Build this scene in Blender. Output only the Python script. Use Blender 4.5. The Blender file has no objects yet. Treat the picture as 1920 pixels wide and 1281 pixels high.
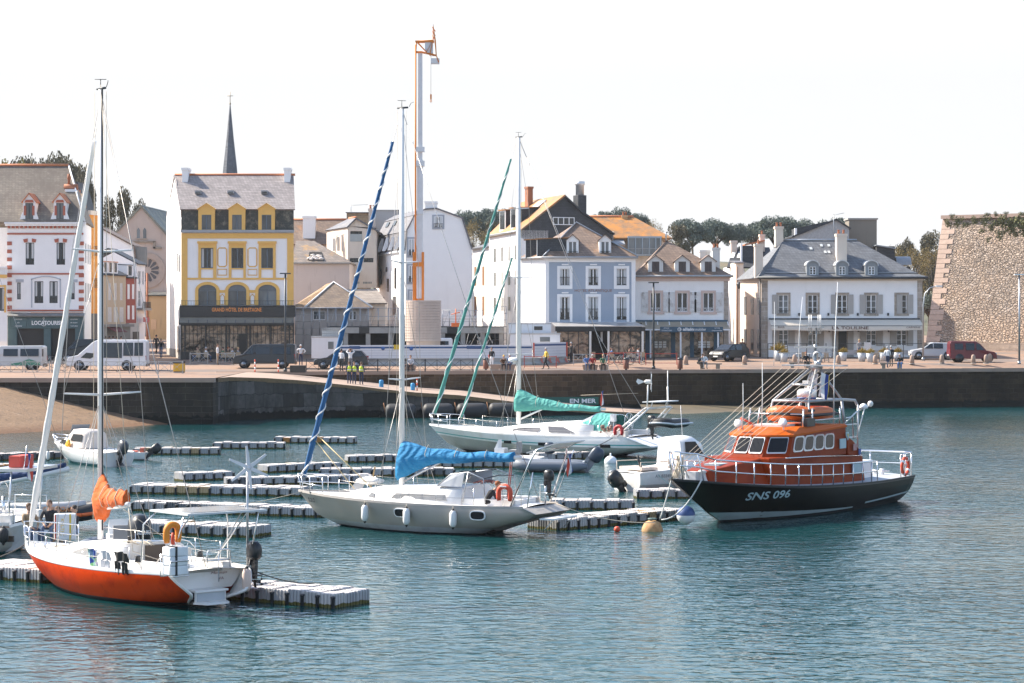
import bpy,bmesh,math,random
from mathutils import Vector,Matrix
R=math.radians
random.seed(7)
SC=bpy.context.scene
COL=SC.collection
# camera, light, exposure
H=7.3
F=4500.0
HZ=600.0
HAZE=0.00008
cam_d=bpy.data.cameras.new('camera');cam=bpy.data.objects.new('camera',cam_d);COL.objects.link(cam)
cam.location=(0,0,H);cam.rotation_euler=(R(90),0,0)
cam_d.sensor_width=36;cam_d.lens=F/1920*36;cam_d.shift_y=-40.5/1920
cam_d.clip_start=1;cam_d.clip_end=6000
SC.camera=cam
SUN_EL,SUN_AZ=R(41),R(-66)
W=bpy.data.worlds.new("World");SC.world=W;W.use_nodes=True
nt=W.node_tree;bg=nt.nodes['Background']
sky=nt.nodes.new('ShaderNodeTexSky');sky.sky_type='NISHITA';sky.sun_disc=False
sky.sun_elevation=SUN_EL;sky.sun_rotation=SUN_AZ;sky.air_density=1.0;sky.dust_density=1.0;sky.ozone_density=0.3
mx=nt.nodes.new('ShaderNodeMix');mx.data_type='RGBA'
tc=nt.nodes.new('ShaderNodeTexCoord');sx=nt.nodes.new('ShaderNodeSeparateXYZ');nt.links.new(tc.outputs['Generated'],sx.inputs[0])
rp=nt.nodes.new('ShaderNodeMapRange');nt.links.new(sx.outputs[2],rp.inputs[0]);rp.inputs[1].default_value=.10;rp.inputs[2].default_value=.29;rp.inputs[3].default_value=.98;rp.inputs[4].default_value=.02
nt.links.new(rp.outputs[0],mx.inputs[0]);nt.links.new(sky.outputs[0],mx.inputs[6]);mx.inputs[7].default_value=(2.78,2.78,2.79,1)
nt.links.new(mx.outputs[2],bg.inputs[0]);bg.inputs[1].default_value=0.15
sd=bpy.data.lights.new('sun','SUN');sd.energy=4.9;sd.angle=R(0.6);sd.color=(1,.91,.78)
sun=bpy.data.objects.new('sun',sd);COL.objects.link(sun)
S=Vector((math.cos(SUN_EL)*math.sin(SUN_AZ),math.cos(SUN_EL)*math.cos(SUN_AZ),math.sin(SUN_EL)))
sun.rotation_euler=(-S).to_track_quat('-Z','Y').to_euler();sun.location=(-80,60,90)
SC.view_settings.view_transform='Standard';SC.view_settings.look='None'
SC.view_settings.exposure=1.2;SC.view_settings.gamma=1;SC.view_settings.use_curve_mapping=False
# materials
MATS={}
def _new(name):
 m=bpy.data.materials.new(name);m.use_nodes=True
 b=m.node_tree.nodes['Principled BSDF'];MATS[name]=m
 return m,m.node_tree,b
def N(t,typ,**kw):
 n=t.nodes.new(typ)
 for k,v in kw.items():
  if isinstance(k,str) and hasattr(n,k):setattr(n,k,v)
  else:n.inputs[k].default_value=v
 return n
def c4(c):return(c[0],c[1],c[2],1)
def mixc(t,fac,a,b,mode='MIX'):
 n=t.nodes.new('ShaderNodeMix');n.data_type='RGBA';n.blend_type=mode
 for sock,v in((n.inputs[0],fac),(n.inputs[6],a),(n.inputs[7],b)):
  if hasattr(v,'links') or isinstance(v,bpy.types.NodeSocket):t.links.new(v,sock)
  elif isinstance(v,(int,float)):sock.default_value=v
  else:sock.default_value=c4(v)
 return n.outputs[2]
def ramp(t,src,p0,p1,c0=(0,0,0),c1=(1,1,1)):
 n=t.nodes.new('ShaderNodeValToRGB');e=n.color_ramp.elements
 e[0].position=p0;e[1].position=p1;e[0].color=c4(c0);e[1].color=c4(c1)
 t.links.new(src,n.inputs[0]);return n.outputs[0]
def noise(t,vec,scale,detail=4,rough=.55,dist=0):
 n=t.nodes.new('ShaderNodeTexNoise');n.inputs['Scale'].default_value=scale
 n.inputs['Detail'].default_value=detail;n.inputs['Roughness'].default_value=rough;n.inputs['Distortion'].default_value=dist
 t.links.new(vec,n.inputs['Vector']);return n.outputs['Fac']
def coords(t,sc=(1,1,1),world=False):
 if world:
  g=t.nodes.new('ShaderNodeNewGeometry');o=g.outputs['Position']
 else:
  g=t.nodes.new('ShaderNodeTexCoord');o=g.outputs['Object']
 mp=t.nodes.new('ShaderNodeMapping');mp.inputs['Scale'].default_value=sc
 t.links.new(o,mp.inputs['Vector']);return mp.outputs[0]
def wallcoords(t):
 g=t.nodes.new('ShaderNodeTexCoord');s=t.nodes.new('ShaderNodeSeparateXYZ');t.links.new(g.outputs['Object'],s.inputs[0])
 a=N(t,'ShaderNodeMath',operation='ADD');t.links.new(s.outputs[0],a.inputs[0]);t.links.new(s.outputs[1],a.inputs[1])
 c=t.nodes.new('ShaderNodeCombineXYZ');t.links.new(a.outputs[0],c.inputs[0]);t.links.new(s.outputs[2],c.inputs[1])
 return c.outputs[0]
def bump(t,b,h,strength=.4,dist=.02):
 n=t.nodes.new('ShaderNodeBump');n.inputs['Strength'].default_value=strength;n.inputs['Distance'].default_value=dist
 t.links.new(h,n.inputs['Height']);t.links.new(n.outputs[0],b.inputs['Normal'])
def plain(name,col,rough=.6,metal=0,var=.16,scale=2.5,bmp=0,bsc=20,spec=.5,coat=0,dirt=None,dscale=.6,stretch=(1,1,1)):
 if name in MATS:return MATS[name]
 m,t,b=_new(name)
 v=coords(t,stretch)
 f=noise(t,v,scale,6)
 lo=tuple(c*(1-var) for c in col);hi=tuple(min(1,c*(1+var)) for c in col)
 o=mixc(t,f,lo,hi)
 if dirt:
  d=ramp(t,noise(t,v,dscale,8,.65),.5,.72)
  o=mixc(t,d,o,dirt)
 t.links.new(o,b.inputs['Base Color'])
 b.inputs['Roughness'].default_value=rough;b.inputs['Metallic'].default_value=metal
 b.inputs['Specular IOR Level'].default_value=spec
 if coat:b.inputs['Coat Weight'].default_value=coat;b.inputs['Coat Roughness'].default_value=.06
 if bmp:bump(t,b,noise(t,v,bsc,5),bmp,.02)
 return m
def plaster(name,col,stain=(.35,.3,.25),amount=.5):
 """rendered wall: fine grain, streaks of weather running down"""
 if name in MATS:return MATS[name]
 m,t,b=_new(name)
 v=coords(t);f=noise(t,v,1.2,6)
 o=mixc(t,f,tuple(c*.93 for c in col),tuple(min(1,c*1.04) for c in col))
 st=ramp(t,noise(t,coords(t,(1.6,1.6,.22)),1.3,7,.62),.56,.85)
 fac=N(t,'ShaderNodeMath',operation='MULTIPLY');t.links.new(st,fac.inputs[0]);fac.inputs[1].default_value=amount
 o=mixc(t,fac.outputs[0],o,stain)
 t.links.new(o,b.inputs['Base Color']);b.inputs['Roughness'].default_value=.9;b.inputs['Specular IOR Level'].default_value=.2
 bump(t,b,noise(t,v,18,4),.25,.01)
 return m
def blocks(name,c1,c2,mortar,bw=.7,bh=.35,mw=.03,rough=.9,bmp=.6,stain=None,sfac=.7,wet=None):
 """coursed stone or brick"""
 if name in MATS:return MATS[name]
 m,t,b=_new(name)
 v=wallcoords(t)
 wob=N(t,'ShaderNodeVectorMath',operation='ADD')
 nz=t.nodes.new('ShaderNodeTexNoise');nz.inputs['Scale'].default_value=1.3;t.links.new(v,nz.inputs['Vector'])
 sc=N(t,'ShaderNodeVectorMath',operation='SCALE');sc.inputs[3].default_value=.12*bh/.35
 t.links.new(nz.outputs['Color'],sc.inputs[0]);t.links.new(v,wob.inputs[0]);t.links.new(sc.outputs[0],wob.inputs[1])
 br=t.nodes.new('ShaderNodeTexBrick');t.links.new(wob.outputs[0],br.inputs['Vector'])
 br.inputs['Color1'].default_value=c4(c1);br.inputs['Color2'].default_value=c4(c2);br.inputs['Mortar'].default_value=c4(mortar)
 br.inputs['Scale'].default_value=1;br.inputs['Brick Width'].default_value=bw;br.inputs['Row Height'].default_value=bh
 br.inputs['Mortar Size'].default_value=mw;br.inputs['Mortar Smooth'].default_value=.4;br.inputs['Bias'].default_value=0
 o=br.outputs['Color']
 f=noise(t,coords(t),2.2,8,.65)
 o=mixc(t,.75,o,ramp(t,f,.25,.8,(.55,.55,.55),(1.25,1.25,1.25)),'MULTIPLY')
 if stain:
  s=ramp(t,noise(t,coords(t,(1,1,.35)),.45,9,.7),.45,.68)
  k=N(t,'ShaderNodeMath',operation='MULTIPLY');t.links.new(s,k.inputs[0]);k.inputs[1].default_value=sfac
  o=mixc(t,k.outputs[0],o,stain)
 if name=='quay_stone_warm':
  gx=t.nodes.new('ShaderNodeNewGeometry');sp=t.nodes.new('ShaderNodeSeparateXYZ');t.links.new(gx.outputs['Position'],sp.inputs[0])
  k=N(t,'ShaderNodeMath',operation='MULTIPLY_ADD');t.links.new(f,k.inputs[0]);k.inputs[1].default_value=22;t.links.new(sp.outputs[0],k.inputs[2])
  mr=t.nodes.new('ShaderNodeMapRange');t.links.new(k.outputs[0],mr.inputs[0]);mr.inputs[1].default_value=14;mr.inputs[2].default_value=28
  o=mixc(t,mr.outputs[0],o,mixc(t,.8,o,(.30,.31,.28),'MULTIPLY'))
 if wet:
  g=t.nodes.new('ShaderNodeNewGeometry');sp=t.nodes.new('ShaderNodeSeparateXYZ');t.links.new(g.outputs['Position'],sp.inputs[0])
  w=N(t,'ShaderNodeMath',operation='MULTIPLY_ADD');t.links.new(f,w.inputs[0]);w.inputs[1].default_value=.9
  t.links.new(sp.outputs[2],w.inputs[2])
  o=mixc(t,ramp(t,w.outputs[0],.95,1.35,(1,1,1),(0,0,0)),o,wet)
 t.links.new(o,b.inputs['Base Color']);b.inputs['Roughness'].default_value=rough;b.inputs['Specular IOR Level'].default_value=.25
 h=N(t,'ShaderNodeMath',operation='SUBTRACT');t.links.new(f,h.inputs[0]);t.links.new(br.outputs['Fac'],h.inputs[1])
 bump(t,b,h.outputs[0],bmp,.05)
 return m
def slate(name,col,lichen=None,lf=(.5,.7),bh=.16,bw=.28,lscale=.55):
 if name in MATS:return MATS[name]
 m,t,b=_new(name)
 v=wallcoords(t)
 br=t.nodes.new('ShaderNodeTexBrick');t.links.new(v,br.inputs['Vector'])
 br.inputs['Color1'].default_value=c4(tuple(c*.82 for c in col));br.inputs['Color2'].default_value=c4(tuple(c*1.15 for c in col))
 br.inputs['Mortar'].default_value=c4(tuple(c*.45 for c in col));br.inputs['Scale'].default_value=1
 br.inputs['Brick Width'].default_value=bw;br.inputs['Row Height'].default_value=bh;br.inputs['Mortar Size'].default_value=.012
 f=noise(t,coords(t),.9,8,.65)
 o=mixc(t,.8,br.outputs['Color'],ramp(t,f,.25,.8,(.7,.7,.7),(1.2,1.2,1.2)),'MULTIPLY')
 if lichen:
  g=ramp(t,noise(t,coords(t,(1,1,.7)),lscale,10,.72),lf[0],lf[1])
  o=mixc(t,g,o,lichen)
 t.links.new(o,b.inputs['Base Color']);b.inputs['Roughness'].default_value=.62;b.inputs['Specular IOR Level'].default_value=.35
 bump(t,b,br.outputs['Fac'],-.5,.015)
 return m
def rubble(name):
 m,t,b=_new(name)
 v=coords(t,(1,1,1.7));vo=t.nodes.new('ShaderNodeTexVoronoi');vo.inputs['Scale'].default_value=2.9;vo.inputs['Randomness'].default_value=1
 wob=N(t,'ShaderNodeVectorMath',operation='ADD');nz=t.nodes.new('ShaderNodeTexNoise');nz.inputs['Scale'].default_value=2.2
 t.links.new(v,nz.inputs['Vector']);sc=N(t,'ShaderNodeVectorMath',operation='SCALE');sc.inputs[3].default_value=.35
 t.links.new(nz.outputs['Color'],sc.inputs[0]);t.links.new(v,wob.inputs[0]);t.links.new(sc.outputs[0],wob.inputs[1])
 t.links.new(wob.outputs[0],vo.inputs['Vector'])
 v2=t.nodes.new('ShaderNodeTexVoronoi');v2.feature='DISTANCE_TO_EDGE';v2.inputs['Scale'].default_value=2.9;t.links.new(wob.outputs[0],v2.inputs['Vector'])
 hs=t.nodes.new('ShaderNodeSeparateColor');t.links.new(vo.outputs['Color'],hs.inputs[0])
 o=mixc(t,hs.outputs[0],(.30,.235,.185),(.50,.41,.34))
 o=mixc(t,ramp(t,noise(t,coords(t),.16,8,.7),.42,.66),o,(.50,.36,.26))
 o=mixc(t,ramp(t,noise(t,coords(t,(1,1,.4)),.5,9,.7),.58,.75),o,(.22,.17,.13))
 o=mixc(t,ramp(t,v2.outputs['Distance'],.0,.09,(1,1,1),(0,0,0)),o,(.30,.245,.20))
 t.links.new(o,b.inputs['Base Color']);b.inputs['Roughness'].default_value=.95;b.inputs['Specular IOR Level'].default_value=.15
 e=ramp(t,v2.outputs['Distance'],0,.22)
 ad=N(t,'ShaderNodeMath',operation='MULTIPLY_ADD');t.links.new(hs.outputs[1],ad.inputs[0]);ad.inputs[1].default_value=.6;t.links.new(e,ad.inputs[2])
 bump(t,b,ad.outputs[0],1,.14)
 return m
def glassy(name,lo,hi,rough=.06):
 m,t,b=_new(name)
 oi=t.nodes.new('ShaderNodeObjectInfo');f=noise(t,coords(t,(1,1,.25)),.8,2)
 a=N(t,'ShaderNodeMath',operation='MULTIPLY');t.links.new(f,a.inputs[0]);t.links.new(oi.outputs['Random'],a.inputs[1])
 o=mixc(t,ramp(t,a.outputs[0],.15,.5),lo,hi)
 t.links.new(o,b.inputs['Base Color']);b.inputs['Roughness'].default_value=rough;b.inputs['Specular IOR Level'].default_value=.6
 return m
glass=glassy('window_glass',(.012,.016,.02),(.16,.18,.19))
m_,t_,b_=_new('shop_glass');f_=noise(t_,coords(t_,(1,1,1.2)),1.1,4,.6,1.5)
t_.links.new(mixc(t_,ramp(t_,f_,.38,.60),(.02,.014,.010),mixc(t_,noise(t_,coords(t_),3.0,3),(.40,.21,.10),(.52,.45,.36))),b_.inputs['Base Color']);b_.inputs['Roughness'].default_value=.08  # warm patches in the base colour stand in for reflections and lit interiors
shopglass=m_
curtain=plain('net_curtain',(.55,.56,.56),.85,var=.2,scale=9,stretch=(6,1,.3))
carglass=glassy('car_glass',(.006,.007,.008),(.02,.022,.025),.05)
white_paint=plain('white_paint',(.80,.80,.80),.45,var=.04)
white_wall=plaster('white_wall',(.86,.84,.82),(.52,.48,.45),.35)
white_wall_b=plaster('white_wall_cool',(.86,.845,.83),(.52,.50,.48),.3)
cream_wall=plaster('cream_wall',(.70,.60,.50),(.42,.32,.24),.6)
tan_wall=plaster('tan_wall',(.50,.41,.35),(.22,.18,.15),.9)
pale_tan=plaster('pale_tan_wall',(.64,.53,.45),(.36,.28,.22),.7)
ochre_wall=plaster('ochre_wall',(.58,.40,.22),(.3,.2,.12),.8)
yellow_trim=plain('yellow_trim',(.76,.45,.12),.7,var=.1)
blue_wall=plaster('blue_wall',(.35,.40,.47),(.24,.27,.31),.3)
black_paint=plain('black_paint',(.018,.019,.021),.35,var=.2)
dark_metal=plain('dark_metal',(.045,.05,.055),.45,.3)
grey_metal=plain('grey_metal',(.38,.39,.40),.35,.8)
steel=plain('stainless_steel',(.70,.70,.70),.22,1,var=.06)
alu=plain('aluminium',(.62,.63,.64),.35,.9,var=.08)
grey_paint=plain('grey_paint',(.33,.34,.355),.6)
slate_g=slate('slate_grey',(.17,.165,.175),(.34,.25,.17),(.60,.74))
slate_d=slate('slate_dark',(.055,.058,.064))
slate_b=slate('slate_brown',(.22,.155,.115),(.38,.16,.045),(.56,.72))
slate_br=slate('slate_old_brown',(.20,.165,.13),(.12,.095,.075),(.45,.6))
slate_hotel=slate('slate_pinkish',(.29,.255,.245),(.38,.25,.14),(.62,.76))
slate_moss=slate('slate_moss',(.06,.058,.046),(.19,.16,.11),(.5,.62),lscale=2.2)
slate_o=slate('slate_lichen',(.25,.165,.10),(.46,.19,.035),(.38,.62),lscale=.8)
slate_new=slate('slate_blue_grey',(.15,.155,.165),(.40,.22,.09),(.66,.72),lscale=.9)
tile_ridge=plain('terracotta_ridge',(.52,.19,.085),.8,var=.25,scale=6)
brick_red=plain('red_brick',(.40,.12,.075),.85,var=.2,scale=8)
terracotta=plain('terracotta',(.34,.125,.06),.8)
granite=blocks('granite_quoin',(.36,.30,.245),(.46,.39,.33),(.55,.5,.45),.62,.42,.02,bmp=.3)
concrete=plain('concrete',(.36,.34,.31),.9,var=.2,bmp=.3,dirt=(.22,.2,.18))
# mesh and object helpers
APART={'window_surround','quoins','shutter','window','grey_panel','cube_lug','terrace_screen','pane','wall_light','scroll','round_emblem','sheet_rope','jerrycan','mooring_bitts','number_plate','bumper','notice_card','gutter','white_band','coaming','vent','collar','string_course'}
class MB:
 def __init__(s):s.v=[];s.f=[];s.m=[];s.sm=[]
 def add(s,vs,fs,mi=0,smooth=False,M=None):
  o=len(s.v)
  s.v+=[tuple(M@Vector(p)) if M is not None else tuple(p) for p in vs]
  for f in fs:s.f.append(tuple(i+o for i in f));s.m.append(mi);s.sm.append(smooth)
  return s
 def box(s,x0,x1,y0,y1,z0,z1,mi=0,M=None):
  if x0>x1:x0,x1=x1,x0
  if y0>y1:y0,y1=y1,y0
  if z0>z1:z0,z1=z1,z0
  v=[(x0,y0,z0),(x1,y0,z0),(x1,y1,z0),(x0,y1,z0),(x0,y0,z1),(x1,y0,z1),(x1,y1,z1),(x0,y1,z1)]
  return s.add(v,[(0,3,2,1),(4,5,6,7),(0,1,5,4),(1,2,6,5),(2,3,7,6),(3,0,4,7)],mi,False,M)
 def poly(s,pts,mi=0):return s.add(pts,[tuple(range(len(pts)))],mi)
 def prism(s,pts,vec,mi=0):
  """polygon pts swept along vec"""
  n=len(pts);vec=Vector(vec)
  nn=sum(((Vector(pts[i])-Vector(pts[0])).cross(Vector(pts[(i+1)%n])-Vector(pts[0])) for i in range(n)),Vector())
  if nn.dot(vec)<0:pts=pts[::-1]
  v=[Vector(p) for p in pts]+[Vector(p)+vec for p in pts]
  f=[tuple(range(n))[::-1],tuple(range(n,2*n))]+[(i,(i+1)%n,n+(i+1)%n,n+i) for i in range(n)]
  return s.add(v,f,mi)
 def slab(s,pts,th=.14,mi=0):
  """roof slope: top face pts, thickness th downwards along its normal"""
  p=[Vector(q) for q in pts];n=(p[1]-p[0]).cross(p[2]-p[0]).normalized()
  if n.z<0:n=-n
  return s.prism(p,-n*th,mi)
 def tube(s,path,r,n=6,mi=0,cap=True,smooth=True,flat=1.0):
  path=[Vector(p) for p in path]
  rs=r if isinstance(r,(list,tuple)) else[r]*len(path)
  vs=[];fs=[];up0=None
  for i,p in enumerate(path):
   d=(path[min(i+1,len(path)-1)]-path[max(i-1,0)])
   d=d.normalized() if d.length>1e-9 else Vector((0,0,1))
   if up0 is None:up0=Vector((0,0,1)) if abs(d.z)<.9 else Vector((1,0,0))
   a=d.cross(up0);a=a.normalized() if a.length>1e-6 else d.orthogonal().normalized()
   b=a.cross(d).normalized();up0=b
   for k in range(n):
    t=2*math.pi*(k+.5)/n
    vs.append(p+(a*math.cos(t)*flat+b*math.sin(t))*rs[i])
  L=len(path)
  for i in range(L-1):
   for k in range(n):
    fs.append((i*n+k,i*n+(k+1)%n,(i+1)*n+(k+1)%n,(i+1)*n+k))
  if cap:fs.append(tuple(range(n))[::-1]);fs.append(tuple((L-1)*n+k for k in range(n)))
  return s.add(vs,fs,mi,smooth)
 def ring(s,path,r,n=6,mi=0):
  """closed tube"""
  path=[Vector(p) for p in path];L=len(path);c=sum(path,Vector())/L
  nn=sum(((path[i]-c).cross(path[(i+1)%L]-c) for i in range(L)),Vector()).normalized()
  vs=[];fs=[]
  for i,p in enumerate(path):
   d=(path[(i+1)%L]-path[i-1]).normalized();a=d.cross(nn).normalized()
   for k in range(n):
    t=2*math.pi*k/n;vs.append(p+(a*math.cos(t)+nn*math.sin(t))*r)
  for i in range(L):
   for k in range(n):fs.append((i*n+k,i*n+(k+1)%n,((i+1)%L)*n+(k+1)%n,((i+1)%L)*n+k))
  return s.add(vs,fs,mi,True)
 def lathe(s,prof,c=(0,0,0),n=12,mi=0,M=None,smooth=True):
  vs=[];fs=[]
  for(r,z) in prof:
   for k in range(n):
    t=2*math.pi*k/n;vs.append((c[0]+r*math.cos(t),c[1]+r*math.sin(t),c[2]+z))
  for i in range(len(prof)-1):
   for k in range(n):fs.append((i*n+k,i*n+(k+1)%n,(i+1)*n+(k+1)%n,(i+1)*n+k))
  fs.append(tuple(range(n))[::-1]);fs.append(tuple((len(prof)-1)*n+k for k in range(n)))
  return s.add(vs,fs,mi,smooth,M)
 def ball(s,c,r,n=10,mi=0,sz=(1,1,1),M=None):
  pr=[(max(1e-4,math.sin(math.pi*i/(n//2+2))),-math.cos(math.pi*i/(n//2+2))) for i in range(n//2+3)]
  vs=[];fs=[]
  for(a,z) in pr:
   for k in range(n):
    t=2*math.pi*k/n;vs.append((c[0]+r*a*math.cos(t)*sz[0],c[1]+r*a*math.sin(t)*sz[1],c[2]+r*z*sz[2]))
  for i in range(len(pr)-1):
   for k in range(n):fs.append((i*n+k,i*n+(k+1)%n,(i+1)*n+(k+1)%n,(i+1)*n+k))
  return s.add(vs,fs,mi,True,M)
 def loft(s,rings,mi=0,closed=False,caps=False,smooth=True):
  n=len(rings[0]);vs=[p for r in rings for p in r];fs=[]
  for i in range(len(rings)-1):
   for k in range(n if closed else n-1):
    fs.append((i*n+k,i*n+(k+1)%n,(i+1)*n+(k+1)%n,(i+1)*n+k))
  if caps:fs.append(tuple(range(n))[::-1]);fs.append(tuple((len(rings)-1)*n+k for k in range(n)))
  return s.add(vs,fs,mi,smooth)
 def text(s,txt,size,M,depth=.01,mi=0,align='CENTER',width=None,shear=0,bold=0,spacing=1):
  c=bpy.data.curves.new('t','FONT');c.body=txt;c.size=1;c.extrude=0;c.align_x=align;c.align_y='CENTER'
  c.shear=shear;c.offset=bold;c.space_character=spacing;c.resolution_u=3
  o=bpy.data.objects.new('t',c);COL.objects.link(o)
  dg=bpy.context.evaluated_depsgraph_get();dg.update();e=o.evaluated_get(dg);me=e.to_mesh()
  vs=[v.co.copy() for v in me.vertices];fs=[tuple(p.vertices) for p in me.polygons]
  e.to_mesh_clear();bpy.data.objects.remove(o);bpy.data.curves.remove(c)
  if not vs:return s
  xs=[v.x for v in vs];ys=[v.y for v in vs]
  hgt=max(ys)-min(ys);kx=ky=size/hgt
  if width:kx=width/(max(xs)-min(xs))
  cx=(max(xs)+min(xs))/2 if align=='CENTER' else min(xs);cy=(max(ys)+min(ys))/2
  return s.add([((v.x-cx)*kx,-depth,(v.y-cy)*ky) for v in vs],fs,mi,False,M)
 def mesh(s,name):
  me=bpy.data.meshes.new(name);me.from_pydata(s.v,[],s.f);me.update()
  me.polygons.foreach_set('material_index',s.m);me.polygons.foreach_set('use_smooth',s.sm)
  return me
 def pieces(s):
  """separate bodies: shells that touch or overlap belong together"""
  n=len(s.v);up=list(range(n))
  def fd(i):
   while up[i]!=i:up[i]=up[up[i]];i=up[i]
   return i
  for f in s.f:
   for i in f[1:]:up[fd(i)]=fd(f[0])
  bb={}
  for i,v in enumerate(s.v):
   b=bb.setdefault(fd(i),[list(v),list(v)])
   for k in range(3):b[0][k]=min(b[0][k],v[k]);b[1][k]=max(b[1][k],v[k])
  ks=list(bb)
  for i,a in enumerate(ks):
   for b in ks[i+1:]:
    if all(bb[a][0][k]-.03<bb[b][1][k] and bb[b][0][k]-.03<bb[a][1][k] for k in range(3)):up[fd(a)]=fd(b)
  out={}
  for j,f in enumerate(s.f):out.setdefault(fd(f[0]),[]).append(j)
  return list(out.values())
 def build(s,name,mats,parent=None,loc=(0,0,0),bevel=0,fix=False,sub=0):
  if name in APART and parent is not None:
   g=s.pieces()
   if len(g)>1:
    for q in g:
     m=MB();ix={}
     for j in q:
      m.f.append(tuple(ix.setdefault(i,len(ix)) for i in s.f[j]));m.m.append(s.m[j]);m.sm.append(s.sm[j])
     m.v=[s.v[i] for i in ix];o=m.build(name,mats,parent,loc,bevel,fix,sub)
    return o
  me=s.mesh(name)
  for m in(mats if isinstance(mats,(list,tuple)) else[mats]):me.materials.append(m)
  if fix:
   bm=bmesh.new();bm.from_mesh(me);bmesh.ops.remove_doubles(bm,verts=bm.verts,dist=1e-4)
   bmesh.ops.recalc_face_normals(bm,faces=bm.faces);bm.to_mesh(me);bm.free()
  o=bpy.data.objects.new(name,me);COL.objects.link(o);o.location=loc
  if parent is not None:o.parent=parent
  if bevel:
   b=o.modifiers.new('bevel','BEVEL');b.width=bevel;b.segments=2;b.limit_method='ANGLE';b.angle_limit=R(40)
  if sub:
   b=o.modifiers.new('sub','SUBSURF');b.levels=sub;b.render_levels=sub
  return o
def tag(o,label=None,cat=None,group=None,kind=None):
 if label:o['label']=label
 if cat:o['category']=cat
 if group:o['group']=group
 if kind:o['kind']=kind
 return o
def thing(name,label,cat,loc=(0,0,0),rz=0,group=None):
 o=bpy.data.objects.new(name,None);COL.objects.link(o);o.empty_display_size=.3
 o.location=loc;o.rotation_euler=(0,0,rz)
 return tag(o,label,cat,group)
def copy_tree(o,parent=None):
 c=o.copy();COL.objects.link(c);c.parent=parent
 for ch in list(o.children):copy_tree(ch,c)
 return c
def wx(px,Y):return(px-960)*Y/F
def wz(py,Y):return H-(py-HZ)*Y/F
def gz(Y):
 if Y<=188:return 3.2
 return 3.2+(Y-188)*.026 if Y<250 else 4.81+(Y-250)*.012
TM=lambda x,y,z,rz=0:Matrix.Translation((x,y,z))@Matrix.Rotation(rz,4,'Z')
class Bld:
 """a building whose front runs from pixel column pa at depth Ya to column pb at depth Yb; measures are read on that plane"""
 def __init__(s,name,label,pa,Ya,pb,Yb=None,cat='building',z0=None,group=None):
  Yb=Ya if Yb is None else Yb
  s.A=Vector((wx(pa,Ya),Ya,0));s.B=Vector((wx(pb,Yb),Yb,0))
  d=s.B-s.A;s.W=d.length;s.d=d.normalized();s.rz=math.atan2(d.y,d.x)
  s.z0=gz(min(Ya,Yb)) if z0 is None else z0
  s.root=thing(name,label,cat,(s.A.x,s.A.y,s.z0),s.rz,group)
 def uy(s,px):
  k=(px-960)/F
  u=(k*s.A.y-s.A.x)/(s.d.x-k*s.d.y)
  return u,s.A.y+s.d.y*u
 def u(s,px):return s.uy(px)[0]
 def z(s,py,px=None):
  Y=s.uy(px)[1] if px is not None else(s.A.y+s.B.y)/2
  return wz(py,Y)-s.z0
 def back(s,px,py,v):
  """point seen at pixel lying v metres behind the front plane"""
  nrm=Vector((-s.d.y,s.d.x,0));A=s.A+nrm*v;k=(px-960)/F
  u=(k*A.y-A.x)/(s.d.x-k*s.d.y);Y=A.y+s.d.y*u
  return(u,v,wz(py,Y)-s.z0)
def wallmb(mb,x0,x1,z0,z1,holes,y=0,depth=.22,mi=0,mr=None):
 """upright sheet facing -y with openings and their reveals"""
 xs=sorted({x0,x1,*[h[0] for h in holes],*[h[1] for h in holes]});zs=sorted({z0,z1,*[h[2] for h in holes],*[h[3] for h in holes]})
 xs=[a for a in xs if x0<=a<=x1];zs=[a for a in zs if z0<=a<=z1]
 for i in range(len(xs)-1):
  for j in range(len(zs)-1):
   cx=(xs[i]+xs[i+1])/2;cz=(zs[j]+zs[j+1])/2
   if any(h[0]<cx<h[1] and h[2]<cz<h[3] for h in holes):continue
   mb.poly([(xs[i],y,zs[j]),(xs[i+1],y,zs[j]),(xs[i+1],y,zs[j+1]),(xs[i],y,zs[j+1])],mi)
 mr=mi if mr is None else mr
 for a,b,c,d in[h[:4] for h in holes]:
  e=y+depth
  mb.poly([(a,y,c),(a,e,c),(b,e,c),(b,y,c)],mr);mb.poly([(a,y,d),(b,y,d),(b,e,d),(a,e,d)],mr)
  mb.poly([(a,y,c),(a,y,d),(a,e,d),(a,e,c)],mr);mb.poly([(b,y,c),(b,e,c),(b,e,d),(b,y,d)],mr)
 return mb
def window(par,x0,x1,z0,z1,y=0,frame=None,cols=2,rows=3,rec=.14,curt=None,fw=.055,pane=None,label=None):
 frame=frame or white_paint;pane=pane or glass
 m=MB();yy=y+rec
 m.box(x0,x0+fw,yy-.06,yy,z0,z1);m.box(x1-fw,x1,yy-.06,yy,z0,z1)
 m.box(x0+fw,x1-fw,yy-.06,yy,z0,z0+fw);m.box(x0+fw,x1-fw,yy-.06,yy,z1-fw,z1)
 for i in range(1,cols):
  c=x0+(x1-x0)*i/cols;w=fw*.9 if cols<=2 else fw*.6;m.box(c-w,c+w,yy-.055,yy-.002,z0+fw,z1-fw)
 for j in range(1,rows):
  c=z0+(z1-z0)*j/rows;m.box(x0+fw,x1-fw,yy-.045,yy-.004,c-.018,c+.018)
 o=m.build('window',frame,par)
 if label:o['label']=label
 g=MB();g.box(x0+fw*.5,x1-fw*.5,yy-.02,yy+.03,z0+fw*.5,z1-fw*.5);g.build('pane',pane,o)
 if curt is None:curt=random.random()<.55
 if curt:
  k=MB();w=(x1-x0);t=random.uniform(.16,.3);h=random.uniform(.0,.35)*(z1-z0)
  for a,b in((x0+fw,x0+fw+w*t),(x1-fw-w*t,x1-fw)):k.box(a,b,yy-.028,yy-.021,z0+fw+h,z1-fw)
  k.build('curtain',curtain,o)
 return o
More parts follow.
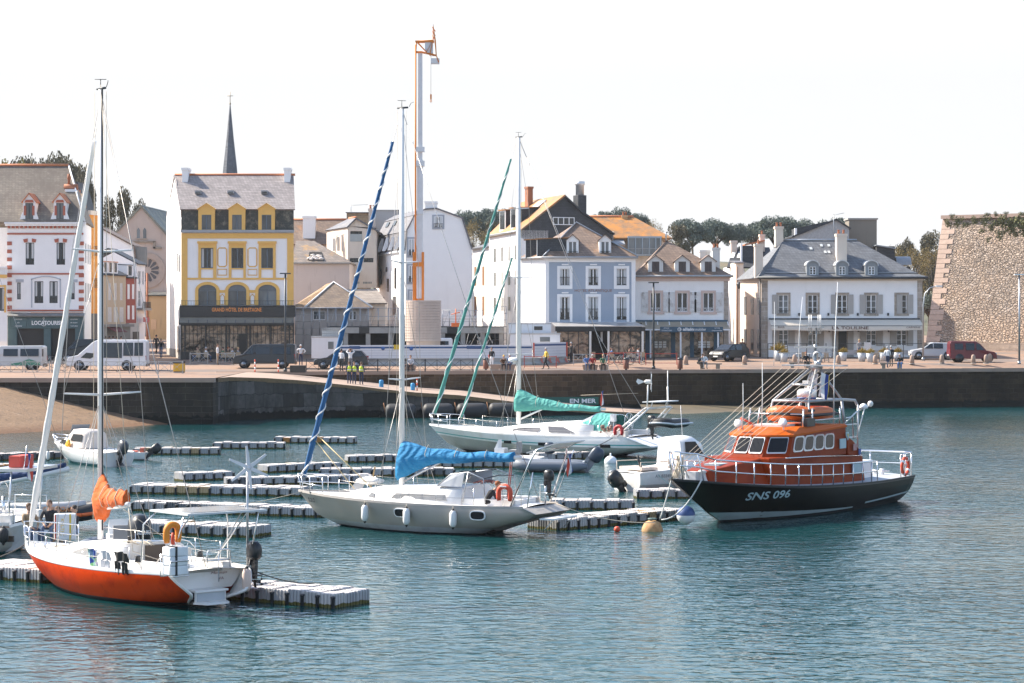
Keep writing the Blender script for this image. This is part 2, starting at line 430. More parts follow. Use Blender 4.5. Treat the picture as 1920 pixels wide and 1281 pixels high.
def frameband(m,x0,x1,z0,z1,w,y,d,mi=0):
 """raised surround round an opening"""
 m.box(x0-w,x0,y-d,y,z0,z1,mi);m.box(x1,x1+w,y-d,y,z0,z1,mi);m.box(x0-w,x1+w,y-d,y,z1,z1+w,mi)
def railing(par,x0,x1,z0,z1,y,mat=None,name='balcony_railing',n=None,scroll=False):
 m=MB();n=n or max(4,int((x1-x0)/.12))
 m.box(x0,x1,y-.03,y,z1-.035,z1);m.box(x0,x1,y-.025,y-.005,z0,z0+.03)
 for i in range(n+1):
  c=x0+(x1-x0)*i/n;m.box(c-.009,c+.009,y-.022,y-.006,z0+.03,z1-.035)
 if scroll:
  k=max(2,int((x1-x0)/.28))
  for i in range(k):
   c=x0+(x1-x0)*(i+.5)/k;r=(x1-x0)/k*.42
   m.ring([(c+r*math.cos(t*.7854),y-.014,z0+.03+r+r*math.sin(t*.7854)) for t in range(8)],.016,4)
 return m.build(name,mat or black_paint,par)
def chimney(par,x0,x1,y0,y1,z0,z1,mat,pots=2,cap=None):
 m=MB();m.box(x0,x1,y0,y1,z0,z1-.22);m.box(x0-.06,x1+.06,y0-.06,y1+.06,z1-.22,z1)
 o=m.build('chimney',mat,par)
 if pots:
  p=MB()
  for i in range(pots):
   c=x0+(x1-x0)*(i+.5)/pots
   p.lathe([(.12,0),(.10,.1),(.09,.3),(.12,.33),(.12,.37)],(c,(y0+y1)/2,z1),8)
  p.build('chimney_pot',terracotta,o)
 return o
# the setting: water, quay, ramp, beach, esplanade, hills
def water_mat():
 m,t,b=_new('water')
 b.inputs['Base Color'].default_value=(.008,.048,.058,1);b.inputs['Roughness'].default_value=.10;b.inputs['IOR'].default_value=1.33
 g=t.nodes.new('ShaderNodeNewGeometry')
 def mapped(sc,rot=0):
  mp=t.nodes.new('ShaderNodeMapping');mp.inputs['Scale'].default_value=sc;mp.inputs['Rotation'].default_value=(0,0,rot)
  t.links.new(g.outputs['Position'],mp.inputs['Vector']);return mp.outputs[0]
 n1=noise(t,mapped((1,1.25,1),.35),1.9,2.5,.5,.5)
 n2=noise(t,mapped((.8,1.5,1),-.25),.55,4,.55,.4)
 n3=noise(t,mapped((1,1,1)),.045,3,.5)
 p=ramp(t,n3,.36,.62,(.4,.4,.4),(1,1,1))
 a=N(t,'ShaderNodeMath',operation='MULTIPLY');t.links.new(n1,a.inputs[0]);a.inputs[1].default_value=.58
 s=N(t,'ShaderNodeMath',operation='ADD');n2h=N(t,'ShaderNodeMath',operation='MULTIPLY');t.links.new(n2,n2h.inputs[0]);n2h.inputs[1].default_value=.5;t.links.new(a.outputs[0],s.inputs[0]);t.links.new(n2h.outputs[0],s.inputs[1])
 q=N(t,'ShaderNodeMath',operation='MULTIPLY');t.links.new(s.outputs[0],q.inputs[0]);t.links.new(p,q.inputs[1])
 bump(t,b,q.outputs[0],1.0,.21)
 t.links.new(mixc(t,ramp(t,noise(t,mapped((1,1,1)),.03,4),.35,.7),(.002,.036,.040),(.005,.054,.057)),b.inputs['Base Color'])
 return m
def sheet(name,pts,mat,kind='structure'):
 m=MB();m.poly(pts);o=m.build(name,mat);o['kind']=kind;return o
sheet('water',[(-260,4,0),(260,4,0),(260,215,0),(-260,215,0)],water_mat())
sheet('seabed',[(-260,4,-2.2),(260,4,-2.2),(260,215,-2.2),(-260,215,-2.2)],plain('seabed_mud',(.06,.06,.045),.9))
quay_dark=blocks('quay_stone',(.030,.025,.019),(.06,.047,.034),(.10,.085,.07),1.15,.44,.022,bmp=.8,stain=(.014,.014,.011),sfac=.8,wet=(.004,.005,.004))
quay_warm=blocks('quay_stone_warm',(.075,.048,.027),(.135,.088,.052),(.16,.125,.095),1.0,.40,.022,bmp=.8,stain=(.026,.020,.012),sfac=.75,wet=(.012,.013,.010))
ramp_stone=blocks('ramp_stone',(.04,.037,.032),(.14,.13,.12),(.02,.02,.018),2.6,1.0,.02,bmp=.9,stain=(.011,.012,.009),sfac=.9,wet=(.004,.005,.004))
def paving_mat():
 m,t,b=_new('esplanade_paving')
 v=coords(t);f=noise(t,v,.25,8,.65);f2=noise(t,v,3,5)
 o=mixc(t,f,(.24,.155,.108),(.32,.215,.157))
 o=mixc(t,.5,o,ramp(t,f2,.3,.7,(.8,.8,.8),(1.12,1.12,1.12)),'MULTIPLY')
 o=mixc(t,ramp(t,noise(t,coords(t,(1,3,1)),.09,6,.6),.52,.60),o,(.18,.145,.125))
 t.links.new(o,b.inputs['Base Color']);b.inputs['Roughness'].default_value=.9;b.inputs['Specular IOR Level'].default_value=.2
 bump(t,b,f2,.3,.02);return m
paving=paving_mat()
coping=plain('coping_granite',(.33,.24,.185),.85,var=.2,scale=1.5,bmp=.4,dirt=(.3,.24,.19))
XL=wx(405,170)
qa=Vector((wx(405,188.5),188.5,0));qb=Vector((wx(1990,203.5),203.5,0))
def qy(x):return qa.y+(x-qa.x)*(qb.y-qa.y)/(qb.x-qa.x)
m=MB()
m.poly([(-230,168.6,gz(168)),(XL,168.6,3.2),(XL,188.6,3.2),(qa.x,qa.y+.1,3.2),(qb.x,qb.y+.1,gz(188)),(230,qb.y+18,gz(188)),(230,250,gz(249.9)),(-230,250,gz(249.9))])
m.poly([(-230,250,gz(249.9)),(230,250,gz(249.9)),(230,345,gz(345)),(-230,345,gz(345))])
o=m.build('esplanade',paving);o['kind']='structure'
m=MB()
m.poly([(-230,168.3,-2.5),(XL,168.3,-2.5),(XL,168.3,2.92),(-230,168.3,2.92)])
m.poly([(XL,168.3,-2.5),(XL,189,-2.5),(XL,189,2.92),(XL,168.3,2.92)])
m.box(-230,XL+.12,168.15,169.0,2.92,3.24,1)
o=tag(m.build('quay_wall',[quay_dark,coping]),'dark coursed stone quay wall above the mud beach at the left','quay wall')
m=MB()
dq=(qb-qa).normalized();nq=Vector((dq.y,-dq.x,0))
far=Vector((230,qb.y+18,0))
for a,b in((qa-dq*.5,qb),(qb,far)):
 m.poly([(a.x,a.y,-2.5),(b.x,b.y,-2.5),(b.x,b.y,2.94),(a.x,a.y,2.94)])
for k in range(60):
 a=qa+dq*(k*1.45);b=a+dq*1.44
 if a.x>qb.x:break
 j=random.uniform(-.02,.02)
 m.prism([(a+nq*(.12+j))[:2]+(2.94,),(b+nq*(.12+j))[:2]+(2.94,),(b-nq*.55)[:2]+(2.94,),(a-nq*.55)[:2]+(2.94,)],(0,0,.3+random.uniform(-.01,.012)),1)
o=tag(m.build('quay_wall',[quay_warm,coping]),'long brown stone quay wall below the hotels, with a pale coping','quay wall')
pr=[(409,709,171),(430,707,174),(500,709,177),(560,713,179),(620,719,180),(680,725,180),(720,730,180),(780,736,180),(860,741,181),(960,753,182),(1040,762,183.5),(1130,771,185),(1215,775,187)]
pts=[(wx(p,Y),Y,min(3.2,wz(q,Y))) for p,q,Y in pr]
m=MB()
for a,b in zip(pts,pts[1:]):
 n=max(1,int((b[0]-a[0])/1.1))
 for i in range(n):
  def L(t):return tuple(a[j]+(b[j]-a[j])*t for j in range(3))
  p,q=L(i/n),L((i+1)/n)
  jz=0 if i else 0
  m.poly([(p[0],p[1],-2.5),(q[0],q[1],-2.5),(q[0],q[1],q[2]-.10),(p[0],p[1],p[2]-.10)],1)
  m.poly([(p[0],p[1]-.1,p[2]-.22+random.uniform(-.1,.05)),(q[0],q[1]-.1,q[2]-.22+random.uniform(-.1,.05)),(q[0],q[1]-.02,q[2]),(p[0],p[1]-.02,p[2])],2)
  m.poly([(p[0],p[1]-.02,p[2]),(q[0],q[1]-.02,q[2]),(q[0],qy(q[0])+.05,q[2]+.03),(p[0],qy(p[0])+.05,p[2]+.03)],0)
rampweed=plain('weedy_edge',(.16,.105,.05),.95,var=.5,scale=4,bmp=.8,bsc=6)
o=m.build('slipway',[coping,ramp_stone,rampweed]);o['kind']='structure'
m=MB();m.poly([(wx(1205,186.5),186.5,.10),(wx(1300,186),186,-.06),(wx(1560,194),194,-.12),(wx(1500,199.2),199.2,.12),(wx(1200,191.8),191.8,.55)])
o=m.build('sand_strand',plain('wet_sand',(.11,.085,.045),.6,var=.4));o['kind']='structure'
def beach_mat():
 m,t,b=_new('beach')
 v=coords(t,(1,2.4,1));f=noise(t,v,.55,9,.7);f2=noise(t,v,2.2,6,.7)
 o=mixc(t,f,(.16,.095,.048),(.30,.19,.108))
 o=mixc(t,ramp(t,f2,.54,.66),o,(.07,.05,.035))
 o=mixc(t,ramp(t,noise(t,coords(t,(.6,3,1)),.8,6,.6),.6,.68),o,(.34,.235,.15))
 g=t.nodes.new('ShaderNodeSeparateXYZ');gg=t.nodes.new('ShaderNodeNewGeometry');t.links.new(gg.outputs['Position'],g.inputs[0])
 o=mixc(t,ramp(t,g.outputs[2],.05,.5,(1,1,1),(0,0,0)),o,(.17,.085,.04))
 t.links.new(o,b.inputs['Base Color']);b.inputs['Roughness'].default_value=.9
 bump(t,b,f2,1,.15);return m
m=MB();nx,ny=60,16
tip=wx(312,167.6)
vs=[]
for i in range(nx+1):
 x=-60+(tip+60)*i/nx;t=max(0,min(1,(tip-x)/(tip-wx(0,168))))
 front=168.2-18.5*min(1.35,t)**.8-.4
 top=2.66*min(1,t)**1.05+.3*max(0,t-1)
 for j in range(ny+1):
  s=j/ny;y=front+(168.25-front)*s
  vs.append((x,y,-.12+(top+.12)*s**.85+random.uniform(-.04,.04)*(s>.02)))
m.add(vs,[(i*(ny+1)+j,(i+1)*(ny+1)+j,(i+1)*(ny+1)+j+1,i*(ny+1)+j+1) for i in range(nx) for j in range(ny)],0,True)
o=m.build('beach',beach_mat());o['kind']='structure'
def hz(x,y):
 t=max(0,min(1,(y-270)/170));t=t*t*(3-2*t)
 px=960+F*x/max(y,1)
 base=17+1.2*math.sin(x*.06)
 if px<330:base=17+8*max(0,min(1,(330-px)/200))
 if 1050>px>820:base=17
 if px>1560:base=13.5
 return gz(270)-.3+(base-gz(270)+.3)*t
m=MB();xs=[-900,-500,-300]+[-200+8*i for i in range(51)]+[300,500,900];ys=[262,275,290,305,320,335,350,365,380,395,410,425,440,470,520,700,1200,3000]
m.add([(x,y,hz(x,y)) for x in xs for y in ys],[(i*len(ys)+j,(i+1)*len(ys)+j,(i+1)*len(ys)+j+1,i*len(ys)+j+1) for i in range(len(xs)-1) for j in range(len(ys)-1)],0,True)
o=m.build('hills',plain('hill_scrub',(.085,.085,.05),.95,var=.5,scale=.15,bmp=1,bsc=.8,dirt=(.16,.11,.05),dscale=.05));o['kind']='structure'
# buildings
def side_wall(m,x,y0,y1,z0,z1,mi=0):m.poly([(x,y0,z0),(x,y1,z0),(x,y1,z1),(x,y0,z1)],mi)
def body_box(m,W,D,z0,z1,mi=0,xo=0):
 """left, right and back walls of a plain block whose front is made apart"""
 m.poly([(0,0,z0),(0,0,z1),(xo,D,z1),(xo,D,z0)],mi);m.poly([(W,0,z0),(W+xo,D,z0),(W+xo,D,z1),(W,0,z1)],mi)
 m.poly([(xo,D,z0),(xo,D,z1),(W+xo,D,z1),(W+xo,D,z0)],mi)
def dormer(par,x0,x1,z0,z1,y0,yd,wall,roof,win=None,ped=None,frame=None,over=.12,arch=False,name='dormer',cols=2,rows=2,shut=None):
 """front at y0 running back yd; win=(x0,x1,z0,z1); ped = apex height"""
 m=MB();ap=ped if ped else z1
 cx=(x0+x1)/2
 if arch:
  n=10;top=[(cx-(x1-x0)/2*math.cos(math.pi*i/n),z1+(ap-z1)*math.sin(math.pi*i/n)) for i in range(n+1)]
 elif ped:top=[(x0,z1),(cx,ap),(x1,z1)]
 else:top=[(x0,z1),(x1,z1)]
 if win:
  wallmb(m,x0,x1,z0,z1,[win],y0,.1)
  if ped:m.poly([(x,y0,z) for x,z in top][::-1])
 else:m.poly([(x0,y0,z0),(x1,y0,z0)]+[(x,y0,z) for x,z in top[::-1]])
 m.poly([(x0,y0,z0),(x0,y0,z1),(x0,y0+yd,z1),(x0,y0+yd,z0)]);m.poly([(x1,y0,z0),(x1,y0+yd,z0),(x1,y0+yd,z1),(x1,y0,z1)])
 o=m.build(name,wall,par)
 r=MB()
 if arch:
  n=len(top)
  out=[(cx+(x-cx)*1.13,z+.05) for x,z in top]
  for i in range(n-1):
   a,b=out[i],out[i+1]
   r.poly([(a[0],y0-over,a[1]),(b[0],y0-over,b[1]),(b[0],y0+yd,b[1]),(a[0],y0+yd,a[1])])
   a2,b2=top[i],top[i+1]
   r.poly([(a2[0],y0-over,a2[1]-.04),(b2[0],y0-over,b2[1]-.04),(b[0],y0-over,b[1]),(a[0],y0-over,a[1])])
 elif ped:
  e=over
  r.slab([(x0-e,y0-e,z1-e*.5),(cx,y0-e,ap+.06),(cx,y0+yd,ap+.06),(x0-e,y0+yd,z1-e*.5)],.07)
  r.slab([(cx,y0-e,ap+.06),(x1+e,y0-e,z1-e*.5),(x1+e,y0+yd,z1-e*.5),(cx,y0+yd,ap+.06)],.07)
 else:r.slab([(x0-over,y0-over,z1+.02),(x1+over,y0-over,z1+.02),(x1+over,y0+yd,z1+.1),(x0-over,y0+yd,z1+.1)],.08)
 r.build('dormer_roof',roof,o)
 if win:
  if shut:
   s=MB();a,b,c,d=win
   s.box(a+.02,(a+b)/2-.01,y0+.02,y0+.07,c,d);s.box((a+b)/2+.01,b-.02,y0+.02,y0+.07,c,d);s.build('shutter',shut,o)
  else:window(o,*win,y=y0,frame=frame,cols=cols,rows=rows,rec=.09,curt=False)
 return o
def gutter(par,pts,r=.09,mat=None):
 m=MB();m.tube(pts,r,6);return m.build('gutter',mat or grey_metal,par)
# the yellow and white hotel
B=Bld('hotel','tall white hotel with yellow trim, slate mansard and black shopfront under an iron balcony',340,212,550.5)
r=B.root;W_=B.W;u=B.u;z=lambda py:B.z(py)
D=11.5;ze=z(436)
holes2=[(u(a),u(b),z(503),z(465)) for a,b in((377,400),(434,456.5),(490,512))]
arch=[(372,406),(428,462),(484.5,518.5)]
holes1=[(u(a),u(b),z(573),z(542)) for a,b in arch]
m=MB();wallmb(m,0,W_,z(574),ze,holes2+holes1)
for a,b in arch:
 pass
xb=B.back(312,600,D)[0];xr=B.back(547.5,600,D)[0];xm=W_+(xr-W_)*.42
gable=[(0,0,-.6),(xb,D,-.6),(xb,D,z(395)),(xb*.62,D*.62,z(322)),(xb*.36,D*.36,z(330)),(.0-.1,.3,z(391)),(0,0,ze)]
m.poly(gable);m.poly([(W_,0,-.6),(W_,0,ze),(W_-.05,.3,z(391)),(xm,D*.42,z(323)),(xr,D,z(395)),(xr,D,-.6)]);m.poly([(xb,D,-.6),(xr,D,-.6),(xr,D,ze),(xb,D,ze)])
m.build('wall',white_wall_b,r)
t=MB();y0=0;d=.07
t.box(0,u(351.5),y0-d,y0,z(573),z(447));t.box(u(538.5),W_,y0-d,y0,z(573),z(447));t.box(0,W_,y0-d-.02,y0,z(447),z(437.5))
t.box(u(351.5),u(538.5),y0-d-.03,y0,z(524.5),z(521))
for(a,b,c,dd),(pa,pb) in zip(holes2,((372,406),(429,461),(485,517))):
 t.box(u(pa),a,-.1,0,z(521),z(457));t.box(b,u(pb),-.1,0,z(521),z(457));t.box(a,b,-.1,0,dd,z(457));t.box(u(pa)-.08,u(pb)+.08,-.2,0,z(457),z(452.5))
 t.box(a-.02,b+.02,-.09,0,c-.1,c)
for pa,pb in((408.5,425),(465,481.5)):
 a,b,c,dd=u(pa),u(pb),z(500),z(465);k=.14
 pts=[(a+k,c),(b-k,c),(b,c+k),(b,dd-k),(b-k,dd),(a+k,dd),(a,dd-k),(a,c+k)]
 t.ring([(x,-.01,zz) for x,zz in pts],.055,4)
 t.ring([(a,-.01,z(516)),(b,-.01,z(516)),(b,-.01,z(505)),(a,-.01,z(505))],.05,4)
 a,b,c,dd=u(pa+4),u(pb-4),z(571),z(552)
 t.ring([(a,-.01,c),(b,-.01,c),(b,-.01,dd-.2),((a+b)/2,-.01,dd),(a,-.01,dd-.2)],.045,4)
 t.box(u(pa-1.5),u(pb+1.5),-.08,0,z(549),z(544))
for a,b in arch:
 xa,xc=u(a),u(b);cx=(xa+xc)/2;rr=(xc-xa)/2;n=14;zc=z(545)
 hr=z(534)-zc
 outer=[(cx+(rr+.28)*math.cos(math.pi*i/n),zc+(hr+.26)*math.sin(math.pi*i/n)) for i in range(n+1)];inner=[(cx+rr*math.cos(math.pi*i/n),zc+hr*math.sin(math.pi*i/n)) for i in range(n+1)]
 for i in range(n):t.prism([(inner[i][0],0,inner[i][1]),(outer[i][0],0,outer[i][1]),(outer[i+1][0],0,outer[i+1][1]),(inner[i+1][0],0,inner[i+1][1])],(0,-.12,0))
 t.box(xa-.28,xa,-.12,0,z(573),zc);t.box(xc,xc+.28,-.12,0,z(573),zc)
t.build('yellow_trim',yellow_trim,r)
bluegrey=plain('blue_grey_frame',(.10,.125,.15),.45)
for h in holes2:window(r,*h,frame=bluegrey,cols=2,rows=1)
for a,b in arch:
 xa,xc=u(a),u(b);cx=(xa+xc)/2;zc=z(545);rr=(xc-xa)/2;hr=z(534)-zc;n=14
 w=window(r,xa,xc,z(573),z(545),frame=bluegrey,cols=2,rows=1,rec=.05,curt=False)
 g=MB();g.poly([(cx+rr*math.cos(math.pi*i/n),-.03,zc+hr*math.sin(math.pi*i/n)) for i in range(n+1)][::-1]);g.build('fanlight',glassy('fan_glass',(.05,.065,.08),(.10,.12,.14)),w)
m=MB();m.box(-.05,W_+.05,-.28,.0,z(436),z(431.5));m.build('cornice',grey_paint,r)
m=MB()
m.poly([(-.02,-.02,z(431.5)),(W_+.02,-.02,z(431.5)),(W_-.02,.32,z(391)),(.02,.32,z(391))]);m.build('mansard_slope',slate_moss,r)
rf=MB();yr=D*.42
rf.slab([(-.15,.12,z(392)),(W_+.12,.12,z(392)),(xm+.06,yr,z(322)),(xb*.42-.1,yr,z(322))],.12)
rf.slab([(xb*.42-.1,yr,z(322)),(xm+.06,yr,z(322)),(xr,D,z(395)),(xb,D,z(395))],.12)
ro=rf.build('roof',slate_hotel,r)
m=MB();m.tube([(xb*.42,yr,z(321.5)),(W_-.3,yr,z(321.5))],.11,6);m.build('ridge_tiles',tile_ridge,ro)
for a in(359.5,421,485):
 m=MB();s=.12+(391-357)/(391-322)*(yr-.12);m.box(u(a),u(a+12.5),s-.45,s+.1,z(361),z(354.5));k=m.build('skylight',grey_paint,ro)
 g=MB();g.box(u(a)+.07,u(a+12.5)-.07,s-.47,s-.44,z(360.4),z(357.2));g.build('pane',glass,k)
chimney(ro,u(330),u(341),yr-1,yr+1,z(356),z(309.5),white_wall,0)
chimney(ro,u(525),u(536.5),yr-1,yr+.6,z(358),z(309.5),white_wall,0)
for a,b in((372,403),(429,460),(484.5,515.5)):
 dormer(r,u(a),u(b),z(431.5),z(391),-.12,.9,yellow_trim,yellow_trim,(u(a+6.5),u(b-6.5),z(431),z(403)),z(382),frame=bluegrey,cols=2,rows=1,over=.1)
m=MB();m.box(-.02,W_+.25,-1.1,-.75,z(593.5),z(573.5));m.build('fascia',black_paint,r)
m=MB();m.text('GRAND HÔTEL DE BRETAGNE',.42,TM(u(446.5),-1.1,z(580)),.012,width=u(493)-u(400.5),bold=.02);m.build('lettering',plain('orange_letters',(.80,.28,.06),.5),r)
m=MB();m.box(0,W_+.2,-1.1,0,z(574.6),z(573.4));m.build('balcony_floor',concrete,r)
railing(r,0,W_+.15,z(573),z(564),-1.05,black_paint,n=40)
m=MB()
for i in range(13):
 a=W_*i/12;m.slab([(a-.03,-1.55,z(606.5)),(a+.03,-1.55,z(606.5)),(a+.03,-1.0,z(594)),(a-.03,-1.0,z(594))],.05)
m.box(0,W_+.2,-1.6,-1.5,z(609),z(605.5));m.box(0,W_+.2,-1.1,-.4,z(594.5),z(593.4));aw=m.build('awning_frame',black_paint,r)
m=MB();m.slab([(0,-1.52,z(606)),(W_+.15,-1.52,z(606)),(W_+.15,-1.02,z(594.3)),(0,-1.02,z(594.3))],.02);m.build('awning_glass',plain('smoked_glass',(.17,.15,.11),.25,var=.4,scale=.8),aw)
m=MB()
posts=[340,347,386,425,430,463,470,508,543,550.5]
for a in posts:m.box(u(a)-.06,u(a)+.06,-.16,0,-.3,z(593))
m.box(0,W_,-.14,0,-.3,z(660));m.box(0,W_,-.14,0,z(611),z(594));m.box(0,W_,-.12,0,z(627),z(625.5))
for i in range(28):m.box(W_*i/28-.014,W_*i/28+.014,-.1,-.03,z(660),z(611))
sf=m.build('shopfront',black_paint,r)
m=MB();m.box(.05,W_-.05,-.03,.02,z(660),z(611));m.build('pane',shopglass,sf)
m=MB();m.box(u(447),u(463),-.12,-.06,-.2,z(627));m.build('door',plain('dark_doorway',(.012,.011,.01),.4),r)
for px,qa_,qb_ in((332,661,611),(333,508,474)):
 bx=B.back(px,600,1.6);m=MB();f=bx[1]/D*xb
 m.poly([(f-.012,1.1,z(qa_)),(f-.012,1.1,z(qb_)),(f-.03-.2,2.0,z(qb_)),(f-.03-.2,2.0,z(qa_))]);m.build('window',glass,r)
m=MB();m.poly([(-.015,0,-.5),(xb-.015,D,-.5),(xb-.015,D,z(655)),(-.015,0,z(656))]);m.build('plinth',concrete,r)
# white corner house with red brick trim and a teal shop
B=Bld('corner_house','white corner house with red brick trim, brown roof, two dormers and a teal shopfront',14,208,156)
r=B.root;W_=B.W;u=B.u;z=lambda py:B.z(py)
D=10;zt=z(418)
h2=[(u(a),u(b),z(496.5),z(455)) for a,b in((48,64),(106,122))]
h1=[(u(a),u(b),z(568.5),z(527.5)) for a,b in((64.6,81),(92.7,108))]+[(u(a),u(b),z(561.5),z(530)) for a,b in((32,39),(133.5,140))]
m=MB();wallmb(m,0,W_,z(586),zt,h2+h1)
m.box(0,W_,0,.3,-.5,z(642)) if 0 else None
bx=B.back(171,450,D)[0]
m.poly([(W_,0,-.5),(bx,D,-.5),(bx,D,zt),(W_,0,zt)]);m.poly([(0,0,-.5),(0,0,zt),(0,D,zt),(0,D,-.5)])
m.build('wall',white_wall_b,r)
m=MB()
for py,hh in((584,3.2),(515,3),(440,3)):m.box(-.02,W_+.03,-.06,0,z(py),z(py-hh));
n=14
for k in range(9):
 zz=z(455+k*15);
 if zz<z(580):break
 m.box(-.03,.38,-.045,0,z(460+k*15),z(453+k*15));m.box(W_-.38,W_+.03,-.045,.0,z(460+k*15),z(453+k*15));
 m.poly([(W_+.034+bx*.0,-.04,z(460+k*15)),(W_+.034+(bx-W_)*.05,.5,z(460+k*15)),(W_+.034+(bx-W_)*.05,.5,z(453+k*15)),(W_+.034,-.04,z(453+k*15))])
for(a,b,c,d) in h2:
 k=(b-a)*.28
 m.prism([(a-.12,0,d),(a+k*.9,0,d+.06),(a+k*.9,0,d+.36),(a-.2,0,d+.28)],(0,-.07,0));m.prism([(b+.12,0,d),(b-k*.9,0,d+.06),(b-k*.9,0,d+.36),(b+.2,0,d+.28)],(0,-.07,0))
for k in range(18):m.box(W_*k/18+.05,W_*k/18+.24,-.22,0,z(428),z(424))
m.build('brick_trim',brick_red,r)
m=MB();m.box(-.15,W_+.2,-.34,.05,z(424),z(420.5));m.box(-.2,W_+.25,-.42,.05,z(420.4),z(417));m.box(0,W_,-.05,0,z(436),z(428.2));m.build('cornice',white_wall_b,r)
m=MB();a,b,d=u(58.5),u(114),z(523)
grey_trim=plain('grey_trim',(.42,.44,.48),.8)
m.box(a,a+.09,-.05,0,z(577),d);m.box(b-.09,b,-.05,0,z(577),d)
n=8
for i in range(n):
 p=[(a+(b-a)*(i+k)/n,d+.26*math.sin(math.pi*(i+k)/n)) for k in(0,1)]
 m.prism([(p[0][0],0,p[0][1]-.09),(p[1][0],0,p[1][1]-.09),(p[1][0],0,p[1][1]),(p[0][0],0,p[0][1])],(0,-.05,0))
for(a,b,c,d) in h1[2:]:m.box(a-.1,b+.25,-.04,0,d+.02,d+.28)
m.build('grey_trim',grey_trim,r)
darkframe=plain('dark_frame',(.03,.04,.05),.4)
for h in h2+h1:
 w=window(r,*h,frame=darkframe,cols=2 if h[1]-h[0]>.5 else 1,rows=1,curt=True)
 if h[1]-h[0]>.5:railing(w,h[0],h[1],h[2]+.02,h[2]+.5,.06,black_paint,n=7)
rf=MB();yr=5.2;zr=z(323)+.9
rf.slab([(-3.2,-.42,z(417)+.03),(W_+.2,-.42,z(417)+.03),(u(108),yr,zr),(-3.2,yr,zr)],.14)
rf.slab([(W_+.2,-.42,z(417)+.03),(bx+.2,D+.3,z(417)+.03),(u(108),yr,zr)],.14)
rf.slab([(-3.2,yr,zr),(u(108),yr,zr),(bx+.2,D+.3,z(417)+.03),(-3.2,D+.3,z(417)+.03)],.14)
ro=rf.build('roof',slate_br,r)
m=MB();m.tube([(-3.2,yr,zr+.04),(u(108),yr,zr+.04)],.12,6);m.tube([(u(108),yr,zr+.04),(W_+.2,-.42,z(417)+.08)],.07,5,1);m.build('ridge_tiles',[tile_ridge,white_paint],ro)
for pa,pb,wa,wb in((37,73,48,63),(93,132,106,120)):
 cx=(wa+wb)/2;hw=11.5
 dm=dormer(r,u(cx-hw),u(cx+hw),z(414),z(378),-.15,3.2,white_wall_b,tile_ridge,(u(wa),u(wb),z(412),z(381)),z(363),frame=darkframe,cols=2,rows=1,over=.16)
 m=MB()
 for s in(-1,1):m.box(u(cx+s*hw*.68)-.1,u(cx+s*hw*.68)+.1,-.2,-.15,z(404),z(386))
 n=6
 m.prism([(u(wa)-.05,-.15,z(380)),(u(wb)+.05,-.15,z(380)),(u(wb)-.05,-.15,z(375)),(u(wa)+.05,-.15,z(375))],(0,-.06,0));m.build('brick_arch',brick_red,dm)
 m=MB()
 for s in(-1,1):
  x=u(cx+s*hw);m.prism([(x,-.17,z(414)),(x+s*.32,-.17,z(414)),(x+s*.06,-.17,z(398)),(x,-.17,z(398))],(0,.12,0))
 m.build('scroll',white_wall_b,dm)
chimney(ro,u(113),u(130),2.6,3.6,z(375),z(352),white_wall,0)
m=MB();m.tube([(u(108),3.1,z(347.5)),(u(133.5),3.1,z(347.5))],.28,10);m.lathe([(.14,0),(.11,.5),(.17,.55),(.12,1.0)],(u(117),3.1,z(344)),8);m.build('chimney_cap',terracotta,ro)
teal=plain('teal_paint',(.055,.105,.115),.5)
m=MB();m.box(.15,W_+.12,-.55,-.02,z(616),z(592));m.box(.15,.9,-.5,0,-.4,z(616));m.box(u(84),u(97),-.45,0,-.4,z(616));m.box(u(143),W_+.1,-.5,0,-.4,z(616))
for a,b in((22,52),(56,124),(128,154)):m.ring([(u(a),-.55,z(595)),(u(b),-.55,z(595)),(u(b),-.55,z(613)),(u(a),-.55,z(613))],.03,4)
sf=m.build('shopfront',teal,r)
m=MB();m.slab([(.0,-.85,z(592)),(W_+.2,-.85,z(592)),(W_+.2,0,z(587)),(0,0,z(587))],.1);m.build('canopy',slate('canopy_slate',(.22,.22,.21),bh=.3),sf)
m=MB();m.box(.9,u(143),-.1,.05,-.4,z(616));m.build('dark_opening',plain('shop_dark',(.01,.01,.011),.5),sf)
lt=plain('white_letters',(.78,.80,.80),.5)
m=MB();m.text('LOCATOURISLE',.36,TM(u(93),-.55,z(605.5)),.015,width=u(124)-u(62),bold=.03)
ax=u(84.5);m.tube([(ax,-.57,z(598)),(ax,-.57,z(610))],.03,4);m.ring([(ax+.07*math.cos(k),-.57,z(597)+.07*math.sin(k)) for k in range(6)],.02,4)
m.tube([(ax-.25,-.57,z(607)),(ax-.15,-.57,z(610)),(ax,-.57,z(611.5)),(ax+.15,-.57,z(610)),(ax+.25,-.57,z(607))],.025,4)
for cx,words in((37,('LOCATION','de','VOITURES')),(141,('LOCATION','de chalets','VOITURES'))):
 for w,py,wd in zip(words,(599,605,611.5),(.62,.2 if words[1]=='de' else.6,.62)):m.text(w,.1,TM(u(cx),-.55,z(py)),.015,width=wd)
m.build('lettering',lt,sf)
m=MB()
for k,(qa_,qb_) in enumerate(((492,455),(566,530))):
 for t in(.25,.55,.8):
  x=W_+(bx-W_)*t;y=D*t;e=.02
  m.poly([(x+e,y-.3,z(qa_)),(x+e+.03,y+.3,z(qa_)),(x+e+.03,y+.3,z(qb_)),(x+e,y-.3,z(qb_))])
m.build('shutter',grey_paint,r)
